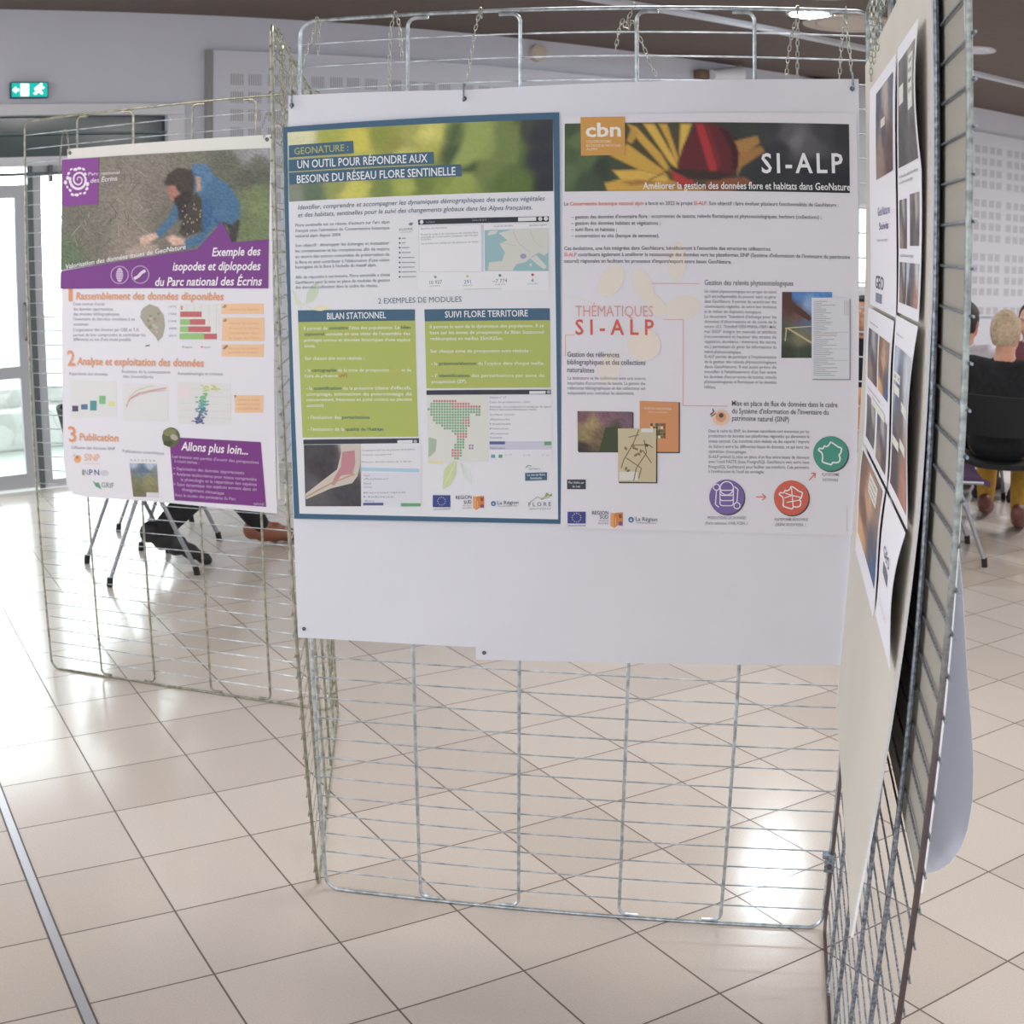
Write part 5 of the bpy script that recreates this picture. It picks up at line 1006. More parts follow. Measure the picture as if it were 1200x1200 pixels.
PRINT['S']=[
(1,2,'photo',[12,-64,2312,-27,2323,-587,12,-628],[(0.02,0.104,140),(0.047,0.258,141),(0.02,0.444,142),(0.084,0.525,143),(0.02,0.746,144),(0.075,0.862,145),(0.129,0.64,146),(0.183,0.605,147),(0.256,0.458,148),(0.328,0.834,149),(0.597,0.199,150),(0.651,0.123,151),(0.732,0.082,152),(0.786,0.154,153),(0.813,0.245,154),(0.858,0.335,155),(0.912,0.108,156),(0.975,0.14,157),(0.867,0.668,158),(0.741,0.602,159),(0.714,0.937,160),(0.976,0.88,161),(0.759,0.378,162)],150,40,5,[([523,-66,596,-91,796,-311,879,-453,832,-447,620,-212],163,3),([652,-65,741,-65,910,-362,927,-431,869,-384],164,3),([776,-64,844,-64,935,-341,927,-414,848,-205],163,3),([952,-62,1041,-62,972,-267,939,-351],164,3),([382,-329,521,-229,828,-454,848,-500,620,-444],163,3),([402,-451,620,-444,852,-500,869,-541,475,-529],164,3),([338,-557,475,-520,869,-541,848,-619,361,-624],163,3),([1385,-196,1571,-145,1592,-201,1416,-354],165,3),([1416,-290,1602,-228,1633,-274,1447,-404,1410,-478],166,3),([558,-91,620,-144,558,-229,517,-208],167,3),([1179,-515,1468,-487,1540,-527,1365,-608,1097,-615],168,3),([848,-520,1014,-556,1179,-613,828,-620],169,3),([479,-546,620,-524,807,-546,558,-576],170,3),([931,-394,972,-246,1072,-61,1224,-58,1348,-113,1385,-196,1422,-290,1414,-405,1365,-490,1179,-519,1055,-496,943,-439],171,3),([879,-440,952,-439,1096,-569,972,-596,894,-514],172,3),([1072,-61,1138,-60,1245,-388,1241,-442,1187,-443],173,3),([1262,-83,1348,-117,1422,-290,1414,-405,1385,-430,1364,-280],174,3),([1148,-60,1179,-59,1282,-366,1262,-433],175,3),([848,-426,1096,-437,1386,-458,1262,-519,1014,-512],176,3),([858,-441,863,-447,703,-529,699,-522],177,3),([1379,-162,1418,-174,1398,-196],178,3),([1373,-222,1412,-233,1391,-254],178,3),([1367,-280,1406,-292,1385,-313],178,3),([1360,-339,1400,-351,1379,-372],178,3),([1354,-398,1394,-410,1373,-431],178,3)]),
(9,7.09,179,[142,-12,502,-6,506,-324,146,-331]),(9,8.18,180,'cbn',[184,-174,471,-168,111],2,0),(9,8.27,181,'CONSERVATOIRE',[190,-225,392,-223,21],0.4,0),(9,8.36,181,'BOTANIQUE NATIONAL',[190,-257,471,-254,21],0.4,0),(9,8.45,181,'ALPIN',[190,-287,277,-285,21],0.4,0),(3,7.54,182,'^SI-ALP',[1608,-448,2266,-425,155],1.4,0),(4,7.63,183,'Améliorer la gestion des données flore et habitats dans GeoNature',[652,-603,2325,-566,57],1,0),
(7,2.72,184,[475,-1396,458,-1424,438,-1448,415,-1468,392,-1482,369,-1490,348,-1491,329,-1485,313,-1472,302,-1454,296,-1431,294,-1404,298,-1374,307,-1344,321,-1314,338,-1286,359,-1262,381,-1242,404,-1228,427,-1220,449,-1219,468,-1225,483,-1237,494,-1256,500,-1279,502,-1306,498,-1335,489,-1366]),(7,2.81,184,[724,-1361,734,-1391,741,-1421,744,-1449,742,-1474,735,-1496,725,-1512,711,-1522,694,-1526,676,-1522,656,-1513,636,-1497,617,-1476,600,-1451,586,-1423,575,-1393,568,-1363,566,-1335,568,-1310,575,-1288,585,-1272,599,-1262,616,-1259,634,-1262,654,-1272,674,-1287,693,-1308,710,-1333]),
(7,2,184,[1004,-1190,1001,-1226,994,-1260,984,-1291,971,-1316,956,-1335,940,-1347,923,-1350,907,-1346,891,-1334,878,-1314,867,-1288,860,-1257,856,-1222,855,-1186,859,-1150,866,-1116,876,-1085,889,-1060,904,-1040,920,-1029,937,-1025,953,-1030,968,-1042,982,-1062,992,-1088,1000,-1119,1004,-1154]),
(7,2.09,184,[1121,-1529,1122,-1551,1116,-1573,1103,-1595,1084,-1615,1059,-1632,1030,-1646,999,-1656,967,-1661,935,-1661,906,-1656,880,-1646,860,-1632,845,-1615,836,-1595,836,-1573,842,-1551,855,-1529,875,-1509,899,-1492,928,-1478,959,-1468,991,-1464,1023,-1464,1052,-1469,1078,-1478,1098,-1492,1113,-1509]),
(7,2.18,184,[826,-1627,814,-1634,798,-1636,781,-1634,763,-1628,745,-1618,728,-1604,712,-1587,698,-1568,688,-1548,682,-1528,679,-1509,680,-1492,686,-1477,695,-1466,707,-1459,722,-1457,740,-1459,758,-1465,776,-1476,793,-1490,809,-1506,822,-1525,832,-1545,839,-1565,842,-1584,840,-1602,835,-1616]),(7,2.27,185,[804,-1873,800,-1902,791,-1930,775,-1955,754,-1976,729,-1992,701,-2003,671,-2007,641,-2004,613,-1995,587,-1980,566,-1960,550,-1936,540,-1909,536,-1880,539,-1851,548,-1823,564,-1798,585,-1777,610,-1761,639,-1751,668,-1747,698,-1749,726,-1758,752,-1773,773,-1793,790,-1817,800,-1844]),
(7,2.36,184,[473,-2097,463,-2124,448,-2149,432,-2170,412,-2186,392,-2197,371,-2201,351,-2199,333,-2190,318,-2176,306,-2156,299,-2132,296,-2106,298,-2077,304,-2049,314,-2021,328,-1996,346,-1976,365,-1960,386,-1949,406,-1945,426,-1947,444,-1956,459,-1970,470,-1990,478,-2013,481,-2040,479,-2068]),(7,2.45,184,[16,-1490,185,-1519,186,-1512,17,-1483]),(7,2.54,184,[183,-1518,352,-1641,356,-1636,187,-1513]),
(6,3.63,186,[('Le ', 186), ('Conservatoire botanique national alpin', 187), (' a lancé en 2022 le projet ', 186), ('SI-ALP', 187), ('. Son objectif : faire évoluer plusieurs fonctionnalités de GeoNature :', 186)],[9,-744,2232,-703,30],0.7,0),(6,3.72,186,"– gestion des données d'inventaire flore : occurrences de taxons, relevés floristiques et phytosociologiques, herbiers (collections) ;",[68,-852,2096,-806,30],0.7,0),(6,3.81,186,'– gestion des données habitats et végétations ;',[68,-902,793,-892,30],0.7,0),(6,3,186,'– suivi flore et habitats ;',[68,-953,440,-950,30],0.7,0),
(6,3.09,186,'– conservation ex situ (banque de semences).',[68,-1006,784,-995,30],0.7,0),(6,3.18,186,"Ces évolutions, une fois intégrées dans GeoNature, bénéficieront à l'ensemble des structures utilisatrices.",[10,-1111,1690,-1078,30],0.7,0),(6,3.27,186,[('SI-ALP', 187), (" contribuera également à améliorer le moissonnage des données vers les plateformes SINP (Système d'information de l'inventaire du patrimoine", 186)],[10,-1162,2332,-1120,30],0.7,0),(6,3.36,186,"naturel) régionales en facilitant les processus d'import/export entre bases GeoNature.",[10,-1214,1370,-1194,30],0.7,0),
(6,3.45,188,'THÉMATIQUES',[106,-1654,740,-1643,88],-0.3,0),(6,3.54,189,'^^SI-ALP',[106,-1803,748,-1790,122],1.2,0),(6,3.63,190,'Un relevé phytosociologique est un type de relevé',[1154,-1436,1738,-1423,25],0.25,0),(6,3.72,190,"qu'il est indispensable de pouvoir saisir et gérer",[1155,-1477,1739,-1464,25],0.25,0),(6,3.81,190,'dans GeoNature. Il permet de caractériser des',[1155,-1518,1740,-1504,25],0.25,0),(6,3,190,'communautés végétales, de suivre leur évolution',[1156,-1559,1740,-1545,25],0.25,0),(6,3.09,190,'et de réaliser des diagnostics écologiques.',[1156,-1600,1620,-1590,25],0.25,0),
(6,3.18,190,'Le document "Standard d\'échange pour les',[1157,-1641,1742,-1626,25],0.25,0),(6,3.27,190,"données d'observations et de suivis de la",[1158,-1682,1743,-1667,25],0.25,0),(6,3.36,190,'nature v2.2, ThémRef OEIV-PNHA-19891-MAI,',[1158,-1722,1744,-1708,25],0.25,0),(6,3.45,190,'mai 2023" intègre les manuels et attributs',[1159,-1763,1744,-1748,25],0.25,0),(6,3.54,190,'(recouvrement et hauteur des strates de',[1159,-1804,1745,-1789,25],0.25,0),(6,3.63,190,'végétation, abondance / dominance des taxons,',[1160,-1845,1746,-1830,25],0.25,0),
(6,3.72,190,'etc.) permettant de gérer les informations du',[1161,-1886,1747,-1871,25],0.25,0),(6,3.81,190,'relevé phytosociologique.',[1161,-1927,1464,-1922,25],0.25,0),(6,3,190,"SI-ALP permet de participer à l'implémentation",[1162,-1968,1749,-1952,25],0.25,0),(6,3.09,190,'de la gestion des relevés phytosociologiques',[1163,-2009,1750,-1994,25],0.25,0),(6,3.18,190,'dans GeoNature. Il est aussi prévu de',[1164,-2050,1751,-2034,25],0.25,0),(6,3.27,190,"travailler à l'établissement d'un lien entre",[1164,-2091,1752,-2075,25],0.25,0),
(6,3.36,190,"les données d'occurrences de taxons, relevés",[1165,-2132,1754,-2116,25],0.25,0),(6,3.45,190,'phytosociologiques et floristiques et les données',[1166,-2173,1755,-2157,25],0.25,0),(6,3.54,190,'habitats.',[1167,-2214,1261,-2216,25],0.25,0),(6,3.63,191,'Gestion des relevés phytosociologiques',[1154,-1374,1874,-1356,42],0.5,0),(6,3.72,192,'Gestion des références',[40,-1988,466,-1982,42],0.6,0),(6,3.81,192,'bibliographiques et des collections',[40,-2051,682,-2040,42],0.6,0),(6,3,192,'naturalistes',[40,-2115,262,-2114,42],0.6,0),
(6,3.09,193,'La littérature et les collections sont une source',[45,-2176,684,-2162,26],0.25,0),(6,3.18,193,"importante d'occurrences de taxons. La gestion des",[45,-2218,684,-2204,26],0.25,0),(6,3.27,193,'références bibliographiques et des collections est',[45,-2259,685,-2244,26],0.25,0),(6,3.36,193,'indispensable pour centraliser les observations.',[46,-2299,595,-2287,26],0.25,0),(6,3.45,192,'Mise en place de flux de données dans le cadre',[1396,-2350,2265,-2330,42],0.6,0),(6,3.54,192,"du Système d'information de l'inventaire du",[1398,-2413,2193,-2394,42],0.6,0),
(6,3.63,192,'patrimoine naturel (SINP)',[1400,-2472,1868,-2466,42],0.6,0),(6,3.72,190,'Dans le cadre du SINP, les données naturalistes sont transmises par les',[1211,-2576,2040,-2550,25],0.25,0),(6,3.81,190,'producteurs de données aux plateformes régionales qui alimentent le',[1212,-2618,2042,-2592,26],0.25,0),(6,3,190,'niveau national. Ces transferts sont réalisés via des exports / imports',[1213,-2661,2044,-2634,26],0.25,0),(6,3.09,190,'de fichiers entre les différentes bases de données, ce qui tient des',[1214,-2706,2045,-2679,26],0.25,0),
(6,3.18,190,'opérations chronophages.',[1215,-2746,1528,-2739,26],0.25,0),(6,3.27,190,"SI-ALP prévoit la mise en place d'un flux entre bases de données",[1216,-2790,2049,-2764,26],0.25,0),(6,3.36,190,"avec l'outil FASTE (base PostgreSQL GeoNature vers autre base",[1218,-2831,2051,-2804,26],0.25,0),(6,3.45,190,'PostgreSQL GeoNature) pour faciliter ces transferts. Cela permettra',[1219,-2874,2052,-2847,26],0.25,0),(6,3.54,190,"à l'amélioration de l'outil est envisagée.",[1220,-2912,1682,-2899,26],0.25,0),(6,3.63,194,'PRODUCTEURS DE DONNÉES',[1224,-3302,1544,-3290,24],0.2,0),
(6,3.72,194,'(Parcs nationaux, ONB, FCEN...)',[1208,-3348,1561,-3335,24],0.2,0),(6,3.81,194,'PLATEFORME RÉGIONALE',[1784,-3294,2063,-3283,24],0.2,0),(6,3,194,"(SILENE, BIODIV'AURA...)",[1797,-3336,2048,-3329,24],0.2,0),(6,3.09,194,'PLATEFORME',[2162,-2902,2305,-2897,24],0.2,0),(6,3.18,194,'NATIONALE',[2170,-2945,2299,-2942,24],0.2,0),(6,2.27,195,[2382,-3147,2394,-3357,2401,-3357,2388,-3147]),(22,2.36,196,[1112,-1360,717,-1369,717,-1375,1112,-1366]),(22,2.45,196,[714,-1372,715,-1489,721,-1489,720,-1372]),(22,2.54,196,[824,-1667,984,-1663,984,-1657,824,-1661]),
(22,2.63,196,[981,-1660,984,-1840,990,-1840,988,-1660]),(22,2.72,196,[982,-1701,992,-2364,999,-2363,988,-1701]),(22,2.81,196,[996,-2367,1359,-2359,1359,-2352,996,-2360]),(22,2,196,[98,-1804,22,-1806,22,-1812,98,-1811]),(22,2.09,196,[19,-1809,20,-1982,26,-1982,25,-1809]),(22,3.18,197,[1622,-3103,1701,-3100,1700,-3092,1622,-3094]),(22,3.27,197,[1669,-3077,1700,-3099,1705,-3092,1674,-3070]),(22,3.36,197,[1700,-3093,1671,-3120,1677,-3126,1706,-3099]),(22,3.45,197,[2060,-2946,2107,-2886,2100,-2881,2054,-2940]),(22,3.54,197,[2070,-2889,2106,-2885,2105,-2877,2069,-2880]),
(22,3.63,197,[2101,-2881,2098,-2917,2107,-2918,2110,-2881]),(23,3.72,'photo',[1784,-1409,2191,-1394,2209,-1929,1789,-1945],[(0.318,0.027,198),(0.78,0.027,199),(0.577,0.201,200),(0.063,0.085,201),(0.167,0.24,202),(0.374,0.356,203),(0.07,0.627,204),(0.478,0.434,205),(0.076,0.938,206),(0.488,0.938,207),(0.379,0.666,208)],18,20,12,[]),(23,4.81,209,[1784,-1409,1861,-1406,1862,-1483,1990,-1572,2032,-1612,2012,-1637,1896,-1575,1822,-1536,1786,-1517]),(23,4,210,[1832,-1708,2029,-1818,2036,-1805,1839,-1696]),(23,4.09,211,[1820,-1702,1812,-1806,1822,-1807,1830,-1703]),
(23,4.18,212,[1815,-1707,2030,-1682,2029,-1674,1814,-1698]),(24,4.27,213,[2035,-1456,2345,-1443,2365,-2103,2052,-2115]),(24,5.36,214,[2024,-1446,2334,-1433,2354,-2093,2042,-2105]),(24,6.45,215,[2044,-1478,2153,-1474,2153,-1469,2044,-1474]),(24,6.54,216,[2044,-1494,2109,-1491,2109,-1486,2044,-1489]),(24,6.63,215,[2045,-1509,2220,-1502,2220,-1497,2044,-1504]),(24,6.72,215,[2045,-1524,2104,-1522,2104,-1517,2045,-1520]),(24,6.81,215,[2045,-1540,2148,-1536,2148,-1531,2045,-1535]),(24,6,215,[2046,-1555,2144,-1552,2144,-1546,2046,-1550]),(24,6.09,215,[2046,-1571,2190,-1565,2190,-1560,2046,-1566]),
(24,6.18,215,[2046,-1586,2126,-1583,2126,-1578,2046,-1581]),(24,6.27,215,[2047,-1601,2149,-1597,2149,-1592,2046,-1596]),(24,6.36,215,[2047,-1617,2185,-1611,2185,-1606,2047,-1612]),(24,6.45,215,[2047,-1632,2148,-1628,2148,-1623,2047,-1627]),(24,6.54,215,[2048,-1648,2199,-1642,2199,-1636,2048,-1642]),(24,6.63,215,[2048,-1663,2189,-1657,2188,-1652,2048,-1658]),(24,6.72,215,[2048,-1678,2136,-1675,2136,-1670,2048,-1673]),(24,6.81,215,[2049,-1694,2162,-1689,2162,-1684,2049,-1688]),(24,6,215,[2049,-1709,2154,-1705,2154,-1700,2049,-1704]),(24,6.09,215,[2050,-1724,2112,-1722,2112,-1717,2050,-1719]),
(24,6.18,215,[2050,-1740,2241,-1732,2241,-1727,2050,-1735]),(24,6.27,216,[2050,-1755,2235,-1748,2235,-1743,2050,-1750]),(24,6.36,215,[2051,-1770,2112,-1768,2112,-1763,2051,-1766]),(24,6.45,215,[2051,-1786,2217,-1779,2217,-1774,2051,-1781]),(24,6.54,215,[2052,-1801,2171,-1797,2171,-1792,2052,-1796]),(24,6.63,215,[2052,-1817,2161,-1812,2161,-1808,2052,-1812]),(24,6.72,215,[2052,-1832,2242,-1825,2242,-1820,2052,-1827]),(24,6.81,215,[2053,-1848,2126,-1845,2126,-1840,2053,-1842]),(24,6,215,[2053,-1863,2202,-1857,2202,-1852,2053,-1858]),(24,6.09,215,[2054,-1878,2182,-1873,2182,-1868,2054,-1873]),
(24,6.18,215,[2054,-1894,2214,-1888,2214,-1882,2054,-1889]),(24,6.27,215,[2054,-1909,2191,-1904,2191,-1899,2054,-1904]),(24,6.36,215,[2055,-1924,2156,-1920,2156,-1916,2055,-1920]),(24,6.45,215,[2056,-1940,2218,-1934,2217,-1928,2055,-1935]),(24,6.54,215,[2056,-1955,2159,-1951,2159,-1946,2056,-1950]),(24,6.63,215,[2056,-1971,2174,-1966,2174,-1961,2056,-1966]),(24,6.72,215,[2057,-1986,2230,-1980,2229,-1974,2057,-1981]),(24,6.81,215,[2057,-2002,2116,-1999,2116,-1994,2057,-1997]),(24,6,215,[2058,-2017,2252,-2010,2252,-2004,2058,-2012]),(24,6.09,215,[2058,-2032,2155,-2029,2155,-2024,2058,-2028]),
(24,6.18,215,[2059,-2048,2250,-2040,2250,-2036,2058,-2043]),(24,6.27,215,[2059,-2064,2196,-2058,2196,-2053,2059,-2058]),(24,6.36,215,[2060,-2079,2237,-2072,2236,-2067,2060,-2074]),(24,6.45,217,[2293,-1460,2296,-1580,2300,-1580,2297,-1460]),(24,6.54,217,[2308,-1459,2311,-1580,2315,-1580,2312,-1459]),(24,6.63,217,[2322,-1459,2326,-1579,2330,-1579,2327,-1458]),(24,6.72,218,[2041,-1727,2331,-1716,2331,-1712,2041,-1724]),(24,6.81,218,[2045,-1862,2335,-1851,2335,-1848,2045,-1859]),(24,6,218,[2048,-1956,2338,-1945,2338,-1941,2047,-1953]),(25,3.09,86,[650,-2347,970,-2337,979,-2758,657,-2769]),
(25,4.18,219,[640,-2336,959,-2335,968,-2748,646,-2757]),(25,5.27,220,'FLORE DE LA MONTAGNE',[677,-2405,900,-2404,19],0.4,0),(25,5.36,220,'alpine et plantes',[711,-2430,866,-2429,13],0,0),(25,5.45,221,[731,-2518,750,-2517,750,-2540,732,-2541]),(25,5.54,222,[732,-2543,750,-2543,751,-2566,732,-2567]),(25,5.63,222,[732,-2569,751,-2568,752,-2592,732,-2592]),(25,5.72,222,[732,-2594,752,-2594,752,-2617,733,-2618]),(25,5.81,223,[733,-2620,752,-2619,752,-2642,733,-2643]),(25,5,219,[752,-2517,771,-2516,772,-2540,753,-2540]),(25,5.09,224,[753,-2542,772,-2542,772,-2565,753,-2566]),
(25,5.18,224,[753,-2568,772,-2568,772,-2591,754,-2592]),(25,5.27,219,[754,-2594,772,-2593,773,-2616,754,-2617]),(25,5.36,219,[754,-2619,773,-2618,774,-2642,754,-2642]),(25,5.45,221,[773,-2516,792,-2516,793,-2539,774,-2540]),(25,5.54,221,[774,-2542,793,-2541,793,-2565,774,-2565]),(25,5.63,221,[774,-2567,793,-2567,794,-2590,775,-2591]),(25,5.72,221,[775,-2593,794,-2592,794,-2616,775,-2616]),(25,5.81,223,[775,-2618,794,-2618,794,-2641,776,-2642]),(25,5,223,[794,-2516,813,-2515,814,-2538,795,-2539]),(25,5.09,219,[795,-2541,814,-2541,814,-2564,795,-2564]),
(25,5.18,221,[795,-2567,814,-2566,815,-2590,796,-2590]),(25,5.27,221,[796,-2592,815,-2592,815,-2615,796,-2616]),(25,5.36,222,[796,-2618,815,-2617,816,-2640,797,-2641]),(25,5.45,224,[816,-2515,834,-2514,835,-2538,816,-2538]),(25,5.54,222,[816,-2540,835,-2540,835,-2563,816,-2564]),(25,5.63,224,[816,-2566,835,-2565,836,-2589,817,-2589]),(25,5.72,223,[817,-2592,836,-2591,836,-2614,817,-2615]),(25,5.81,223,[817,-2617,836,-2616,837,-2640,818,-2640]),(25,5,224,[836,-2514,856,-2514,856,-2537,837,-2538]),(25,5.09,224,[837,-2540,856,-2539,856,-2562,838,-2563]),
(25,5.18,223,[838,-2565,856,-2565,857,-2588,838,-2589]),(25,5.27,221,[838,-2591,857,-2590,857,-2614,838,-2614]),(25,5.36,224,[838,-2616,858,-2616,858,-2639,839,-2640]),(26,3.45,225,[138,-2446,591,-2433,596,-2765,140,-2780]),(26,4.54,'photo',[127,-2436,582,-2427,587,-2757,134,-2771],[(0.093,0.075,226),(0.512,0.134,227),(0.93,0.065,228),(0.088,0.584,229),(0.416,0.579,230),(0.039,0.904,231),(0.696,0.511,232),(0.647,0.894,233),(0.927,0.825,234),(0.929,0.381,235),(0.277,0.327,236)],30,20,22,[]),(26,5.63,237,[311,-2766,358,-2566,446,-2554,494,-2621,545,-2758]),
(27,5.72,238,[472,-2579,789,-2569,798,-3016,479,-3027]),(27,6.81,239,[464,-2569,780,-2559,787,-3007,474,-3014]),(27,7,240,[633,-2572,592,-2680,600,-2683,641,-2575]),(27,7.09,240,[593,-2680,510,-2832,518,-2836,600,-2684]),(27,7.18,240,[510,-2833,494,-2898,502,-2900,518,-2835]),(27,7.27,240,[576,-2708,724,-2703,724,-2694,576,-2700]),(27,7.36,240,[722,-2702,754,-2723,758,-2716,726,-2695]),(27,7.45,240,[533,-2816,662,-2897,666,-2890,537,-2808]),(27,7.54,240,[660,-2892,640,-2979,648,-2981,668,-2894]),(27,7.63,240,[677,-2658,700,-2764,708,-2762,685,-2657]),
(27,7.72,240,[700,-2761,618,-2893,625,-2897,707,-2766]),(27,7.81,240,[617,-2894,598,-3002,606,-3004,626,-2896]),(27,7,240,[637,-2612,552,-2636,555,-2644,639,-2620]),(27,7.09,240,[668,-2746,744,-2850,751,-2845,675,-2741]),(27,7.18,241,[602,-2798,601,-2790,604,-2782,612,-2775,621,-2772,628,-2774,630,-2781,626,-2790,618,-2797,609,-2800]),(27,7.27,241,[714,-2716,707,-2716,699,-2712,694,-2703,692,-2694,696,-2687,703,-2687,710,-2692,716,-2700,718,-2710]),(27,7.36,241,[596,-2739,589,-2736,585,-2728,585,-2717,588,-2709,595,-2705,601,-2708,605,-2717,605,-2727,602,-2736]),
(27,7.45,241,[542,-2746,536,-2748,527,-2744,520,-2735,518,-2726,521,-2720,528,-2718,536,-2722,543,-2730,545,-2740]),(27,7.54,241,[654,-2787,647,-2790,638,-2788,630,-2781,626,-2773,627,-2766,634,-2763,643,-2765,651,-2772,655,-2780]),(27,7.63,241,[530,-2918,526,-2913,525,-2904,529,-2894,536,-2887,542,-2886,547,-2891,548,-2900,544,-2910,537,-2917]),(27,7.72,241,[660,-2769,653,-2767,648,-2759,646,-2749,649,-2740,654,-2736,661,-2738,666,-2745,668,-2756,665,-2765]),(27,7.81,241,[540,-2925,541,-2918,547,-2911,557,-2907,566,-2907,572,-2912,571,-2919,564,-2926,555,-2930,546,-2930]),
(27,7,241,[634,-2741,628,-2746,619,-2746,610,-2742,604,-2734,603,-2727,609,-2723,618,-2723,628,-2727,634,-2734]),(27,7.09,242,[658,-2562,753,-2560,754,-2592,658,-2594]),(27,7.18,243,[482,-2930,635,-2924,636,-2996,483,-3001]),(17,3.27,244,[46,-3012,203,-3006,204,-3089,47,-3094]),(17,4.36,245,"Plus d'infos sur",[59,-3046,190,-3042,20],0.4,0),(17,4.45,245,'le net',[94,-3078,158,-3075,20],0.4,0),(18,3.54,120,[53,-3286,206,-3280,207,-3381,54,-3387]),(18,4.63,121,[171,-3332,169,-3336,164,-3337,162,-3332,164,-3328,169,-3328]),
(18,4.72,121,[167,-3351,164,-3355,160,-3356,157,-3351,160,-3347,164,-3347]),(18,4.81,121,[153,-3365,151,-3370,146,-3370,144,-3366,146,-3361,151,-3361]),(18,4,121,[135,-3371,133,-3375,128,-3376,126,-3371,128,-3367,132,-3367]),(18,4.09,121,[116,-3367,114,-3371,110,-3371,107,-3367,110,-3363,114,-3362]),(18,4.18,121,[103,-3354,101,-3358,96,-3358,94,-3354,96,-3350,100,-3350]),(18,4.27,121,[98,-3335,96,-3339,91,-3340,88,-3336,91,-3331,96,-3331]),(18,4.36,121,[103,-3316,100,-3320,96,-3321,93,-3316,96,-3312,100,-3312]),(18,4.45,121,[116,-3302,114,-3306,109,-3306,106,-3302,109,-3298,114,-3298]),
(18,4.54,121,[134,-3296,132,-3301,127,-3301,125,-3297,127,-3292,132,-3292]),(18,4.63,121,[152,-3301,150,-3305,146,-3305,143,-3301,146,-3297,150,-3296]),(18,4.72,121,[166,-3314,164,-3318,159,-3318,157,-3314,159,-3310,164,-3310]),(18,3.81,122,'UNION EUROPÉENNE',[54,-3412,207,-3406,13],0,0),(19,3,123,'REGION',[260,-3302,398,-3297,31],0.8,0),(19,3.09,123,'SUD',[325,-3335,398,-3332,31],0.8,0),(19,3.18,124,'PROVENCE',[321,-3359,398,-3356,13],0,0),(19,3.27,124,'ALPES',[308,-3382,399,-3378,13],0,0),(19,3.36,125,[414,-3279,444,-3284,447,-3409,416,-3393]),
(19,3.45,126,[444,-3284,474,-3277,517,-3273,520,-3389,476,-3386,447,-3409]),(19,4.54,127,[479,-3294,509,-3288,510,-3319,492,-3324]),(19,4.63,128,[515,-3367,514,-3371,514,-3374,512,-3378,509,-3381,506,-3383,504,-3384,500,-3385,497,-3385,494,-3384,491,-3382,488,-3379,486,-3376,485,-3372,485,-3368,485,-3364,486,-3360,488,-3357,490,-3354,493,-3352,496,-3350,500,-3350,503,-3350,506,-3352,509,-3354,511,-3356,513,-3359,514,-3363]),(19,4.72,129,[455,-3321,456,-3387,462,-3386,461,-3321]),
(20,3.81,130,[611,-3332,610,-3338,608,-3343,606,-3348,602,-3352,598,-3355,593,-3357,588,-3358,582,-3357,577,-3356,573,-3353,569,-3349,566,-3345,564,-3340,564,-3334,564,-3329,566,-3324,568,-3319,572,-3315,576,-3312,581,-3310,587,-3310,592,-3310,597,-3312,602,-3314,605,-3318,608,-3322,610,-3327]),(20,4,131,[576,-3343,587,-3322,598,-3342]),(20,3.09,132,'La Région',[626,-3341,806,-3338,33],0.6,0),(20,3.18,133,'Auvergne-Rhône-Alpes',[631,-3362,798,-3360,13],0,0),
(28,3.27,246,[1532,-3111,1530,-3144,1520,-3176,1504,-3205,1482,-3229,1454,-3248,1424,-3260,1391,-3265,1358,-3263,1327,-3253,1298,-3236,1274,-3214,1256,-3186,1244,-3155,1239,-3122,1242,-3089,1252,-3057,1268,-3028,1290,-3004,1318,-2985,1348,-2973,1381,-2968,1414,-2971,1445,-2980,1473,-2997,1497,-3020,1516,-3047,1528,-3078]),
(28,4.36,247,[1522,-3103,1519,-3135,1510,-3167,1494,-3195,1472,-3219,1444,-3238,1414,-3250,1382,-3255,1350,-3252,1319,-3243,1291,-3226,1267,-3204,1249,-3177,1237,-3146,1232,-3114,1235,-3081,1245,-3050,1261,-3021,1283,-2997,1310,-2979,1340,-2967,1372,-2962,1404,-2965,1435,-2974,1463,-2991,1487,-3013,1505,-3040,1517,-3070]),(28,5.45,248,[1316,-3044,1330,-3057,1336,-3051,1322,-3038]),(28,5.54,248,[1333,-3058,1418,-3055,1417,-3046,1332,-3050]),(28,5.63,248,[1421,-3054,1433,-3040,1427,-3034,1414,-3048]),(28,5.72,248,[1318,-3088,1331,-3100,1337,-3094,1324,-3081]),
(28,5.81,248,[1334,-3101,1419,-3098,1419,-3089,1334,-3092]),(28,5,248,[1422,-3096,1434,-3083,1428,-3077,1416,-3091]),(28,5.09,248,[1319,-3130,1332,-3143,1338,-3137,1325,-3124]),(28,5.18,248,[1336,-3144,1421,-3141,1420,-3132,1335,-3136]),(28,5.27,248,[1424,-3140,1436,-3126,1430,-3120,1418,-3134]),(28,5.36,248,[1321,-3174,1334,-3186,1340,-3180,1327,-3167]),(28,5.45,248,[1337,-3187,1422,-3184,1422,-3176,1337,-3179]),(28,5.54,248,[1425,-3183,1438,-3169,1431,-3163,1419,-3177]),(28,5.63,248,[1315,-3037,1320,-3171,1328,-3170,1324,-3037]),(28,5.72,248,[1426,-3033,1430,-3166,1439,-3166,1434,-3033]),
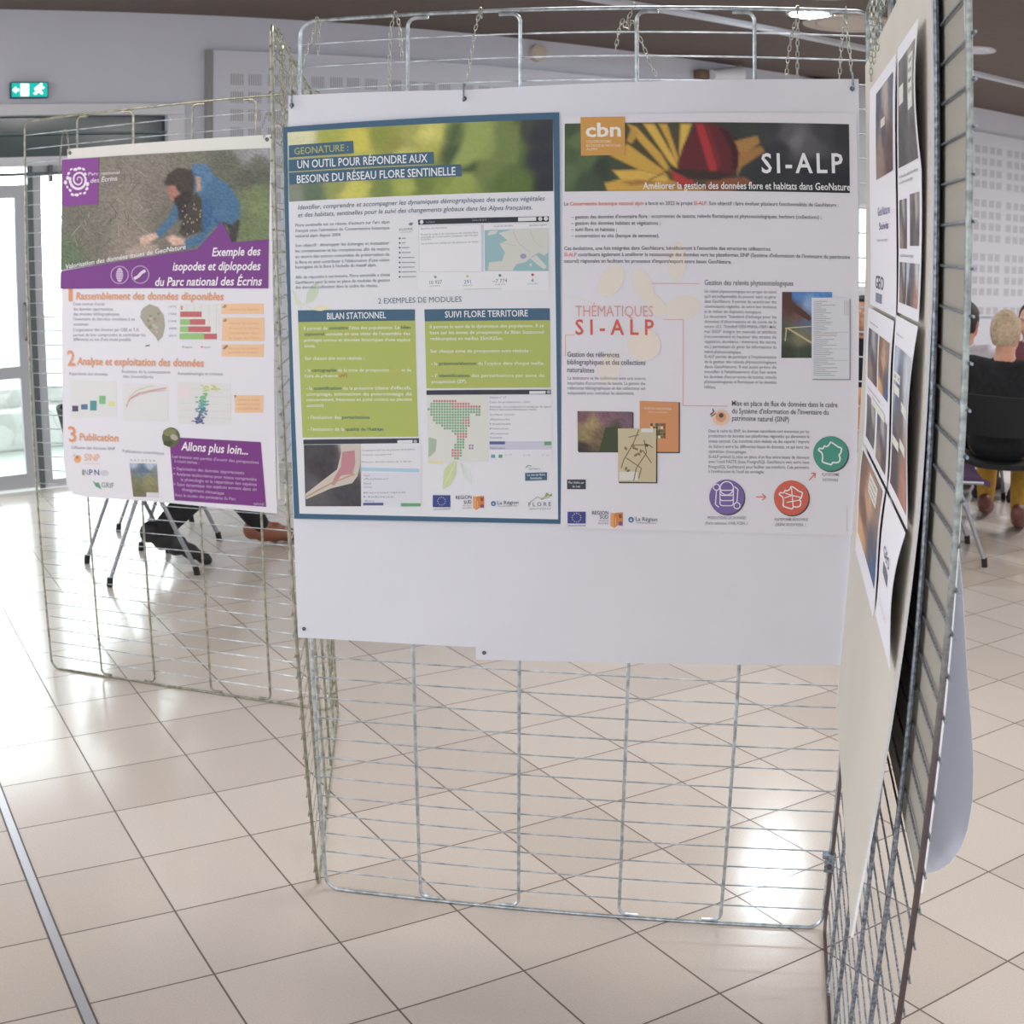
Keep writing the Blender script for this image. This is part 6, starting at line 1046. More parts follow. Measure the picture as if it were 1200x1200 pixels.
(28,5.81,248,[1426,-3033,1424,-3045,1433,-3046,1434,-3033]),(28,5,248,[1425,-3044,1421,-3056,1429,-3059,1433,-3047]),(28,5.09,248,[1421,-3055,1415,-3066,1422,-3070,1429,-3060]),(28,5.18,248,[1416,-3065,1407,-3074,1414,-3080,1422,-3071]),(28,5.27,248,[1408,-3074,1398,-3081,1402,-3088,1413,-3081]),(28,5.36,248,[1399,-3080,1387,-3085,1390,-3093,1402,-3088]),(28,5.45,248,[1388,-3085,1376,-3087,1377,-3095,1389,-3093]),(28,5.54,248,[1377,-3087,1364,-3086,1364,-3094,1376,-3095]),(28,5.63,248,[1365,-3086,1354,-3082,1351,-3090,1363,-3094]),(28,5.72,248,[1354,-3082,1344,-3076,1339,-3084,1350,-3090]),
(28,5.81,248,[1344,-3077,1335,-3068,1330,-3075,1339,-3083]),(28,5,248,[1336,-3069,1329,-3059,1322,-3064,1329,-3074]),(28,5.09,248,[1330,-3060,1325,-3048,1317,-3051,1322,-3063]),(28,5.18,248,[1325,-3049,1324,-3036,1315,-3038,1317,-3050]),(28,5.27,248,[1324,-3038,1324,-3025,1316,-3024,1315,-3037]),(28,5.36,248,[1324,-3026,1328,-3014,1320,-3012,1316,-3023]),(28,5.45,248,[1328,-3015,1334,-3004,1326,-3000,1320,-3010]),(28,5.54,248,[1333,-3005,1342,-2996,1336,-2990,1327,-2999]),(28,5.63,248,[1341,-2996,1351,-2989,1346,-2982,1336,-2989]),(28,5.72,248,[1350,-2990,1362,-2985,1359,-2977,1347,-2982]),
(28,5.81,248,[1361,-2986,1373,-2984,1372,-2975,1360,-2977]),(28,5,248,[1372,-2984,1385,-2984,1385,-2976,1373,-2975]),(28,5.09,248,[1384,-2984,1396,-2988,1398,-2980,1386,-2976]),(28,5.18,248,[1394,-2988,1405,-2994,1410,-2986,1399,-2980]),(28,5.27,248,[1404,-2993,1414,-3002,1419,-2996,1410,-2987]),(28,5.36,248,[1413,-3001,1420,-3012,1427,-3006,1420,-2996]),(28,5.45,248,[1420,-3010,1424,-3022,1432,-3019,1427,-3008]),(28,5.54,248,[1424,-3021,1426,-3034,1434,-3032,1432,-3020]),(28,5.63,248,[1310,-3028,1310,-3034,1318,-3035,1319,-3029]),(28,5.72,248,[1310,-3033,1308,-3039,1317,-3041,1318,-3036]),
(28,5.81,248,[1309,-3038,1306,-3043,1313,-3047,1316,-3042]),(28,5,248,[1307,-3042,1303,-3046,1309,-3052,1313,-3048]),(28,5.09,248,[1304,-3046,1299,-3049,1304,-3056,1308,-3053]),(28,5.18,248,[1300,-3048,1294,-3050,1297,-3058,1303,-3056]),(28,5.27,248,[1295,-3050,1290,-3051,1291,-3060,1296,-3059]),(28,5.36,248,[1290,-3051,1285,-3051,1284,-3059,1290,-3060]),(28,5.45,248,[1286,-3051,1280,-3049,1278,-3057,1283,-3059]),(28,5.54,248,[1281,-3050,1276,-3047,1272,-3054,1277,-3057]),(28,5.63,248,[1277,-3047,1273,-3043,1267,-3050,1271,-3054]),(28,5.72,248,[1274,-3044,1270,-3039,1263,-3044,1266,-3049]),
(28,5.81,248,[1271,-3040,1268,-3035,1261,-3038,1263,-3043]),(28,5,248,[1269,-3036,1268,-3030,1260,-3031,1260,-3037]),(28,5.09,248,[1268,-3031,1268,-3025,1260,-3024,1260,-3030]),(28,5.18,248,[1268,-3026,1270,-3020,1262,-3018,1260,-3024]),(28,5.27,248,[1270,-3022,1272,-3016,1265,-3012,1262,-3017]),(28,5.36,248,[1272,-3017,1276,-3013,1270,-3007,1266,-3012]),(28,5.45,248,[1275,-3014,1280,-3010,1275,-3003,1270,-3006]),(28,5.54,248,[1279,-3011,1284,-3009,1281,-3001,1276,-3003]),(28,5.63,248,[1284,-3009,1289,-3008,1288,-3000,1282,-3000]),(28,5.72,248,[1288,-3008,1294,-3009,1294,-3000,1289,-3000]),
(28,5.81,248,[1293,-3008,1298,-3010,1301,-3002,1296,-3000]),(28,5,248,[1298,-3010,1302,-3013,1307,-3005,1302,-3002]),(28,5.09,248,[1302,-3012,1306,-3016,1312,-3010,1308,-3006]),(28,5.18,248,[1305,-3015,1308,-3020,1315,-3015,1312,-3010]),(28,5.27,248,[1308,-3019,1310,-3024,1318,-3022,1316,-3016]),(28,5.36,248,[1310,-3024,1310,-3029,1319,-3028,1318,-3022]),(28,5.45,248,[1486,-3177,1486,-3183,1494,-3183,1494,-3178]),(28,5.54,248,[1486,-3182,1484,-3187,1492,-3190,1494,-3184]),(28,5.63,248,[1484,-3186,1482,-3191,1489,-3196,1492,-3191]),(28,5.72,248,[1482,-3190,1478,-3195,1484,-3201,1488,-3196]),
(28,5.81,248,[1479,-3194,1474,-3198,1479,-3205,1484,-3201]),(28,5,248,[1475,-3197,1470,-3199,1473,-3207,1478,-3205]),(28,5.09,248,[1471,-3199,1465,-3200,1466,-3208,1472,-3208]),(28,5.18,248,[1466,-3200,1460,-3199,1460,-3208,1465,-3208]),(28,5.27,248,[1461,-3200,1456,-3198,1453,-3206,1459,-3208]),(28,5.36,248,[1457,-3198,1452,-3195,1448,-3203,1452,-3206]),(28,5.45,248,[1452,-3196,1448,-3192,1442,-3198,1447,-3202]),(28,5.54,248,[1449,-3192,1446,-3188,1439,-3193,1442,-3198]),(28,5.63,248,[1446,-3189,1444,-3183,1436,-3186,1438,-3192]),(28,5.72,248,[1444,-3184,1443,-3178,1435,-3180,1436,-3186]),
(28,5.81,248,[1444,-3180,1444,-3174,1435,-3173,1435,-3179]),(28,5,248,[1444,-3174,1445,-3169,1437,-3166,1436,-3172]),(28,5.09,248,[1445,-3170,1448,-3165,1440,-3160,1438,-3166]),(28,5.18,248,[1447,-3166,1451,-3162,1445,-3156,1441,-3160]),(28,5.27,248,[1450,-3162,1455,-3159,1450,-3152,1446,-3155]),(28,5.36,248,[1454,-3159,1460,-3157,1456,-3149,1451,-3151]),(28,5.45,248,[1459,-3157,1464,-3156,1463,-3148,1458,-3149]),(28,5.54,248,[1464,-3156,1469,-3157,1470,-3148,1464,-3148]),(28,5.63,248,[1468,-3157,1474,-3158,1476,-3150,1471,-3148]),(28,5.72,248,[1473,-3158,1478,-3161,1482,-3154,1477,-3151]),
(28,5.81,248,[1477,-3160,1481,-3164,1487,-3158,1483,-3154]),(28,5,248,[1480,-3164,1484,-3168,1491,-3164,1488,-3159]),(28,5.09,248,[1483,-3168,1486,-3173,1494,-3170,1491,-3164]),(28,5.18,248,[1485,-3172,1486,-3178,1494,-3176,1494,-3171]),(28,5.27,248,[1435,-3023,1466,-3044,1470,-3036,1440,-3016]),(28,5.36,248,[1464,-3040,1459,-3148,1468,-3148,1472,-3040]),(28,5.45,248,[1318,-3193,1288,-3173,1283,-3180,1314,-3200]),(28,5.54,248,[1290,-3176,1294,-3060,1286,-3060,1281,-3176]),
(29,3.63,246,[2070,-3097,2068,-3130,2059,-3162,2043,-3190,2021,-3215,1994,-3234,1963,-3246,1930,-3251,1897,-3249,1865,-3239,1836,-3222,1812,-3200,1793,-3172,1781,-3141,1776,-3108,1778,-3075,1788,-3043,1804,-3014,1826,-2990,1853,-2972,1884,-2960,1916,-2954,1949,-2957,1981,-2967,2010,-2983,2034,-3006,2053,-3033,2065,-3064]),
(29,4.72,249,[2060,-3088,2057,-3121,2048,-3152,2032,-3181,2010,-3205,1983,-3224,1953,-3236,1921,-3241,1888,-3238,1857,-3228,1829,-3212,1804,-3190,1786,-3163,1774,-3132,1769,-3100,1771,-3067,1780,-3036,1797,-3008,1819,-2984,1845,-2965,1876,-2953,1908,-2948,1940,-2951,1971,-2960,1999,-2977,2024,-2999,2042,-3026,2054,-3056]),(29,5.81,250,[1907,-3001,1936,-3016,1941,-3007,1912,-2992]),(29,5,250,[1936,-3016,1969,-3039,1975,-3030,1942,-3007]),(29,5.09,250,[1971,-3040,2004,-3051,2007,-3041,1974,-3030]),(29,5.18,250,[2000,-3045,1994,-3086,2004,-3088,2011,-3046]),
(29,5.27,250,[1995,-3083,1980,-3100,1988,-3108,2003,-3090]),(29,5.36,250,[1979,-3106,1992,-3130,2002,-3125,1988,-3101]),(29,5.45,250,[1992,-3127,1985,-3160,1996,-3162,2002,-3129]),(29,5.54,250,[1989,-3156,1961,-3165,1964,-3175,1992,-3166]),(29,5.63,250,[1963,-3165,1934,-3162,1933,-3172,1962,-3176]),(29,5.72,250,[1929,-3165,1922,-3186,1932,-3190,1939,-3169]),(29,5.81,250,[1928,-3183,1882,-3172,1880,-3182,1925,-3193]),(29,5,250,[1883,-3172,1850,-3161,1846,-3171,1880,-3182]),(29,5.09,250,[1854,-3166,1855,-3117,1845,-3117,1843,-3166]),(29,5.18,250,[1855,-3115,1846,-3087,1836,-3090,1845,-3119]),
(29,5.27,250,[1844,-3084,1814,-3065,1808,-3074,1838,-3093]),(29,5.36,250,[1816,-3072,1824,-3055,1814,-3051,1806,-3067]),(29,5.45,250,[1818,-3058,1851,-3061,1852,-3050,1819,-3048]),(29,5.54,250,[1856,-3057,1864,-3032,1853,-3030,1846,-3054]),(29,5.63,250,[1857,-3036,1877,-3043,1881,-3033,1860,-3026]),(29,5.72,250,[1882,-3042,1902,-3025,1895,-3017,1876,-3034]),(29,5.81,250,[1904,-3024,1914,-2998,1905,-2994,1894,-3019]),(29,5,250,[1906,-3002,1917,-3075,1925,-3074,1914,-3001]),(29,5.09,250,[1920,-3070,1855,-3092,1858,-3100,1922,-3078]),(29,5.18,250,[1920,-3079,1994,-3092,1995,-3083,1922,-3070]),
(29,5.27,250,[1917,-3075,1928,-3164,1937,-3163,1925,-3074]),(29,5.36,250,[1878,-3138,1981,-3115,1979,-3107,1876,-3130]),(29,5.45,250,[1861,-3062,1920,-3079,1922,-3070,1864,-3053]),(30,3.54,246,[2380,-2715,2378,-2748,2368,-2779,2352,-2808,2330,-2832,2303,-2850,2272,-2862,2240,-2867,2206,-2865,2175,-2855,2146,-2839,2122,-2816,2103,-2789,2091,-2759,2086,-2726,2088,-2694,2098,-2662,2114,-2634,2136,-2610,2163,-2592,2194,-2580,2226,-2574,2259,-2577,2290,-2586,2319,-2603,2344,-2625,2362,-2652,2375,-2682]),
(30,4.63,251,[2369,-2707,2367,-2739,2358,-2770,2342,-2798,2320,-2822,2293,-2840,2263,-2852,2230,-2857,2198,-2855,2167,-2845,2138,-2829,2114,-2807,2096,-2780,2084,-2750,2079,-2718,2081,-2686,2091,-2655,2107,-2627,2129,-2604,2155,-2585,2186,-2574,2218,-2568,2250,-2571,2281,-2580,2309,-2596,2333,-2618,2352,-2645,2364,-2675]),(30,5.72,250,[2216,-2622,2246,-2636,2252,-2625,2222,-2610]),(30,5.81,250,[2245,-2636,2278,-2659,2286,-2648,2252,-2626]),(30,5,250,[2280,-2660,2313,-2670,2317,-2658,2284,-2648]),(30,5.09,250,[2309,-2664,2302,-2704,2315,-2706,2321,-2666]),
(30,5.18,250,[2304,-2701,2288,-2718,2298,-2726,2314,-2710]),(30,5.27,250,[2288,-2725,2301,-2749,2312,-2742,2299,-2719]),(30,5.36,250,[2300,-2744,2294,-2777,2306,-2780,2313,-2747]),(30,5.45,250,[2298,-2772,2270,-2781,2274,-2794,2302,-2784]),(30,5.54,250,[2272,-2781,2244,-2778,2243,-2791,2271,-2794]),(30,5.63,250,[2237,-2782,2230,-2803,2242,-2807,2249,-2786]),(30,5.72,250,[2238,-2799,2192,-2788,2190,-2801,2235,-2811]),(30,5.81,250,[2193,-2788,2160,-2778,2156,-2790,2189,-2801]),(30,5,250,[2164,-2784,2166,-2736,2154,-2735,2152,-2784]),(30,5.09,250,[2166,-2733,2156,-2705,2144,-2709,2154,-2737]),
(30,5.18,250,[2154,-2702,2125,-2683,2118,-2694,2147,-2712]),(30,5.27,250,[2127,-2691,2134,-2674,2123,-2669,2116,-2686]),(30,5.36,250,[2128,-2678,2161,-2681,2162,-2668,2129,-2666]),(30,5.45,250,[2167,-2676,2174,-2652,2162,-2648,2155,-2673]),(30,5.54,250,[2166,-2656,2187,-2663,2191,-2651,2170,-2644]),(30,5.63,250,[2193,-2662,2212,-2645,2204,-2636,2185,-2652]),(30,5.72,250,[2214,-2643,2225,-2618,2214,-2613,2202,-2638]),
(31,3.81,252,[1378,-2448,1376,-2462,1372,-2476,1364,-2489,1353,-2500,1340,-2508,1326,-2513,1310,-2516,1295,-2514,1280,-2510,1267,-2503,1255,-2493,1247,-2481,1241,-2467,1239,-2452,1241,-2438,1245,-2424,1253,-2411,1264,-2400,1277,-2392,1292,-2387,1307,-2385,1322,-2386,1337,-2390,1350,-2398,1362,-2408,1370,-2420,1376,-2433]),
(31,4,253,[1350,-2444,1350,-2454,1347,-2463,1342,-2471,1336,-2478,1328,-2483,1319,-2487,1310,-2488,1300,-2487,1291,-2484,1283,-2480,1276,-2473,1271,-2466,1268,-2457,1266,-2447,1267,-2438,1270,-2429,1275,-2421,1282,-2414,1289,-2408,1298,-2405,1308,-2404,1317,-2404,1326,-2407,1334,-2412,1341,-2418,1346,-2426,1349,-2435]),
(31,5.09,254,[1329,-2432,1329,-2437,1328,-2441,1325,-2444,1322,-2448,1319,-2450,1315,-2452,1311,-2452,1306,-2452,1302,-2450,1299,-2448,1296,-2446,1294,-2442,1292,-2438,1291,-2434,1292,-2430,1293,-2426,1295,-2422,1298,-2419,1302,-2416,1306,-2415,1310,-2414,1314,-2414,1318,-2416,1322,-2418,1325,-2421,1327,-2424,1328,-2428]),(31,4.18,255,[1223,-2436,1252,-2410,1245,-2402,1216,-2428]),(31,4.27,255,[1254,-2404,1244,-2379,1235,-2382,1244,-2408]),(31,4.36,255,[1231,-2448,1268,-2421,1263,-2414,1226,-2441]),
]
PRINT['L']=[
(32,2,'photo',[2,-30,3342,-110,3310,-1310,-65,-1586],[(0.066,0.461,256),(0.224,0.181,257),(0.428,0.075,258),(0.332,0.462,259),(0.176,0.726,260),(0.046,0.905,261),(0.335,0.842,262),(0.628,0.217,263),(0.493,0.384,264),(0.555,0.601,265),(0.816,0.145,266),(0.906,0.032,267),(0.978,0.029,268),(0.953,0.138,269),(0.956,0.292,270),(0.911,0.324,271),(0.941,0.463,272),(0.943,0.651,273),(0.899,0.718,274),(0.009,0.345,275)],124,84,24,[([1066,-1352,1343,-1266,1612,-1304,1558,-1427,1063,-1450],276,5),([2587,-1016,2852,-987,2891,-1056,2832,-1300,2754,-1319,2695,-1102],277,5),([1886,-751,1977,-810,1932,-973,1630,-1222,1565,-1130,1792,-925],278,5),([1310,-1186,1413,-1157,1565,-1130,1621,-1188,1410,-1302,1326,-1270],279,5),([1740,-1204,1853,-1176,2048,-1244,2046,-1310,1850,-1319],279,5),([2144,-280,2295,-246,2412,-289,2506,-422,2732,-560,2891,-793,2882,-980,2773,-1078,2593,-1022,2411,-1185,2304,-1308,2038,-1381,2035,-1244,2210,-1196,2317,-1140,2313,-732,2196,-617],278,5),([2144,-280,2295,-246,2406,-296,2486,-429,2404,-547,2308,-623,2271,-430],280,5),([2082,-693,2228,-632,2313,-719,2326,-1146,2042,-1211,1945,-1152,2014,-963],281,5),([1919,-766,2082,-720,2046,-965,1948,-988],282,5),([2313,-732,2402,-710,2496,-796,2445,-1037,2364,-1170,2326,-1146],283,5),([2462,-970,2555,-1096,2649,-1073,2587,-1022],284,5),([2220,-421,2284,-431,2295,-600,2237,-614],285,5),([1718,-465,1786,-350,1940,-277,2157,-327,2207,-459,2180,-630,2050,-677,1888,-558,1758,-523],286,5),([1758,-517,1889,-517,1960,-636,1926,-745,1828,-712],287,5),([1874,-681,2051,-603,2186,-616,2120,-763,1990,-825,1886,-770],288,5)]),
(32,7.09,289,[2171,-782,2166,-795,2155,-797,2147,-788,2147,-774,2156,-766,2167,-769]),(32,7.18,290,[2206,-787,2202,-799,2191,-802,2182,-792,2182,-778,2191,-770,2202,-774]),(32,7.27,290,[2203,-841,2198,-854,2187,-856,2178,-847,2178,-833,2187,-824,2198,-828]),(32,7.36,290,[2025,-860,2020,-872,2009,-875,2000,-866,2000,-851,2009,-843,2020,-846]),(32,7.45,290,[2297,-949,2292,-962,2281,-964,2273,-955,2273,-941,2282,-932,2292,-936]),(32,7.54,290,[2089,-920,2084,-933,2073,-936,2064,-926,2064,-912,2073,-904,2084,-907]),
(32,7.63,290,[2068,-796,2063,-809,2052,-811,2043,-802,2043,-788,2052,-779,2063,-783]),(32,7.72,290,[2252,-991,2247,-1003,2236,-1006,2227,-997,2228,-982,2236,-974,2247,-978]),(32,7.81,289,[2032,-844,2026,-856,2016,-859,2007,-850,2007,-835,2016,-827,2027,-830]),(32,7,290,[2192,-1144,2187,-1156,2176,-1159,2167,-1150,2167,-1135,2176,-1127,2187,-1130]),(32,7.09,291,[2305,-1075,2300,-1087,2289,-1090,2280,-1081,2281,-1066,2290,-1058,2300,-1062]),(32,7.18,291,[2031,-860,2026,-872,2015,-875,2006,-866,2007,-852,2016,-843,2027,-847]),
(32,7.27,290,[2143,-972,2138,-985,2127,-987,2118,-978,2118,-964,2127,-955,2138,-959]),(32,7.36,289,[2115,-1118,2110,-1131,2099,-1134,2090,-1124,2090,-1110,2099,-1102,2110,-1106]),(32,7.45,290,[2234,-854,2230,-866,2219,-869,2210,-860,2210,-845,2219,-837,2230,-840]),(32,7.54,290,[2066,-944,2061,-956,2050,-959,2041,-950,2041,-936,2050,-927,2061,-931]),(32,7.63,290,[2094,-1172,2089,-1185,2078,-1188,2070,-1178,2070,-1164,2079,-1156,2090,-1159]),(32,7.72,290,[2104,-1011,2098,-1024,2088,-1026,2079,-1017,2079,-1003,2088,-994,2099,-998]),
(32,7.81,290,[2308,-874,2303,-886,2292,-889,2284,-880,2284,-865,2292,-857,2303,-860]),(32,7,291,[2105,-1115,2100,-1128,2089,-1130,2080,-1121,2081,-1107,2090,-1099,2100,-1102]),(32,7.09,290,[2165,-1025,2160,-1038,2149,-1040,2140,-1031,2140,-1017,2149,-1008,2160,-1012]),(32,7.18,291,[2038,-819,2033,-832,2022,-834,2014,-825,2014,-811,2023,-802,2034,-806]),(32,7.27,291,[2307,-958,2302,-970,2291,-973,2282,-964,2282,-950,2291,-941,2302,-945]),(32,7.36,290,[2042,-1036,2036,-1048,2026,-1051,2017,-1042,2017,-1028,2026,-1019,2037,-1023]),
(32,7.45,290,[2194,-1018,2189,-1031,2178,-1033,2169,-1024,2169,-1010,2178,-1002,2189,-1005]),(32,7.54,289,[2038,-1077,2032,-1090,2022,-1092,2013,-1083,2013,-1068,2022,-1060,2033,-1064]),(32,7.63,291,[2030,-1153,2025,-1166,2014,-1168,2005,-1159,2005,-1145,2014,-1136,2025,-1140]),(32,7.72,290,[2298,-919,2293,-932,2282,-934,2273,-925,2274,-911,2282,-903,2293,-906]),(32,7.81,291,[2288,-878,2284,-890,2273,-893,2264,-884,2264,-870,2273,-861,2284,-865]),(32,7,291,[2285,-1144,2280,-1157,2269,-1160,2260,-1151,2260,-1136,2269,-1128,2280,-1132]),(32,3.09,292,[831,-892,815,-987,825,-989,841,-893]),
(32,3.18,293,[1297,-829,1165,-749,1159,-756,1291,-836]),(32,3.27,293,[912,-253,850,-98,840,-100,902,-255]),(32,3.36,294,[603,-1098,652,-1265,662,-1263,614,-1096]),(32,3.45,295,[1152,-881,1296,-1023,1304,-1018,1160,-876]),(32,3.54,295,[1037,-443,970,-470,976,-477,1042,-450]),(32,3.63,294,[1096,-438,1070,-293,1060,-294,1086,-439]),(32,3.72,295,[1191,-1300,1076,-1226,1069,-1232,1185,-1307]),(32,3.81,293,[854,-1019,1061,-925,1056,-918,848,-1011]),(32,3,292,[1012,-1084,1048,-1170,1058,-1168,1022,-1081]),(32,3.09,293,[964,-962,1133,-1127,1141,-1122,972,-956]),
(32,3.18,295,[1474,-1134,1333,-1055,1328,-1062,1468,-1141]),(32,3.27,295,[1367,-854,1533,-805,1529,-797,1363,-846]),(32,3.36,293,[255,-1262,186,-1097,176,-1100,244,-1264]),(32,3.45,292,[916,-818,908,-913,918,-914,927,-818]),(32,3.54,292,[886,-892,797,-935,803,-942,892,-899]),(32,3.63,292,[1542,-824,1492,-744,1484,-747,1533,-828]),(32,3.72,294,[851,-723,947,-630,938,-624,842,-718]),(32,3.81,294,[1059,-818,1122,-982,1131,-980,1069,-816]),(32,3,294,[299,-994,255,-859,244,-861,288,-996]),(32,3.09,293,[49,-1198,123,-1201,123,-1192,49,-1189]),(32,3.18,295,[1066,-718,932,-615,926,-621,1059,-724]),
(32,3.27,294,[1040,-948,938,-875,931,-881,1034,-954]),(32,3.36,293,[305,-938,442,-1097,451,-1092,314,-933]),(32,3.45,293,[699,-163,898,-246,902,-238,703,-156]),(32,3.54,295,[1153,-534,1230,-405,1221,-400,1144,-530]),(32,3.63,295,[458,-881,467,-807,456,-806,447,-880]),(32,3.72,292,[1131,-1026,1134,-869,1124,-868,1120,-1026]),(32,3.81,293,[1220,-244,1019,-111,1013,-118,1214,-251]),(32,3,294,[1196,-705,1156,-790,1166,-794,1205,-709]),(32,3.09,294,[962,-186,1009,-272,1019,-268,971,-183]),(32,3.18,293,[815,-643,948,-606,945,-598,811,-635]),(32,3.27,294,[375,-1043,247,-1186,256,-1191,384,-1048]),
(32,3.36,293,[839,-1164,628,-1085,624,-1093,835,-1171]),(32,3.45,295,[1228,-661,1369,-798,1376,-792,1236,-656]),(32,3.54,295,[1272,-266,1436,-378,1442,-372,1278,-260]),(32,3.63,294,[1463,-778,1561,-740,1556,-732,1458,-771]),(32,3.72,294,[818,-1183,641,-1329,648,-1335,826,-1190]),(32,3.81,293,[1038,-898,1140,-982,1147,-976,1046,-892]),(32,3,295,[972,-1159,962,-989,951,-989,961,-1159]),(32,3.09,294,[1158,-581,1314,-436,1306,-430,1150,-575]),(32,3.18,292,[1344,-457,1171,-428,1170,-437,1343,-465]),(32,3.27,292,[779,-793,730,-750,722,-756,771,-798]),
(32,3.36,294,[581,-1015,397,-905,391,-912,575,-1022]),(32,3.45,295,[385,-903,402,-973,412,-972,396,-902]),(32,3.54,292,[455,-1178,307,-1283,314,-1289,462,-1184]),(32,3.63,295,[144,-1111,317,-967,309,-961,136,-1105]),(32,3.72,292,[960,-854,834,-703,825,-707,952,-859]),(32,3.81,294,[280,-944,67,-947,68,-956,281,-952]),(32,3,293,[660,-936,546,-904,544,-912,657,-944]),(33,9.09,296,[-66,-1598,2232,-1377,2624,-1029,2770,-1306,3310,-1284,3294,-1913,-83,-1847]),(34,9.18,297,[2,-36,646,-55,621,-698,-22,-685]),(9,10.27,298,[286,-342,280,-340,278,-348,284,-350]),
(9,10.36,298,[283,-341,277,-337,270,-344,275,-348]),(9,10.45,298,[279,-338,274,-332,264,-336,268,-342]),(9,10.54,298,[276,-333,274,-325,261,-326,262,-334]),(9,10.63,298,[274,-327,276,-318,262,-316,260,-324]),(9,10.72,298,[276,-320,282,-312,268,-305,262,-314]),(9,10.81,298,[280,-313,290,-307,278,-297,269,-304]),(9,10,298,[287,-308,300,-305,293,-292,280,-296]),(9,10.09,298,[296,-306,310,-306,310,-292,296,-291]),(9,10.18,298,[307,-306,321,-311,328,-298,314,-292]),(9,10.27,298,[318,-310,331,-320,344,-308,331,-299]),(9,10.36,298,[329,-318,338,-331,356,-324,346,-310]),
(9,10.45,298,[336,-329,341,-345,362,-343,357,-326]),(9,10.54,298,[340,-343,339,-360,361,-363,362,-346]),(9,10.63,298,[339,-358,331,-374,352,-382,361,-366]),(9,10.72,298,[332,-372,318,-386,337,-398,351,-385]),(9,10.81,298,[321,-384,301,-392,314,-410,334,-401]),(9,10,298,[305,-391,282,-394,287,-414,310,-411]),(9,10.09,298,[287,-393,262,-389,258,-409,282,-414]),(9,10.18,298,[267,-390,244,-378,230,-396,253,-408]),(9,10.27,298,[248,-380,229,-362,207,-375,226,-394]),(9,10.36,298,[232,-365,220,-341,192,-348,205,-372]),(9,10.45,298,[221,-344,218,-318,188,-318,191,-345]),
(9,10.54,298,[218,-321,224,-295,193,-288,187,-315]),(9,10.63,298,[223,-298,238,-274,210,-261,194,-285]),(9,10.72,298,[236,-278,260,-260,236,-240,212,-258]),(9,10.81,298,[256,-262,286,-252,272,-228,241,-238]),(9,10,298,[280,-254,315,-253,311,-226,277,-226]),(9,10.09,298,[308,-252,342,-262,352,-236,318,-226]),(9,10.18,298,[336,-260,367,-280,388,-258,358,-238]),(9,10.27,298,[363,-276,386,-304,416,-289,393,-262]),(9,10.36,298,[383,-300,397,-334,432,-327,419,-293]),(9,10.45,298,[395,-330,397,-366,435,-367,434,-331]),(9,10.54,298,[397,-362,385,-396,424,-406,435,-372]),
(9,10.63,298,[387,-392,364,-422,398,-441,422,-411]),(9,10.72,298,[367,-418,333,-440,360,-466,394,-444]),(9,10.81,298,[339,-437,297,-447,312,-479,354,-469]),(9,10,298,[305,-446,260,-444,260,-478,305,-480]),(9,10.09,298,[268,-445,224,-429,208,-460,252,-476]),(9,10.18,298,[231,-432,193,-404,164,-429,201,-457]),(9,10.27,298,[198,-408,171,-370,131,-387,158,-425]),(9,10.36,298,[174,-376,160,-332,114,-338,128,-382]),(9,10.45,298,[161,-337,163,-291,115,-286,113,-332]),(9,10.54,298,[476,-413,462,-433,439,-437,422,-424,420,-400,434,-381,456,-376,474,-390]),
(9,10.63,298,[456,-482,436,-495,415,-494,406,-478,414,-458,434,-446,454,-448,464,-463]),(9,10.72,298,[408,-542,386,-548,369,-542,368,-528,383,-514,405,-508,422,-514,423,-528]),(9,10.81,298,[325,-543,304,-542,292,-534,297,-522,315,-515,336,-516,348,-524,344,-536]),(9,10,298,[252,-568,224,-558,214,-541,228,-526,257,-523,284,-533,294,-550,281,-565]),(9,10.09,298,[169,-554,149,-539,147,-522,164,-514,191,-519,211,-534,213,-551,196,-559]),(9,10.18,298,[124,-484,112,-467,117,-453,135,-451,156,-462,167,-480,162,-493,144,-495]),
(9,10.27,298,[73,-429,70,-412,78,-402,94,-406,107,-420,110,-436,102,-446,86,-443]),(9,10.36,298,[30,-357,37,-335,58,-326,79,-336,89,-358,82,-381,61,-390,40,-380]),(9,10.45,298,[73,-289,88,-272,109,-270,123,-284,122,-305,107,-322,86,-324,72,-310]),(9,10.54,298,[100,-223,120,-213,138,-216,144,-230,135,-247,115,-257,97,-254,91,-240]),(9,10.63,298,[154,-168,174,-165,188,-171,188,-184,173,-194,152,-198,138,-192,139,-180]),(9,10.72,298,[234,-165,264,-170,279,-185,271,-202,245,-211,215,-207,200,-191,208,-174]),(9,10.81,298,[312,-159,336,-170,343,-186,329,-198,302,-198,279,-187,272,-171,285,-160]),
(9,10,298,[391,-181,407,-196,408,-210,392,-216,369,-209,352,-194,352,-180,368,-174]),(9,10.09,298,[427,-254,436,-269,431,-281,416,-281,399,-270,391,-254,396,-242,411,-242]),(9,10.18,299,'Parc national',[460,-288,989,-302,43],0.6,1),(9,10.27,300,'des Écrins',[494,-393,953,-390,63],0.8,1),(35,10.36,301,[1108,-1688,1104,-1714,1118,-1716,1122,-1689]),(35,10.45,301,[1104,-1713,1093,-1737,1106,-1741,1117,-1717]),(35,10.54,301,[1094,-1736,1075,-1758,1087,-1764,1105,-1742]),(35,10.63,301,[1076,-1757,1053,-1775,1062,-1783,1086,-1765]),(35,10.72,301,[1054,-1774,1026,-1788,1033,-1797,1061,-1784]),
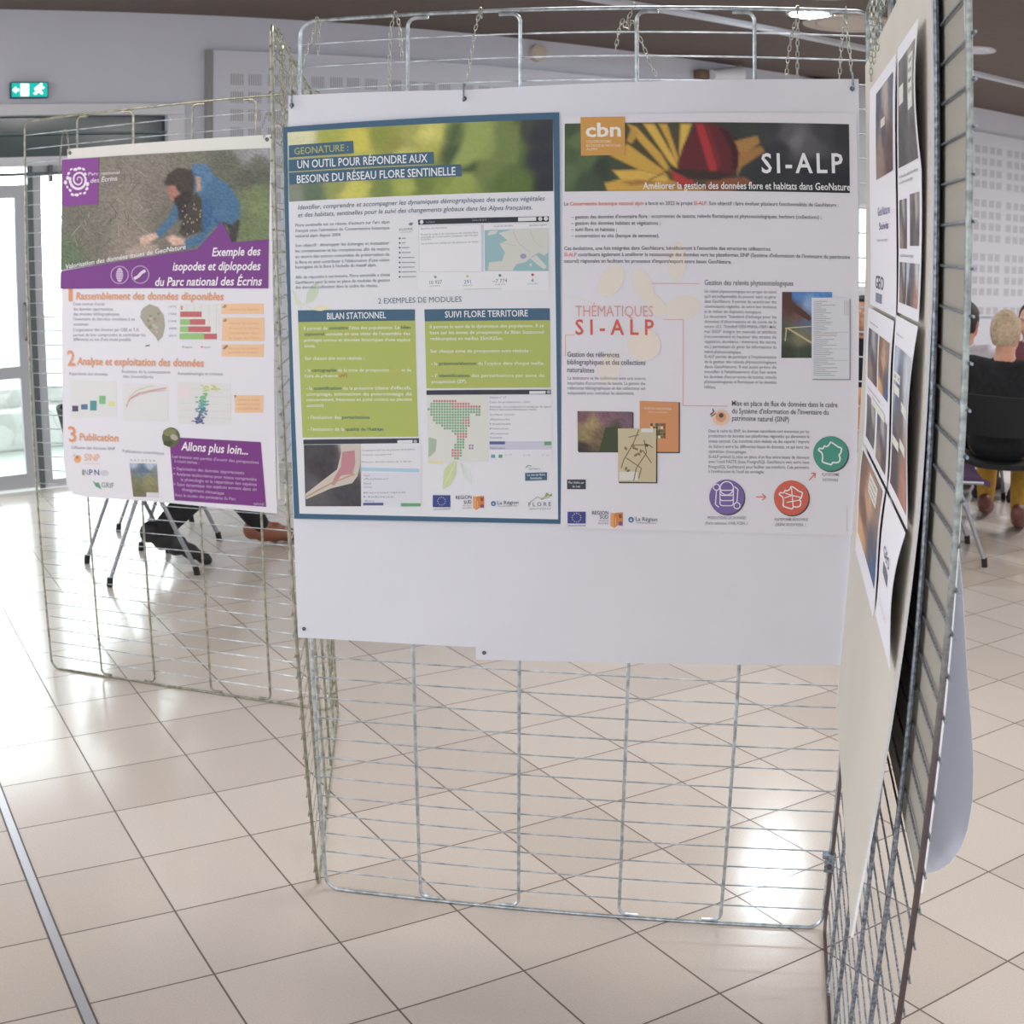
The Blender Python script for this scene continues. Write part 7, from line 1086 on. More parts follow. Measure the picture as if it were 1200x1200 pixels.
(35,10.81,301,[1027,-1787,996,-1795,1000,-1806,1032,-1798]),(35,10,301,[998,-1795,965,-1797,966,-1808,999,-1806]),(35,10.09,301,[966,-1797,934,-1793,932,-1804,964,-1808]),(35,10.18,301,[935,-1793,904,-1784,900,-1794,930,-1804]),(35,10.27,301,[906,-1784,878,-1769,870,-1779,898,-1794]),(35,10.36,301,[880,-1770,857,-1751,846,-1758,869,-1778]),(35,10.45,301,[858,-1752,841,-1728,829,-1734,846,-1757]),(35,10.54,301,[842,-1730,832,-1704,818,-1708,828,-1733]),(35,10.63,301,[832,-1706,829,-1679,815,-1680,818,-1706]),(35,10.72,301,[829,-1680,834,-1654,820,-1652,815,-1678]),
(35,10.81,301,[833,-1655,845,-1630,832,-1626,820,-1651]),(35,10,301,[844,-1632,862,-1610,851,-1603,832,-1625]),(35,10.09,301,[861,-1610,885,-1592,876,-1584,852,-1602]),(35,10.18,301,[884,-1593,912,-1580,905,-1570,877,-1584]),(35,10.27,301,[911,-1580,942,-1573,938,-1562,907,-1570]),(35,10.36,301,[941,-1573,974,-1571,972,-1560,940,-1562]),(35,10.45,301,[972,-1571,1004,-1575,1006,-1564,974,-1560]),(35,10.54,301,[1003,-1575,1034,-1585,1038,-1574,1008,-1564]),(35,10.63,301,[1032,-1584,1059,-1599,1067,-1590,1040,-1575]),(35,10.72,301,[1058,-1598,1081,-1618,1091,-1610,1068,-1591]),
(35,10.81,301,[1080,-1617,1096,-1640,1108,-1634,1092,-1611]),(35,10,301,[1096,-1638,1106,-1664,1119,-1660,1109,-1635]),(35,10.09,301,[1106,-1662,1108,-1689,1122,-1688,1119,-1662]),(35,10.18,302,[1028,-1686,1026,-1707,1021,-1727,1014,-1745,1004,-1760,992,-1771,980,-1778,966,-1780,953,-1777,941,-1770,930,-1758,921,-1742,914,-1724,910,-1704,910,-1682,912,-1661,917,-1641,925,-1623,934,-1608,946,-1597,959,-1590,972,-1588,985,-1591,998,-1598,1008,-1610,1018,-1626,1024,-1644,1028,-1664]),(35,11.27,296,[912,-1624,1030,-1628,1030,-1620,912,-1616]),
(35,11.36,296,[911,-1655,1029,-1659,1030,-1651,911,-1647]),(35,11.45,296,[910,-1686,1028,-1690,1028,-1682,910,-1678]),(35,11.54,296,[909,-1718,1027,-1721,1028,-1713,909,-1709]),(35,11.63,296,[908,-1748,1026,-1752,1027,-1744,908,-1740]),(36,10.72,301,[1450,-1692,1446,-1718,1460,-1720,1464,-1694]),(36,10.81,301,[1446,-1717,1435,-1742,1448,-1746,1459,-1721]),(36,10,301,[1436,-1740,1418,-1762,1430,-1768,1447,-1746]),(36,10.09,301,[1420,-1761,1396,-1779,1406,-1787,1429,-1769]),(36,10.18,301,[1398,-1778,1370,-1792,1377,-1801,1404,-1788]),(36,10.27,301,[1372,-1791,1341,-1799,1345,-1810,1376,-1802]),
(36,10.36,301,[1342,-1799,1310,-1801,1312,-1812,1344,-1810]),(36,10.45,301,[1312,-1801,1280,-1797,1278,-1808,1310,-1812]),(36,10.54,301,[1282,-1797,1252,-1788,1246,-1798,1277,-1808]),(36,10.63,301,[1253,-1788,1226,-1774,1218,-1783,1245,-1798]),(36,10.72,301,[1227,-1774,1205,-1755,1195,-1763,1217,-1782]),(36,10.81,301,[1206,-1756,1189,-1733,1177,-1739,1194,-1762]),(36,10,301,[1190,-1734,1180,-1709,1167,-1712,1177,-1738]),(36,10.09,301,[1180,-1710,1178,-1684,1164,-1685,1166,-1711]),(36,10.18,301,[1177,-1686,1182,-1659,1168,-1658,1164,-1684]),
(36,10.27,301,[1182,-1660,1193,-1636,1180,-1632,1168,-1656]),(36,10.36,301,[1192,-1637,1210,-1615,1198,-1609,1181,-1631]),(36,10.45,301,[1209,-1616,1232,-1598,1223,-1590,1200,-1608]),(36,10.54,301,[1231,-1599,1259,-1586,1252,-1576,1224,-1590]),(36,10.63,301,[1258,-1587,1288,-1579,1284,-1568,1253,-1576]),(36,10.72,301,[1286,-1579,1318,-1577,1317,-1566,1285,-1568]),(36,10.81,301,[1317,-1577,1349,-1581,1350,-1570,1319,-1566]),(36,10,301,[1347,-1581,1377,-1590,1382,-1580,1352,-1570]),(36,10.09,301,[1376,-1590,1402,-1605,1410,-1596,1383,-1581]),
(36,10.18,301,[1401,-1604,1423,-1623,1433,-1616,1411,-1596]),(36,10.27,301,[1422,-1622,1439,-1645,1450,-1639,1434,-1617]),(36,10.36,301,[1438,-1644,1448,-1669,1461,-1666,1451,-1640]),(36,10.45,301,[1448,-1668,1450,-1694,1464,-1693,1461,-1667]),(36,10.54,303,[1220,-1760,1290,-1734,1269,-1698,1200,-1724]),(36,10.63,303,[1298,-1729,1350,-1680,1314,-1654,1262,-1703]),(36,10.72,303,[1344,-1684,1413,-1653,1390,-1619,1320,-1650]),(3,10.81,304,'Valorisation des données issues de GeoNature',[25,-1572,2055,-1370,64],0.9,1),(37,10,305,'Exemple des',[2463,-1477,3181,-1484,108],1.4,1),
(38,10.09,305,'isopodes et diplopodes',[1842,-1649,3178,-1675,110],1.4,1),(39,10.18,305,'du Parc national des Écrins',[1547,-1848,3195,-1872,111],1.4,1),(40,3.27,306,'Rassemblement des données disponibles',[207,-2011,2627,-2064,98],1.2,1),(40,3.36,306,'1',[77,-2031,144,-2033,203],1,0),(40,4.45,307,'Rassemblement des données disponibles',[193,-1999,2615,-2053,98],1.1,1),(40,4.54,307,'1',[62,-2019,129,-2021,203],1,0),(41,3.63,306,'Analyse et exploitation des données',[178,-2927,2297,-2940,101],1.2,1),(41,3.72,306,'2',[12,-2942,149,-2941,209],1,0),
(41,4.81,307,'Analyse et exploitation des données',[165,-2916,2285,-2929,101],1.1,1),(41,4,307,'2',[-2,-2930,135,-2930,209],1,0),(42,3.09,306,'Publication',[154,-4000,843,-3993,98],1.2,1),(42,3.18,306,'3',[-34,-4029,104,-4024,213],1,0),(42,4.27,307,'Publication',[140,-3989,830,-3982,98],1.1,1),(42,4.36,307,'3',[-48,-4018,91,-4013,213],1,0),(6,3.45,308,"Deux sources d'accès :",[145,-2085,725,-2097,44],0.3,0),(6,3.54,308,'des données opportunistes,',[142,-2157,846,-2170,44],0.3,0),(6,3.63,308,'des données bibliographiques,',[138,-2227,949,-2240,44],0.3,0),
(6,3.72,308,"l'inventaire de données constitue à ce",[135,-2296,1201,-2312,44],0.3,0),(6,3.81,308,'recensement.',[132,-2369,407,-2372,44],0.3,0),(6,3,308,"L'organisation des données par OEB et T.A.",[128,-2447,1271,-2458,44],0.3,0),(6,3.09,308,'permet de bien comprendre et centraliser les',[124,-2520,1371,-2529,44],0.3,0),(6,3.18,308,"différences en vue d'une étude possible",[120,-2583,1127,-2590,44],0.3,0),(6,3.27,308,'Répartition des données',[22,-3066,702,-3069,42],0.35,0),(6,3.36,308,'Évolution de la connaissance',[948,-3029,1758,-3030,41],0.35,0),
(6,3.45,308,'des invertébrés',[965,-3097,1477,-3098,41],0.35,0),(6,3.54,308,'Autophénologie et richesse',[1869,-3045,2589,-3044,40],0.35,0),(6,3.63,308,'Diffusion des données SINP',[-8,-4120,776,-4110,43],0.35,0),(6,3.72,308,'Publications scientifiques',[902,-4136,1601,-4141,42],0.35,0),(43,3.81,309,[1351,-2137,1455,-2091,1589,-2136,1679,-2248,1694,-2386,1655,-2525,1579,-2589,1596,-2633,1544,-2546,1376,-2384,1292,-2270,1308,-2187]),(43,4,310,[1543,-2380,1534,-2393,1512,-2399,1490,-2393,1482,-2379,1492,-2365,1513,-2360,1534,-2366]),
(43,4.09,311,[1481,-2407,1472,-2420,1450,-2426,1428,-2420,1420,-2406,1429,-2392,1451,-2387,1473,-2393]),(43,4.18,312,[1599,-2330,1589,-2344,1568,-2349,1546,-2343,1538,-2329,1548,-2316,1569,-2310,1590,-2316]),(43,4.27,312,[1624,-2286,1614,-2300,1593,-2305,1572,-2299,1563,-2285,1573,-2272,1594,-2266,1616,-2272]),(43,4.36,310,[1492,-2284,1483,-2298,1461,-2303,1440,-2298,1431,-2284,1441,-2270,1462,-2264,1484,-2270]),(43,4.45,312,[1422,-2362,1412,-2375,1390,-2381,1369,-2375,1360,-2361,1370,-2347,1392,-2342,1413,-2348]),
(43,4.54,310,[1580,-2469,1571,-2483,1549,-2488,1528,-2482,1519,-2468,1529,-2455,1550,-2449,1572,-2455]),(43,4.63,312,[1553,-2480,1543,-2494,1522,-2499,1500,-2493,1492,-2480,1501,-2466,1523,-2460,1544,-2466]),(43,4.72,312,[1650,-2214,1640,-2228,1619,-2233,1598,-2227,1589,-2213,1599,-2200,1620,-2194,1641,-2200]),(43,4.81,311,[1629,-2222,1620,-2236,1598,-2241,1577,-2235,1569,-2221,1578,-2208,1600,-2202,1621,-2208]),(43,4,311,[1592,-2327,1583,-2341,1561,-2346,1540,-2340,1532,-2326,1541,-2313,1562,-2307,1584,-2313]),
(43,4.09,311,[1566,-2294,1557,-2307,1535,-2313,1514,-2307,1506,-2293,1515,-2279,1537,-2274,1558,-2280]),(43,4.18,311,[1482,-2390,1472,-2404,1450,-2409,1429,-2404,1420,-2390,1430,-2376,1452,-2370,1473,-2376]),(43,4.27,310,[1582,-2408,1573,-2421,1551,-2427,1530,-2421,1522,-2407,1531,-2394,1553,-2388,1574,-2394]),(43,4.36,311,[1454,-2314,1444,-2328,1423,-2334,1401,-2328,1393,-2314,1402,-2300,1424,-2294,1446,-2300]),(43,4.45,311,[1494,-2254,1484,-2267,1462,-2273,1441,-2267,1432,-2253,1442,-2239,1464,-2234,1485,-2240]),(44,3.54,313,[1367,-2667,1440,-2656,1437,-2641,1364,-2651]),
(45,2.63,314,[1939,-2100,2560,-2100,2527,-2582,1913,-2581]),(45,3.72,315,[2050,-2098,2028,-2582,2034,-2582,2056,-2099]),(45,3.81,315,[2167,-2100,2145,-2582,2152,-2582,2173,-2100]),(45,3,315,[2283,-2102,2262,-2582,2268,-2582,2289,-2102]),(45,3.09,315,[2398,-2104,2378,-2582,2384,-2582,2404,-2104]),(45,3.18,315,[2512,-2105,2492,-2582,2499,-2582,2519,-2106]),(45,4.27,316,[1954,-2119,1987,-2120,1986,-2177,1953,-2177]),(45,4.36,317,[1946,-2199,2283,-2203,2281,-2274,1943,-2270]),(45,4.45,317,[2096,-2302,2338,-2304,2336,-2378,2094,-2376]),(45,4.54,317,[2067,-2398,2418,-2400,2416,-2473,2064,-2472]),
(45,4.63,317,[2313,-2495,2511,-2495,2508,-2568,2310,-2568]),(45,4.72,318,[1942,-2300,2096,-2302,2094,-2376,1940,-2375]),(45,4.81,318,[1939,-2397,2067,-2398,2064,-2472,1936,-2471]),(45,4,318,[1929,-2488,2313,-2489,2310,-2568,1926,-2568]),(45,3.09,308,'1970',[1762,-2146,1888,-2148,28],0,0),(45,3.18,308,'1980',[1759,-2243,1885,-2245,28],0,0),(45,3.27,308,'1990',[1756,-2340,1882,-2341,28],0,0),(45,3.36,308,'2000',[1752,-2437,1878,-2438,28],0,0),(45,3.45,308,'2010',[1749,-2534,1875,-2534,28],0,0),(45,2.54,314,[1905,-2561,2505,-2562,2504,-2576,1904,-2574]),
(45,3.63,319,[1996,-2670,1995,-2674,1994,-2676,1992,-2679,1988,-2681,1985,-2682,1981,-2684,1976,-2684,1972,-2684,1968,-2682,1965,-2681,1962,-2679,1960,-2676,1958,-2674,1958,-2670,1958,-2668,1960,-2665,1962,-2662,1966,-2660,1969,-2658,1973,-2658,1978,-2657,1982,-2658,1986,-2658,1989,-2660,1992,-2662,1994,-2665,1996,-2668]),(45,3.72,308,'espèces',[2008,-2684,2119,-2684,24],0,0),
(45,3.81,320,[2291,-2670,2290,-2673,2289,-2676,2287,-2678,2284,-2680,2280,-2682,2276,-2683,2272,-2684,2268,-2683,2264,-2682,2260,-2681,2258,-2678,2255,-2676,2254,-2673,2254,-2670,2254,-2667,2256,-2664,2258,-2662,2261,-2660,2265,-2658,2269,-2658,2273,-2657,2277,-2658,2281,-2658,2284,-2660,2287,-2662,2290,-2664,2291,-2667]),(45,3,308,'espèces',[2303,-2684,2412,-2683,24],0,0),(45,2.09,321,[25,-3142,853,-3148,824,-3648,0,-3673]),(45,2.18,321,[955,-3169,1712,-3176,1687,-3671,942,-3678]),(45,2.27,321,[1865,-3136,2707,-3150,2686,-3695,1854,-3707]),
(45,3.36,322,[1877,-3232,2704,-3239,2704,-3234,1877,-3227]),(45,3.45,322,[1872,-3329,2700,-3334,2701,-3328,1873,-3324]),(45,3.54,322,[1868,-3426,2696,-3428,2697,-3423,1868,-3421]),(45,3.63,322,[1863,-3523,2693,-3523,2693,-3518,1864,-3518]),(45,3.72,322,[1858,-3620,2689,-3618,2689,-3613,1859,-3615]),(45,4.81,323,[48,-3502,157,-3500,151,-3582,42,-3584]),(45,4,324,[209,-3479,327,-3476,322,-3550,204,-3552]),(45,4.09,325,[373,-3425,490,-3423,481,-3560,364,-3563]),(45,4.18,326,[540,-3352,652,-3350,645,-3465,532,-3467]),(45,4.27,327,[699,-3433,803,-3431,799,-3487,695,-3489]),
(45,4.36,328,[1014,-3501,1045,-3429,1026,-3424,995,-3497]),(45,4.45,328,[1043,-3432,1101,-3376,1085,-3366,1028,-3422]),(45,4.54,328,[1098,-3378,1222,-3315,1213,-3301,1088,-3364]),(45,4.63,328,[1220,-3316,1421,-3275,1418,-3259,1216,-3300]),(45,4.72,328,[1421,-3275,1685,-3233,1682,-3217,1418,-3259]),(45,4.81,329,[1013,-3479,1074,-3362,1059,-3358,998,-3475]),(45,4,329,[1072,-3365,1192,-3275,1181,-3265,1061,-3355]),(45,4.09,329,[1189,-3277,1392,-3214,1387,-3201,1184,-3264]),(45,4.18,329,[1390,-3214,1489,-3207,1488,-3194,1389,-3200]),(45,4.27,330,[1095,-3392,1220,-3335,1214,-3325,1089,-3382]),
(45,4.36,330,[1218,-3335,1420,-3288,1417,-3278,1215,-3325]),(45,4.45,330,[1419,-3288,1666,-3263,1666,-3252,1418,-3278]),(45,3.54,331,[1886,-3176,2087,-3173,2079,-3347,1878,-3351]),(45,4.63,332,[2165,-3640,2203,-3639,2202,-3655,2164,-3656]),(45,5.72,333,[2247,-3345,2285,-3345,2284,-3360,2247,-3361]),(45,6.81,334,[2398,-3171,2435,-3171,2434,-3186,2397,-3187]),(45,4,332,[2234,-3681,2272,-3680,2272,-3696,2234,-3697]),(45,5.09,332,[2133,-3628,2171,-3627,2170,-3643,2132,-3644]),(45,6.18,335,[2202,-3564,2240,-3563,2239,-3579,2201,-3580]),(45,4.27,334,[2328,-3200,2366,-3200,2365,-3216,2328,-3216]),
(45,5.36,334,[2296,-3189,2333,-3188,2332,-3204,2295,-3205]),(45,6.45,332,[2138,-3684,2176,-3683,2176,-3699,2138,-3700]),(45,4.54,336,[2318,-3387,2356,-3386,2355,-3402,2318,-3403]),(45,5.63,336,[2263,-3438,2301,-3436,2300,-3452,2262,-3454]),(45,6.72,336,[2265,-3396,2303,-3396,2302,-3412,2265,-3412]),(45,4.81,336,[2236,-3420,2274,-3420,2273,-3436,2235,-3436]),(45,5,333,[2217,-3364,2255,-3363,2254,-3379,2216,-3380]),(45,6.09,335,[2237,-3486,2274,-3486,2274,-3502,2236,-3502]),(45,4.18,334,[2437,-3190,2474,-3189,2473,-3205,2436,-3206]),(45,5.27,334,[2293,-3249,2330,-3249,2330,-3264,2292,-3265]),
(45,6.36,333,[2228,-3362,2266,-3362,2265,-3378,2228,-3378]),(45,4.45,336,[2208,-3459,2246,-3458,2245,-3474,2207,-3475]),(45,5.54,336,[2235,-3432,2273,-3432,2272,-3448,2235,-3448]),(45,6.63,335,[2210,-3512,2248,-3511,2247,-3527,2210,-3528]),(45,4.72,334,[2266,-3249,2303,-3248,2302,-3264,2265,-3265]),(45,5.81,336,[2235,-3449,2273,-3448,2272,-3464,2234,-3465]),(45,6,335,[2234,-3535,2272,-3534,2271,-3550,2234,-3551]),(45,4.09,335,[2188,-3561,2226,-3560,2225,-3576,2187,-3577]),(45,5.18,336,[2227,-3441,2264,-3440,2264,-3456,2226,-3457]),(45,6.27,334,[2327,-3237,2364,-3236,2363,-3252,2326,-3253]),
(45,4.36,335,[2298,-3514,2335,-3514,2335,-3530,2297,-3530]),(45,5.45,335,[2185,-3529,2222,-3528,2222,-3544,2184,-3545]),(45,6.54,336,[2275,-3398,2313,-3397,2312,-3413,2275,-3414]),(45,4.63,334,[2291,-3220,2329,-3219,2328,-3235,2291,-3235]),(45,5.72,333,[2216,-3338,2254,-3337,2254,-3353,2216,-3354]),(45,6.81,333,[2262,-3335,2299,-3334,2299,-3350,2261,-3351]),(45,4,333,[2276,-3353,2313,-3352,2312,-3368,2275,-3369]),(45,5.09,334,[2312,-3243,2350,-3242,2349,-3258,2312,-3259]),(45,6.18,336,[2320,-3425,2358,-3424,2357,-3440,2320,-3441]),(45,4.27,332,[2152,-3661,2190,-3660,2190,-3676,2152,-3677]),
(45,5.36,335,[2239,-3508,2277,-3508,2276,-3524,2238,-3524]),(45,6.45,336,[2258,-3466,2296,-3465,2295,-3481,2257,-3482]),(45,4.54,336,[2226,-3400,2264,-3399,2263,-3415,2225,-3416]),(45,5.63,332,[2147,-3616,2184,-3615,2184,-3631,2146,-3632]),(45,6.72,333,[2260,-3322,2298,-3321,2297,-3337,2259,-3338]),(45,4.81,335,[2247,-3495,2285,-3494,2284,-3510,2246,-3511]),(45,5,334,[2316,-3233,2353,-3233,2353,-3249,2315,-3249]),(45,6.09,335,[2264,-3493,2302,-3492,2301,-3508,2263,-3509]),(45,4.18,334,[2502,-3216,2539,-3215,2538,-3231,2502,-3232]),(45,5.27,333,[2254,-3329,2292,-3329,2291,-3344,2253,-3345]),
(45,6.36,332,[2188,-3652,2226,-3651,2225,-3667,2187,-3668]),(45,4.45,333,[2223,-3323,2260,-3322,2260,-3338,2222,-3339]),(45,5.54,335,[2290,-3560,2327,-3559,2326,-3575,2289,-3576]),(45,6.63,332,[2174,-3606,2211,-3605,2210,-3621,2173,-3622]),(45,4.72,332,[2217,-3636,2255,-3635,2254,-3651,2216,-3652]),(45,5.81,336,[2301,-3433,2339,-3432,2338,-3448,2300,-3449]),(45,6,332,[2198,-3623,2236,-3622,2235,-3638,2197,-3639]),(45,4.09,335,[2232,-3500,2270,-3499,2269,-3515,2232,-3516]),(45,5.18,336,[2222,-3404,2260,-3403,2260,-3419,2222,-3420]),(45,6.27,333,[2240,-3373,2277,-3372,2277,-3388,2239,-3389]),
(45,4.36,332,[2118,-3617,2156,-3616,2155,-3632,2117,-3633]),(45,5.45,332,[2214,-3653,2252,-3652,2251,-3668,2213,-3669]),(45,6.54,336,[2221,-3422,2259,-3422,2258,-3438,2220,-3438]),(45,4.63,333,[2294,-3307,2332,-3306,2331,-3322,2294,-3323]),(45,5.72,336,[2201,-3378,2238,-3378,2238,-3394,2200,-3394]),(45,6.81,332,[2244,-3597,2281,-3596,2281,-3612,2243,-3613]),(45,4,336,[2224,-3448,2262,-3447,2262,-3463,2224,-3464]),(45,5.09,332,[2163,-3628,2201,-3626,2200,-3642,2162,-3644]),(45,6.18,334,[2314,-3247,2351,-3246,2350,-3262,2313,-3263]),(45,4.27,332,[2180,-3601,2218,-3600,2217,-3616,2179,-3617]),
(45,5.36,336,[2258,-3388,2295,-3387,2294,-3403,2257,-3404]),(45,6.45,335,[2147,-3519,2185,-3518,2184,-3534,2146,-3535]),(45,4.54,332,[2172,-3613,2209,-3612,2209,-3628,2171,-3629]),(45,5.63,335,[2198,-3545,2236,-3544,2235,-3560,2198,-3561]),(45,6.72,335,[2200,-3534,2237,-3533,2236,-3549,2199,-3550]),(45,4.81,335,[2213,-3514,2250,-3513,2250,-3529,2212,-3530]),(45,5,332,[2076,-3656,2114,-3655,2113,-3671,2075,-3672]),(45,6.09,332,[2142,-3674,2180,-3673,2179,-3689,2141,-3690]),(45,4.18,335,[2274,-3545,2312,-3544,2311,-3560,2274,-3561]),(45,5.27,336,[2215,-3421,2253,-3420,2252,-3436,2214,-3437]),
(45,6.36,333,[2282,-3313,2320,-3313,2319,-3328,2281,-3329]),(45,4.45,333,[2272,-3286,2309,-3285,2308,-3301,2271,-3302]),(45,5.54,333,[2274,-3283,2312,-3282,2311,-3298,2274,-3299]),(45,6.63,333,[2306,-3292,2343,-3292,2342,-3307,2305,-3308]),(45,4.72,334,[2402,-3225,2439,-3224,2438,-3240,2401,-3241]),(45,5.81,332,[2146,-3633,2184,-3632,2183,-3648,2145,-3649]),(45,6,333,[2243,-3352,2281,-3351,2280,-3367,2242,-3368]),(45,4.09,334,[2456,-3230,2493,-3230,2492,-3246,2456,-3246]),(45,5.18,336,[2192,-3424,2229,-3423,2229,-3439,2191,-3440]),(45,6.27,335,[2278,-3519,2316,-3518,2315,-3534,2277,-3535]),
(45,4.36,334,[2235,-3175,2272,-3174,2272,-3190,2234,-3190]),(45,5.45,336,[2238,-3420,2275,-3419,2274,-3435,2237,-3436]),(45,6.54,334,[2307,-3237,2345,-3236,2344,-3252,2306,-3253]),(45,4.63,333,[2275,-3333,2312,-3332,2312,-3348,2274,-3349]),(45,5.72,332,[2164,-3609,2201,-3608,2200,-3624,2163,-3625]),(45,6.81,334,[2286,-3193,2323,-3193,2322,-3208,2285,-3209]),(45,4,332,[2184,-3586,2222,-3585,2221,-3601,2183,-3602]),(45,5.09,336,[2251,-3386,2289,-3385,2288,-3401,2250,-3402]),(45,6.18,333,[2261,-3318,2298,-3318,2298,-3334,2260,-3334]),(45,4.27,332,[2190,-3670,2228,-3669,2227,-3686,2189,-3686]),
(45,5.36,335,[2195,-3571,2233,-3570,2232,-3586,2194,-3587]),(45,6.45,335,[2136,-3493,2174,-3492,2173,-3508,2135,-3509]),(45,4.54,332,[2148,-3667,2186,-3666,2185,-3682,2147,-3683]),(45,5.63,335,[2225,-3497,2263,-3496,2262,-3512,2224,-3513]),(45,6.72,336,[2280,-3382,2318,-3382,2317,-3398,2280,-3398]),(45,4.81,333,[2297,-3280,2334,-3279,2334,-3295,2296,-3296]),(45,5,336,[2233,-3438,2271,-3437,2270,-3453,2232,-3454]),(45,6.09,335,[2267,-3479,2304,-3478,2304,-3494,2266,-3495]),(45,4.18,335,[2230,-3571,2267,-3570,2266,-3586,2229,-3587]),(45,5.27,336,[2148,-3396,2185,-3395,2184,-3411,2147,-3412]),
(45,6.36,332,[2251,-3597,2288,-3596,2288,-3612,2250,-3613]),(45,4.45,332,[2132,-3653,2170,-3652,2170,-3668,2132,-3669]),(45,5.54,334,[2405,-3211,2442,-3210,2442,-3226,2405,-3227]),(45,6.63,332,[2229,-3609,2267,-3608,2266,-3624,2228,-3625]),(45,4.72,332,[2196,-3663,2234,-3662,2233,-3678,2195,-3679]),(45,5.81,335,[2188,-3483,2226,-3482,2225,-3498,2187,-3499]),(45,6,336,[2271,-3420,2308,-3419,2308,-3435,2270,-3436]),(45,4.09,332,[2162,-3637,2200,-3636,2199,-3652,2161,-3653]),(45,5.18,333,[2145,-3335,2183,-3334,2182,-3350,2144,-3351]),(45,6.27,332,[2238,-3598,2276,-3596,2275,-3612,2238,-3614]),
(45,4.36,335,[2262,-3515,2300,-3514,2299,-3530,2262,-3531]),(45,5.45,334,[2448,-3202,2485,-3201,2485,-3217,2448,-3218]),(45,6.54,332,[2210,-3640,2248,-3639,2247,-3655,2209,-3656]),(45,4.63,334,[2267,-3210,2305,-3209,2304,-3225,2266,-3226]),(45,5.72,333,[2271,-3287,2309,-3287,2308,-3302,2271,-3303]),(45,6.81,334,[2466,-3214,2503,-3213,2502,-3229,2466,-3230]),(45,4,334,[2283,-3248,2320,-3247,2320,-3263,2282,-3264]),(45,5.09,336,[2257,-3427,2295,-3426,2294,-3442,2256,-3443]),(45,6.18,335,[2229,-3488,2266,-3488,2266,-3504,2228,-3504]),(45,4.27,335,[2212,-3481,2250,-3480,2249,-3496,2212,-3497]),
(45,5.36,336,[2206,-3394,2244,-3393,2243,-3409,2205,-3410]),(45,6.45,336,[2159,-3397,2197,-3396,2196,-3412,2158,-3413]),(45,4.54,335,[2221,-3531,2258,-3530,2258,-3546,2220,-3547]),(45,5.63,335,[2176,-3577,2214,-3576,2213,-3592,2176,-3593]),(45,6.72,332,[2153,-3674,2191,-3673,2190,-3689,2152,-3690]),(45,4.81,334,[2309,-3184,2346,-3183,2346,-3199,2308,-3199]),(45,5,334,[2381,-3223,2418,-3222,2418,-3238,2380,-3239]),(45,6.09,336,[2246,-3476,2284,-3476,2283,-3492,2245,-3492]),(45,4.18,336,[2182,-3478,2220,-3477,2220,-3493,2182,-3494]),(45,5.27,332,[2212,-3664,2250,-3663,2249,-3679,2211,-3680]),
(45,6.36,334,[2442,-3215,2478,-3214,2478,-3230,2441,-3230]),(45,4.45,336,[2185,-3451,2223,-3450,2222,-3466,2184,-3467]),(45,5.54,332,[2118,-3661,2156,-3660,2155,-3676,2117,-3677]),(45,6.63,334,[2461,-3226,2498,-3225,2497,-3241,2460,-3242]),(45,4.72,334,[2411,-3225,2448,-3224,2447,-3240,2410,-3240]),(45,5.81,335,[2187,-3534,2225,-3532,2224,-3549,2186,-3550]),(45,6,332,[2157,-3602,2195,-3601,2194,-3617,2156,-3618]),(45,4.09,334,[2427,-3189,2464,-3188,2463,-3204,2426,-3205]),(45,5.18,333,[2274,-3349,2312,-3348,2311,-3364,2274,-3365]),(45,6.27,335,[2159,-3490,2197,-3490,2196,-3506,2158,-3506]),
(45,4.36,335,[2206,-3572,2244,-3571,2243,-3587,2206,-3588]),(45,5.45,334,[2430,-3177,2467,-3176,2466,-3192,2429,-3193]),(45,6.54,336,[2229,-3474,2266,-3473,2266,-3489,2228,-3490]),(46,3.63,337,[2591,-2104,3221,-2108,3218,-2241,2588,-2236]),(47,3.72,337,[2599,-2285,3226,-2289,3223,-2588,2583,-2588]),(48,3.81,337,[2582,-2636,3216,-2634,3206,-2796,2577,-2793]),(49,3,337,[2753,-3301,3184,-3292,3174,-3518,2756,-3530]),(46,4.09,338,'valoriser les données',[2705,-2191,3152,-2195,32],0.3,0),(47,4.18,338,'valoriser les données',[2700,-2372,3148,-2374,32],0.3,0),
(47,4.27,338,'anciennes et récentes',[2698,-2436,3146,-2437,32],0.3,0),(47,4.36,338,'consultables dans',[2697,-2501,3145,-2501,32],0.3,0),(47,4.45,338,'la base du Parc',[2695,-2566,3143,-2565,32],0.3,0),(48,4.54,338,'valoriser les données',[2677,-2701,3126,-2698,31],0.3,0),(48,4.63,338,'anciennes et récentes',[2676,-2753,3124,-2750,31],0.3,0),(49,4.72,338,'valoriser les données',[2805,-3374,3134,-3366,32],0.3,0),(49,4.81,338,'anciennes et récentes',[2803,-3431,3132,-3423,32],0.3,0),(49,4,338,'consultables dans',[2800,-3489,3130,-3480,32],0.3,0),
(49,5.09,339,[2603,-2150,2648,-2112,2672,-2134,2640,-2161]),(49,5.18,339,[2604,-2333,2649,-2296,2674,-2318,2642,-2344]),(49,5.27,340,[2592,-2693,2649,-2641,2684,-2659,2628,-2701]),(49,5.36,341,[2747,-3306,2784,-3295,2770,-3338]),(50,4.45,342,[1728,-3882,1860,-3894,3129,-3906,3174,-4762,1732,-4763,1705,-4046]),
(50,5.54,343,[1873,-3890,1868,-3921,1855,-3950,1836,-3976,1812,-3999,1784,-4016,1752,-4028,1719,-4032,1687,-4030,1656,-4021,1629,-4006,1607,-3985,1591,-3960,1582,-3931,1580,-3901,1585,-3870,1598,-3841,1617,-3814,1641,-3792,1670,-3775,1702,-3764,1734,-3759,1767,-3762,1797,-3771,1824,-3786,1846,-3807,1862,-3832,1871,-3860]),
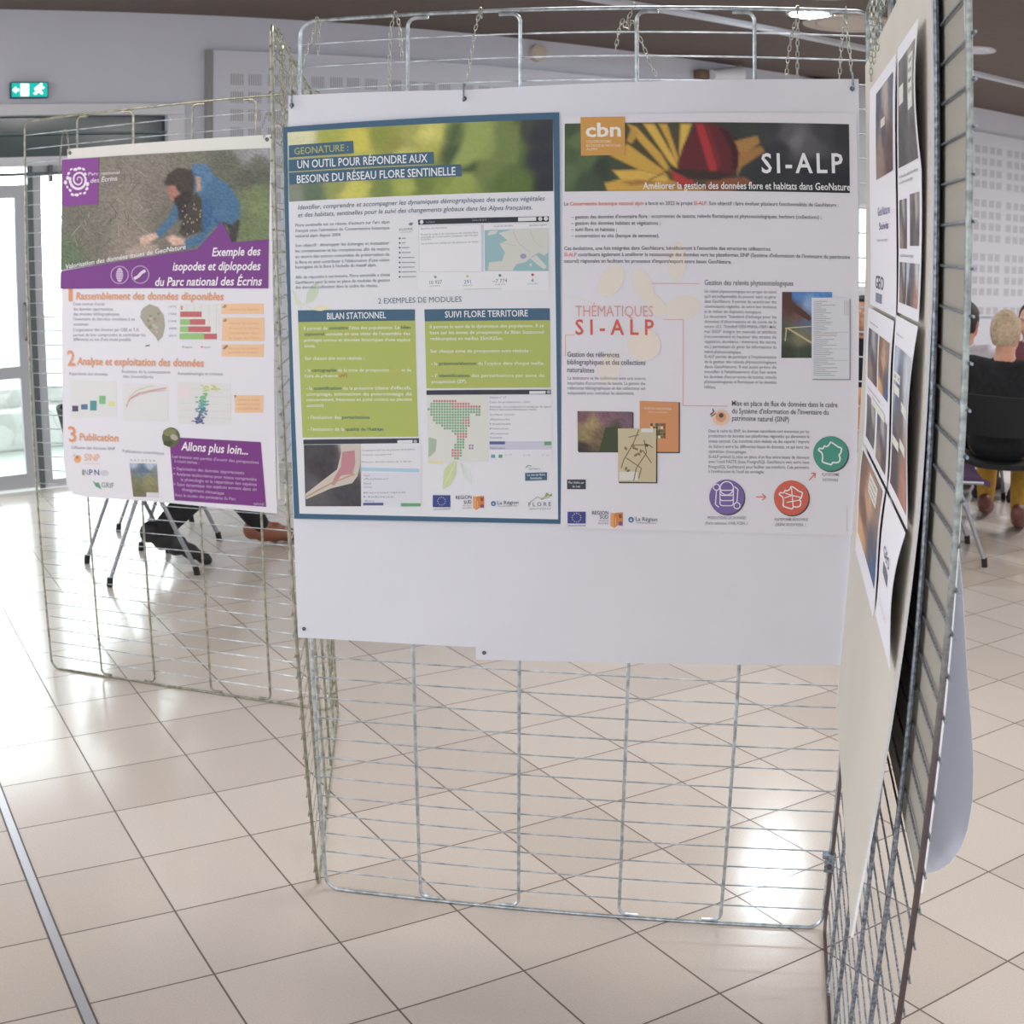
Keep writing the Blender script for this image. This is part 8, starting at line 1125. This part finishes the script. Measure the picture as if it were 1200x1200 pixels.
(50,6.63,344,[1822,-3824,1818,-3837,1810,-3848,1796,-3859,1778,-3868,1756,-3876,1733,-3880,1708,-3882,1684,-3882,1660,-3879,1640,-3873,1622,-3865,1610,-3855,1602,-3844,1600,-3832,1603,-3820,1612,-3808,1626,-3797,1644,-3788,1666,-3780,1690,-3776,1714,-3774,1739,-3774,1762,-3778,1782,-3783,1800,-3791,1812,-3801,1820,-3812]),
(50,6.72,345,[1838,-3913,1832,-3920,1823,-3926,1813,-3931,1800,-3934,1787,-3934,1773,-3933,1759,-3930,1747,-3924,1736,-3918,1727,-3910,1721,-3901,1718,-3892,1717,-3883,1720,-3874,1726,-3867,1735,-3861,1746,-3856,1758,-3854,1771,-3853,1785,-3855,1799,-3858,1811,-3863,1822,-3870,1831,-3878,1837,-3886,1840,-3896,1840,-3904]),
(50,6.81,346,[1755,-3976,1752,-3985,1746,-3993,1736,-4001,1724,-4007,1709,-4012,1692,-4016,1674,-4018,1657,-4017,1640,-4015,1626,-4011,1614,-4005,1604,-3998,1599,-3990,1598,-3982,1600,-3974,1606,-3965,1616,-3958,1629,-3951,1644,-3946,1661,-3942,1679,-3941,1696,-3941,1712,-3944,1727,-3948,1739,-3953,1748,-3960,1754,-3968]),(50,6,347,'Allons plus loin...',[1883,-4064,2927,-4080,114],1.4,1),(50,6.09,348,"Les travaux ont permis d'ouvrir des perspectives",[1737,-4174,3087,-4196,41],0.4,0),(50,6.18,348,'à court terme :',[1766,-4235,2160,-4244,41],0.4,0),
(50,6.27,348,'> Exploitation des données opportunistes',[1740,-4340,2860,-4345,41],0.4,0),(50,6.36,348,'> Analyses multicritères pour mieux comprendre',[1735,-4415,3047,-4423,42],0.4,0),(50,6.45,348,'la phénologie et la répartition des espèces',[1858,-4486,3044,-4490,41],0.4,0),(50,6.54,348,'> Suivi dynamique des espèces servant dans un',[1732,-4558,3040,-4556,42],0.4,0),(50,6.63,348,'changement climatique',[1865,-4622,2538,-4639,42],0.4,0),(50,6.72,348,'Avec le soutien des partenaires du Parc',[1746,-4706,2713,-4704,42],0.4,0),(50,6.81,348,'national',[2986,-4747,3142,-4745,40],0.4,0),
(9,3,349,[155,-4262,152,-4276,146,-4288,138,-4299,126,-4309,114,-4316,99,-4321,84,-4323,70,-4322,56,-4318,44,-4312,35,-4304,28,-4293,24,-4281,23,-4268,26,-4255,32,-4243,41,-4232,52,-4222,65,-4214,79,-4210,94,-4208,108,-4209,122,-4212,134,-4219,143,-4227,150,-4238,154,-4250]),(9,4.09,350,[113,-4241,112,-4246,109,-4250,106,-4254,101,-4258,95,-4260,89,-4262,82,-4263,76,-4262,70,-4261,64,-4259,60,-4256,57,-4252,55,-4248,54,-4244,56,-4239,58,-4235,62,-4231,67,-4228,72,-4225,79,-4223,85,-4222,92,-4223,98,-4224,103,-4226,108,-4229,111,-4233,112,-4237]),
(9,3.18,351,[13,-4230,52,-4202,43,-4194,4,-4222]),(9,3.27,352,'SINP',[214,-4283,494,-4277,98],1,0),(9,3.36,353,"Système d'information",[210,-4335,483,-4328,23],0,0),(51,3.45,354,'I',[154,-4492,183,-4494,78],1,0),(51,3.54,355,'N',[198,-4490,262,-4490,78],1,0),(51,3.63,356,'P',[284,-4486,349,-4486,78],1,0),(51,3.72,357,'N',[378,-4482,467,-4480,78],1,0),
(51,3.81,358,[636,-4440,634,-4450,627,-4460,617,-4468,604,-4475,589,-4481,573,-4485,555,-4487,538,-4487,522,-4484,507,-4480,495,-4474,487,-4466,482,-4458,480,-4448,483,-4438,490,-4429,500,-4420,512,-4413,528,-4407,544,-4403,562,-4402,579,-4402,595,-4404,610,-4408,622,-4415,630,-4422,635,-4431]),(52,3,359,[336,-4564,397,-4595,441,-4581,490,-4682,386,-4647]),(52,3.09,360,'GRIF',[489,-4653,711,-4650,72],1,0),(53,3.18,361,'n a t u r a e',[1024,-4254,1446,-4244,42],0.5,0),
(53,3.27,'photo',[1005,-4283,1471,-4268,1473,-4739,1039,-4753],[(0.106,0.028,362),(0.761,0.02,363),(0.45,0.171,364),(0.145,0.265,365),(0.872,0.254,366),(0.106,0.532,367),(0.69,0.521,368),(0.209,0.828,369),(0.792,0.814,370)],16,20,16,[]),(53,4.36,371,[1272,-4678,1471,-4672,1476,-4744,1260,-4752]),(53,4.45,372,[1116,-4404,1224,-4315,1305,-4353,1419,-4403]),
]
OUTLINE={'G': [[4, -7], [2386, 40], [2414, -3386], [46, -3439], [44, -1869]], 'S': [[-5, -1], [2372, 66], [2466, -3394], [-5, -3426]], 'L': [[3, -21], [3342, -112], [3359, -2589], [3328, -4841], [3007, -4839], [1657, -4806], [176, -4809], [-42, -4784], [-142, -4664], [-172, -4293], [-84, -2579]]}
lorg_ = (-1.356, 1.2654, 1.884)
def printed(c):          # inks greyed, blacks lifted: a gloss haze put into the colour
    g = 0.3 * c[0] + 0.59 * c[1] + 0.11 * c[2]
    return lin([16 + (v + (g - v) * 0.10) * (1 - 16 / 255.0) for v in c])
PAL = [printed(c) for c in PALETTE]
LAYER = 0.00022
def poster(key, name, label, origin, du, nrm, sheet_mat, thick=0.0009, group='large project posters'):
    o = V(origin); du = V(du); n = V(nrm); dz = V((0, 0, 1))
    def place(x, y, z):          # millimetres across and up from the poster's top left corner
        return du * (x / 1000.0) + dz * (y / 1000.0) + n * ((z + 0.4) * LAYER + thick)
    bm = bmesh.new()
    slab(bm, [du * (x / 4000.0) + dz * (y / 4000.0) + n * thick for x, y in OUTLINE[key]], n, thick)
    root = obj(name, bm, sheet_mat, smooth=False)
    root.location = o
    tag(root, label, 'poster', group)
    inks = {}
    for e in PRINT[key]:
        ink = inks.setdefault(e[0], Ink())
        z = e[1]
        if e[2] == 'photo':
            put_photo(ink, [v / 4.0 for v in e[3]], e[4], e[5], e[6], e[7], z, PAL, place, e[8])
        elif isinstance(e[3], list) and len(e) == 4:
            c = [v / 4.0 for v in e[3]]
            ink.poly([place(c[i], c[i + 1], z) for i in range(0, len(c), 2)], PAL[e[2]])
        else:
            x0, y0, x1, y1, cap = [v / 4.0 for v in e[4]]
            put_text(ink, e[3], x0, y0, x1, y1, cap, PAL[e[2]], z, e[5], e[6], PAL, place)
    for k, ink in inks.items():
        ink.build(PART_NAMES[k].split('#')[0], root, M['print'])
    return root
poster('G', 'poster', 'blue framed poster with leaf photo header and two green text columns', (-0.037, -.0185, 1.80), (1, 0, 0), (0, -1, 0), M['blue_frame'])
poster('S', 'poster', 'white poster with a red butterfly on a yellow flower as header', (0.568, -.0188, 1.802), (1, 0, 0), (0, -1, 0), M['paper'])
poster('L', 'poster', 'purple and white poster with a man in a blue hoodie crouching', tuple(lorg_), ld, ln, M['paper'])

# ---------------------------------------------------------------- printed sheets on the right board
PHOTO_A = [(.1, .1, (120, 116, 116)), (.9, .1, (150, 146, 140)), (.5, .4, (96, 92, 96)), (.2, .8, (90, 88, 92)), (.8, .8, (104, 100, 104)), (.7, .25, (176, 172, 164))]
PHOTO_B = [(.1, .1, (86, 92, 112)), (.9, .1, (108, 112, 128)), (.5, .5, (94, 92, 104)), (.3, .8, (150, 132, 120)), (.8, .8, (104, 84, 80)), (.6, .2, (178, 166, 156))]
PHOTO_C = [(.1, .1, (132, 104, 88)), (.9, .1, (150, 128, 114)), (.5, .4, (196, 158, 130)), (.3, .6, (120, 92, 84)), (.2, .95, (216, 170, 120)), (.9, .95, (66, 96, 140)), (.7, .7, (96, 92, 104))]
PHOTO_D = [(.1, .1, (180, 190, 208)), (.9, .2, (196, 200, 208)), (.5, .5, (112, 104, 100)), (.2, .8, (84, 72, 76)), (.8, .8, (176, 128, 108)), (.3, .3, (92, 100, 120))]
def printed_sheet(label, ya, yb, za, zb, lift, wave, items):
    """ya far edge, yb near edge, za top, zb bottom; items are drawn in sheet fractions"""
    def surf(u, v):
        y = ya + (yb - ya) * u; z = za + (zb - za) * v
        return V((bx(y, z) - 0.0090 - lift * (u ** 2) * max(0.0, math.sin(PI * v * wave)) - 0.002 * math.sin(v * 5 + u), y, z))
    s = grid_sheet('printed_sheet', M['paper'], surf, 10, 20, 0.0006, (1, 0, 0))
    tag(s, label, 'printed sheet', 'printed sheets on the right board')
    o = s.location.copy()
    W, H = abs(yb - ya), za - zb
    def place(x, y, z):
        p = surf(x, y) - o
        return p + V((-(0.0004 + z * 0.0002), 0, 0))
    inks = {}
    for idx, it in enumerate(items):
        ink = inks.setdefault(it[0] + ('#%d' % idx if it[1] != 'text' and it[0] in ('photo', 'caption_strip') else ''), Ink())
        if it[1] == 'photo':
            x0, y0, x1, y1 = it[2]
            q = [x0, y0, x1, y0, x1, y1, x0, y1]
            pal = [lin(c) for _, _, c in it[3]]
            put_photo(ink, q, [(u, v, i) for i, (u, v, _) in enumerate(it[3])], 14, 18, 16, it[4] if len(it) > 4 else 1, pal, place)
        elif it[1] == 'text':
            x0, y, x1, cap = it[2]
            vs, fs = text_mesh(it[3], it[5])
            lo, hi = extent(it[3], it[5])
            sx = (x1 - x0) / (hi - lo)
            ink.mesh([place(x0 + (a - lo) * sx, y - b * cap / CAPH, 3) for a, b in vs], fs, lin(it[4]))
        else:
            x0, y0, x1, y1 = it[2]
            n = 8
            for k in range(n):
                ya2, yb2 = y0 + (y1 - y0) * k / n, y0 + (y1 - y0) * (k + 1) / n
                ink.poly([place(x0, ya2, 2), place(x1, ya2, 2), place(x1, yb2, 2), place(x0, yb2, 2)], lin(it[3]))
    for k, ink in inks.items():
        ink.build(k.split('#')[0], s, M['print_soft'])
G_ = (122, 122, 132)
def caption(x, y, w): return ('caption_strip', 'box', (x, y, x + w, y + .05), (224, 222, 214))
def lines(x, y, w, n, s, dy=.022): return [('body_text', 'text', (x, y + k * dy, x + w * (1 - .25 * (k == n - 1)), .012), s[k % len(s)], G_, .3) for k in range(n)]
TX = ["le réseau des acteurs du territoire", "une plateforme de saisie partagée", "des données au service de tous", "avec les parcs et les partenaires"]
printed_sheet('printed sheet at the top of the far column, dark photo above a logo', -0.225, -0.669, 1.840, 1.441, 0.004, 1,
    [('photo', 'photo', (.30, .06, .93, .44), PHOTO_B)] + [('caption_strip', 'box', (.50, .20, .66, .235), (216, 208, 196))] +
    [('title_lettering', 'text', (.34, .60, .80, .035), 'GeoNature', (120, 124, 160), 1), ('title_lettering', 'text', (.38, .66, .74, .03), 'Suivis', (120, 124, 160), .8)] + lines(.30, .71, .55, 1, TX) +
    [('logo', 'text', (.24, .915, .56, .055), 'GEO', (104, 106, 116), .6), ('logo', 'box', (.26, .935, .50, .975), (132, 136, 156))])
printed_sheet('printed sheet at the top of the near column, large grey photo and two small ones', -0.679, -0.930, 1.845, 1.450, 0.006, 2,
    [('photo', 'photo', (.08, .06, .94, .46), PHOTO_A), ('caption_strip', 'box', (.62, .09, .86, .28), (226, 224, 216)), ('caption_strip', 'box', (.12, .16, .36, .23), (222, 220, 212))] +
    [('caption_text', 'text', (.65, .12 + k * .035, .83, .018), s, (90, 90, 96), .4) for k, s in enumerate(('Saisir', 'Partager', 'Valider', 'Suivre'))] +
    lines(.10, .50, .8, 2, TX) + [('photo', 'photo', (.08, .58, .40, .76), PHOTO_B), ('photo', 'photo', (.55, .57, .92, .75), PHOTO_A)] + lines(.10, .79, .8, 1, TX[1:]) + [('photo', 'photo', (.08, .81, .40, .96), PHOTO_B), ('photo', 'photo', (.44, .81, .94, .96), PHOTO_D)])
printed_sheet('printed sheet in the middle of the far column, two pairs of small photos', -0.215, -0.667, 1.435, 1.182, 0.004, 1,
    lines(.12, .10, .5, 1, TX) + [('photo', 'photo', (.10, .14, .50, .50), PHOTO_B), ('photo', 'photo', (.56, .14, .94, .50), PHOTO_C)] + lines(.12, .57, .7, 1, TX[1:]) +
    [('photo', 'photo', (.10, .62, .46, .93), PHOTO_A), ('photo', 'photo', (.55, .64, .93, .95), PHOTO_B), caption(.30, .60, .55)])
printed_sheet('printed sheet in the middle of the near column, photo of people with white captions', -0.679, -0.945, 1.445, 1.180, 0.010, 1,
    lines(.12, .10, .5, 1, TX[2:]) + [('photo', 'photo', (.08, .16, .95, .94), PHOTO_D), caption(.10, .30, .34), caption(.12, .37, .3), caption(.55, .42, .38), caption(.10, .66, .34), caption(.5, .62, .35)] +
    [('caption_text', 'text', (.12, .335, .40, .026), 'saisie', (90, 90, 96), .4), ('caption_text', 'text', (.58, .455, .88, .026), 'partage', (90, 90, 96), .4)])
printed_sheet('printed sheet at the bottom of the far column, large brown photo', -0.225, -0.672, 1.178, 0.975, 0.004, 1,
    [('photo', 'photo', (.06, .03, .95, .80), PHOTO_C), ('caption_strip', 'box', (.46, .08, .80, .24), (226, 222, 216))] +
    [('caption_text', 'text', (.50, .125 + k * .045, .76, .024), s, (90, 90, 96), .4) for k, s in enumerate(('des outils', 'communs', 'ouverts'))])
printed_sheet('printed sheet at the bottom of the near column, white with a small logo', -0.684, -0.950, 1.176, 0.985, 0.011, 1,
    [('logo', 'text', (.22, .42, .62, .08), 'GEO', (104, 106, 116), .6), ('logo', 'box', (.24, .47, .56, .56), (112, 112, 122))] + lines(.15, .80, .5, 2, TX, .035))

# ---------------------------------------------------------------- chairs
def make_chair(label, loc, rz, seat_m, group='stacking chairs', back_m=None):
    t = thing('stacking_chair', label, 'chair', loc, rz, group)
    bm = bmesh.new()
    NX = 8
    pts = []
    for i in range(NX + 1):
        for j in range(NX + 1):
            x = -0.22 + 0.44 * i / NX; y = -0.21 + 0.43 * j / NX
            z = 0.445 + 0.02 * ((x / 0.22) ** 2) - 0.025 * max(0, (y - 0.13) / 0.09) ** 2 - 0.01
            pts.append((x, y, z))
    top = [bm.verts.new(p) for p in pts]; bot = [bm.verts.new((p[0], p[1], p[2] - 0.028)) for p in pts]
    N1 = NX + 1
    for i in range(NX):
        for j in range(NX):
            a = [i * N1 + j, (i + 1) * N1 + j, (i + 1) * N1 + j + 1, i * N1 + j + 1]
            bm.faces.new([top[k] for k in a]); bm.faces.new([bot[k] for k in reversed(a)])
    for i in range(NX):
        for e in ([i * N1, (i + 1) * N1], [i * N1 + NX, (i + 1) * N1 + NX], [i, i + 1], [NX * N1 + i, NX * N1 + i + 1]):
            bm.faces.new((top[e[0]], top[e[1]], bot[e[1]], bot[e[0]]))
    obj('seat', bm, seat_m, t)
    bm = bmesh.new()
    P2 = []
    for i in range(9):
        for j in range(7):
            x = -0.21 + 0.42 * i / 8; z = 0.60 + 0.22 * j / 6
            P2.append((x, -0.215 - (z - 0.45) * 0.22 - 0.05 + 0.05 * (x / 0.21) ** 2, z))
    A = [bm.verts.new(p) for p in P2]; B_ = [bm.verts.new((p[0], p[1] - 0.018, p[2])) for p in P2]
    for i in range(8):
        for j in range(6):
            a = [i * 7 + j, (i + 1) * 7 + j, (i + 1) * 7 + j + 1, i * 7 + j + 1]
            bm.faces.new([A[k] for k in a]); bm.faces.new([B_[k] for k in reversed(a)])
    for i in range(8):
        bm.faces.new((A[i * 7], B_[i * 7], B_[i * 7 + 7], A[i * 7 + 7])); bm.faces.new((A[i * 7 + 6], A[i * 7 + 13], B_[i * 7 + 13], B_[i * 7 + 6]))
    for j in range(6):
        bm.faces.new((A[j], A[j + 1], B_[j + 1], B_[j])); bm.faces.new((A[56 + j], B_[56 + j], B_[57 + j], A[57 + j]))
    obj('backrest', bm, back_m or seat_m, t)
    for s in (-1, 1):
        for fy, ty in ((-0.22, -0.03), (0.22, 0.03)):
            bm = bmesh.new()
            add_tube(bm, [(s * 0.235, ty, 0.435), (s * 0.24, ty + (fy - ty) * 0.15, 0.39), (s * 0.25, fy, 0.02)], 0.011, 10)
            lg = obj('leg', bm, M['chair_tube'], t)
            bm = bmesh.new()
            add_tube(bm, [(s * 0.25 - s * .0008, fy * 0.97, 0.045), (s * 0.25, fy, 0.0)], 0.0155, 10)
            obj('foot_cap', bm, M['rubber'], lg)
        bm = bmesh.new()
        add_tube(bm, [(s * 0.235, 0.18, 0.425), (s * 0.235, -0.17, 0.425), (s * 0.232, -0.215, 0.46), (s * 0.222, -0.30, 0.80)], 0.010, 10)
        obj('back_post', bm, M['chair_tube'], t)
    return t
A_L = 0.733     # the seated person at the left faces along the back wall
make_chair('black chair under the seated person behind the purple poster', (-1.885, 2.725, 0), A_L - PI / 2, M['chair_black'])
make_chair('empty black chair standing beyond the seated person behind the purple poster', (-2.06, 3.40, 0), A_L - PI / 2, M['chair_black'])
make_chair('chair with a purple seat beside the right panel', (2.025, 3.75, 0), -PI / 2, M['chair_purple'], back_m=M['chair_black'])
make_chair('black chair under the grey-haired man at the right edge', (2.44, 4.22, 0), -0.30, M['chair_black'])

# ---------------------------------------------------------------- people
def ellipsoid(bm, c, r, mtx=None, seg=20):
    rr = bmesh.ops.create_uvsphere(bm, u_segments=seg, v_segments=seg // 2 + 2, radius=1.0)
    for v in rr['verts']:
        p = V((v.co.x * r[0], v.co.y * r[1], v.co.z * r[2]))
        if mtx is not None: p = mtx @ p
        v.co = p + V(c)
def limb(bm, a, b, ra, rb):
    a, b = V(a), V(b)
    add_tube(bm, [a, a.lerp(b, .33), a.lerp(b, .66), b], [ra, ra * .7 + rb * .3 + .004, ra * .35 + rb * .65 + .003, rb], 14)
    ellipsoid(bm, a, (ra,) * 3, seg=12); ellipsoid(bm, b, (rb,) * 3, seg=12)
def fuse(name, bm, m, parent, voxel, smooth=6):
    o = obj(name, bm, m, parent)
    md = o.modifiers.new('fuse', 'REMESH'); md.mode = 'VOXEL'; md.voxel_size = voxel; md.use_smooth_shade = True
    ms = o.modifiers.new('soften', 'SMOOTH'); ms.factor = 0.5; ms.iterations = smooth
    dg = bpy.context.evaluated_depsgraph_get()
    me = bpy.data.meshes.new_from_object(o.evaluated_get(dg))
    old = o.data
    o.modifiers.clear()
    o.data = me
    bpy.data.meshes.remove(old)
    for p in me.polygons: p.use_smooth = True
    return o
def hand(bm, w, d, up, side):
    """palm and five fingers; w wrist, d pointing direction, up back of the hand, side the thumb side"""
    w, d, up, side = V(w), V(d).normalized(), V(up).normalized(), V(side).normalized()
    m3 = Matrix((side, d, up)).transposed().to_4x4()
    ellipsoid(bm, w + d * 0.05, (0.040, 0.052, 0.016), m3, 14)
    for k, (o, L) in enumerate(((0.027, .072), (0.009, .082), (-0.009, .076), (-0.027, .06))):
        b = w + d * 0.085 + side * o
        m1 = b + d * L * .5 - up * 0.008; e = m1 + d * L * .35 - up * 0.028
        add_tube(bm, [b - d * .02, m1, e], [0.0095, 0.0085, 0.0072], 8)
    b = w + d * 0.03 + side * 0.03
    add_tube(bm, [b, b + side * 0.028 + d * 0.03 - up * .008, b + side * 0.032 + d * 0.058 - up * .018], [0.012, 0.0105, 0.008], 8)
def shoe(bm, ankle, toe, w=0.045):
    a, t_ = V(ankle), V(toe)
    d = (t_ - a)
    d.normalize()
    heel = a - d * 0.055 + (V((0, 0, -0.02)))
    for f, rw, rh in ((0.0, 0.046, .056), (.25, .049, .062), (.5, .051, .056), (.75, w * 1.12, .041), (1.0, w, .032)):
        c = heel.lerp(t_, f)
        m3 = d.to_track_quat('Y', 'Z').to_matrix().to_4x4()
        ellipsoid(bm, c, (rw, .055, rh), m3, 14)
def person(label, loc, rz, J, skin, hair, top, legs, shoes, head_yaw=0.0, long_hair=False, sc=1.0, group='seated people'):
    """J: joints in local metres, facing +Y, right side +X"""
    t = thing('person', label, 'person', loc, rz, group)
    hc, nb, ch, pv = V(J['head']), V(J['neck']), V(J['chest']), V(J['pelvis'])
    R = Matrix.Rotation(head_yaw, 4, 'Z')
    def hp(x, y, z): return hc + (R @ V((x, y, z)))
    bm = bmesh.new()
    # trunk
    for f, rx, ry in ((0, .165, .125), (.25, .150, .112), (.5, .150, .108), (.75, .168, .112), (1.0, .165, .105)):
        ellipsoid(bm, pv.lerp(ch, f), (rx, ry, .11))
    limb(bm, ch + V((0, 0, .06)), nb, .085, .058); limb(bm, nb, hc + V((0, -.01, -.07)), .056, .054)
    # head: skull, jaw, nose, ears
    ellipsoid(bm, hp(0, -.012, .02), (.076, .096, .100), R); ellipsoid(bm, hp(0, .028, -.045), (.058, .066, .068), R)
    ellipsoid(bm, hp(0, .098, -.018), (.013, .020, .024), R, 10); ellipsoid(bm, hp(0, .094, .012), (.010, .012, .03), R, 10)
    ellipsoid(bm, hp(0, .088, -.058), (.026, .012, .012), R, 10)
    for s in (-1, 1):
        ellipsoid(bm, hp(s * .078, -.008, -.008), (.011, .022, .034), R, 10)
        ellipsoid(bm, hp(s * .032, .078, .022), (.016, .012, .010), R, 8)
        sh, el, wr = V(J['shoulder'][s]), V(J['elbow'][s]), V(J['wrist'][s])
        limb(bm, ch + V((s * .08, 0, .03)), sh, .075, .058); limb(bm, sh, el, .052, .041); limb(bm, el, wr, .040, .028)
        hand(bm, wr, (wr - el), J.get('hand_up', (0, 0, 1)), (-s, 0.1, 0))
        hi, kn, an = V(J['hip'][s]), V(J['knee'][s]), V(J['ankle'][s])
        limb(bm, hi, kn, .084, .056); limb(bm, kn, an, .056, .038); limb(bm, an, an.lerp(V(J['toe'][s]), .7), .034, .022)
    body = fuse('body', bm, skin, t, 0.0085, 4)
    # eyes
    for s in (-1, 1):
        bm = bmesh.new(); ellipsoid(bm, hp(s * .032, .084, .022), (.013, .008, .008), R, 10)
        obj('eye', bm, M['sign_white'] if False else M['trim'], t)
        bm = bmesh.new(); ellipsoid(bm, hp(s * .032, .0905, .022), (.0055, .003, .0055), R, 8)
        obj('pupil', bm, M['rubber'], t)
    # hair
    bm = bmesh.new()
    rr = bmesh.ops.create_uvsphere(bm, u_segments=28, v_segments=20, radius=1.0)
    for v in rr['verts']:
        p = v.co.copy()
        cut = p.y > 0.35 + 0.4 * p.z or (p.z < -0.80 and not long_hair) or (p.z < -.25 and p.y > .1)
        k = 0.86 if cut else 1.0 + 0.015 * math.sin(p.x * 23) * math.sin(p.z * 19 + p.y * 17)
        q = V((p.x * .086 * k, -.014 + p.y * .107 * k, .022 + p.z * (.112 if p.z > 0 else (.20 if long_hair else .125)) * k))
        v.co = hc + (R @ q)
    obj('hair', bm, hair, t)
    # clothes
    bm = bmesh.new()
    for f, rx, ry in ((-.05, .185, .150), (.2, .178, .140), (.5, .178, .134), (.75, .190, .134), (1.0, .182, .124)):
        ellipsoid(bm, pv.lerp(ch, f), (rx, ry, .12))
    limb(bm, ch + V((0, 0, .05)), ch.lerp(nb, .72), .10, .070)
    for s in (-1, 1):
        sh, el, wr = V(J['shoulder'][s]), V(J['elbow'][s]), V(J['wrist'][s])
        limb(bm, ch + V((s * .07, 0, .03)), sh, .095, .076); limb(bm, sh, el, .070, .058); limb(bm, el, el.lerp(wr, .93), .056, .043)
    fuse('jacket', bm, top, t, 0.011, 5)
    bm = bmesh.new()
    ellipsoid(bm, pv + V((0, .01, -.03)), (.180, .142, .105))
    for s in (-1, 1):
        hi, kn, an = V(J['hip'][s]), V(J['knee'][s]), V(J['ankle'][s])
        limb(bm, hi, kn, .100, .074); limb(bm, kn, an.lerp(kn, .06), .076, .054)
    fuse('trousers', bm, legs, t, 0.011, 5)
    for s in (-1, 1):
        bm = bmesh.new(); shoe(bm, J['ankle'][s], J['toe'][s])
        fuse('shoe', bm, shoes[0 if s < 0 else 1], t, 0.007, 14)
    t.scale = (sc, sc, sc)
    return t
def joints(**kw):
    J = dict(pelvis=(0, -.03, .55), chest=(0, -.04, .86), neck=(0, -.02, 1.02), head=(0, .02, 1.13),
             shoulder={-1: (-.18, -.03, .93), 1: (.18, -.03, .93)}, elbow={-1: (-.22, .10, .68), 1: (.22, .10, .68)},
             wrist={-1: (-.12, .30, .62), 1: (.12, .30, .62)}, hip={-1: (-.09, .02, .525), 1: (.09, .02, .525)},
             knee={-1: (-.11, .43, .52), 1: (.11, .43, .52)}, ankle={-1: (-.11, .40, .09), 1: (.11, .40, .09)},
             toe={-1: (-.12, .56, .03), 1: (.12, .56, .03)})
    J.update(kw)
    return J
person('person in dark trousers sitting behind the purple poster, one foot tucked under the chair', (-1.885, 2.70, 0), A_L - PI / 2,
       joints(pelvis=(0, -.06, .55), chest=(0, -.12, .86), neck=(0, -.10, 1.02), head=(0, -.04, 1.13), ankle={-1: (-.20, .74, .085), 1: (.07, .10, .19)}, toe={-1: (-.17, .92, .03), 1: (.055, .325, .035)}, knee={-1: (-.17, .44, .51), 1: (.11, .42, .48)}),
       M['skin'], M['hair_dark'], M['green_cloth'], M['black_cloth'], [M['shoe_brown'], M['shoe_black']])
person('grey-haired man in a black jacket and mustard trousers seen from behind', (2.44, 4.24, 0), -0.30,
       joints(ankle={-1: (-.10, .46, .10), 1: (.13, .10, .12)}, toe={-1: (-.10, .62, .03), 1: (.13, .25, .03)}),
       M['skin'], M['hair_grey'], M['black_cloth'], M['mustard'], [M['shoe_red'], M['shoe_red']], head_yaw=-0.35)
person('dark-haired person in a pale shirt half hidden behind the right panel', (2.40, 5.25, 0), -0.5, joints(), M['skin_tan'], M['hair_dark'], M['pale_cloth'], M['navy_cloth'], [M['shoe_black']] * 2, head_yaw=-0.2)
person('dark-haired person in maroon just inside the right edge of the picture', (2.95, 5.75, 0), 2.6, joints(), M['skin'], M['hair_dark'], M['maroon'], M['navy_cloth'], [M['shoe_black']] * 2)
person('dark-haired person in dark clothes glimpsed between butterfly poster and right panel', (1.74, 5.35, 0), 2.9, joints(), M['skin'], M['hair_dark'], M['navy_cloth'], M['navy_cloth'], [M['shoe_black']] * 2)
make_chair('black chair under the person in the pale shirt', (2.40, 5.22, 0), -0.5, M['chair_black'])
make_chair('black chair under the person in maroon', (2.95, 5.77, 0), 2.6, M['chair_black'])
make_chair('black chair glimpsed between butterfly poster and right panel', (1.74, 5.37, 0), 2.9, M['chair_black'])
tb = thing('table', 'orange wooden table glimpsed beside the butterfly poster', 'table', (1.66, 4.62, 0), 0.1)
bm = bmesh.new(); add_box(bm, (-0.42, -0.22, 0.70), (0.22, 0.22, 0.73), bevel=0.004); obj('tabletop', bm, M['wood'], tb)
bm = bmesh.new(); add_box(bm, (-0.38, -0.20, 0.42), (0.18, -0.18, 0.70)); obj('front_panel', bm, M['wood'], tb)
for x in (-0.38, 0.18):
    for y in (-0.18, 0.18):
        bm = bmesh.new(); add_tube(bm, [(x, y, 0.70), (x, y, 0.0)], 0.016, 10); obj('leg', bm, M['chair_tube'], tb)
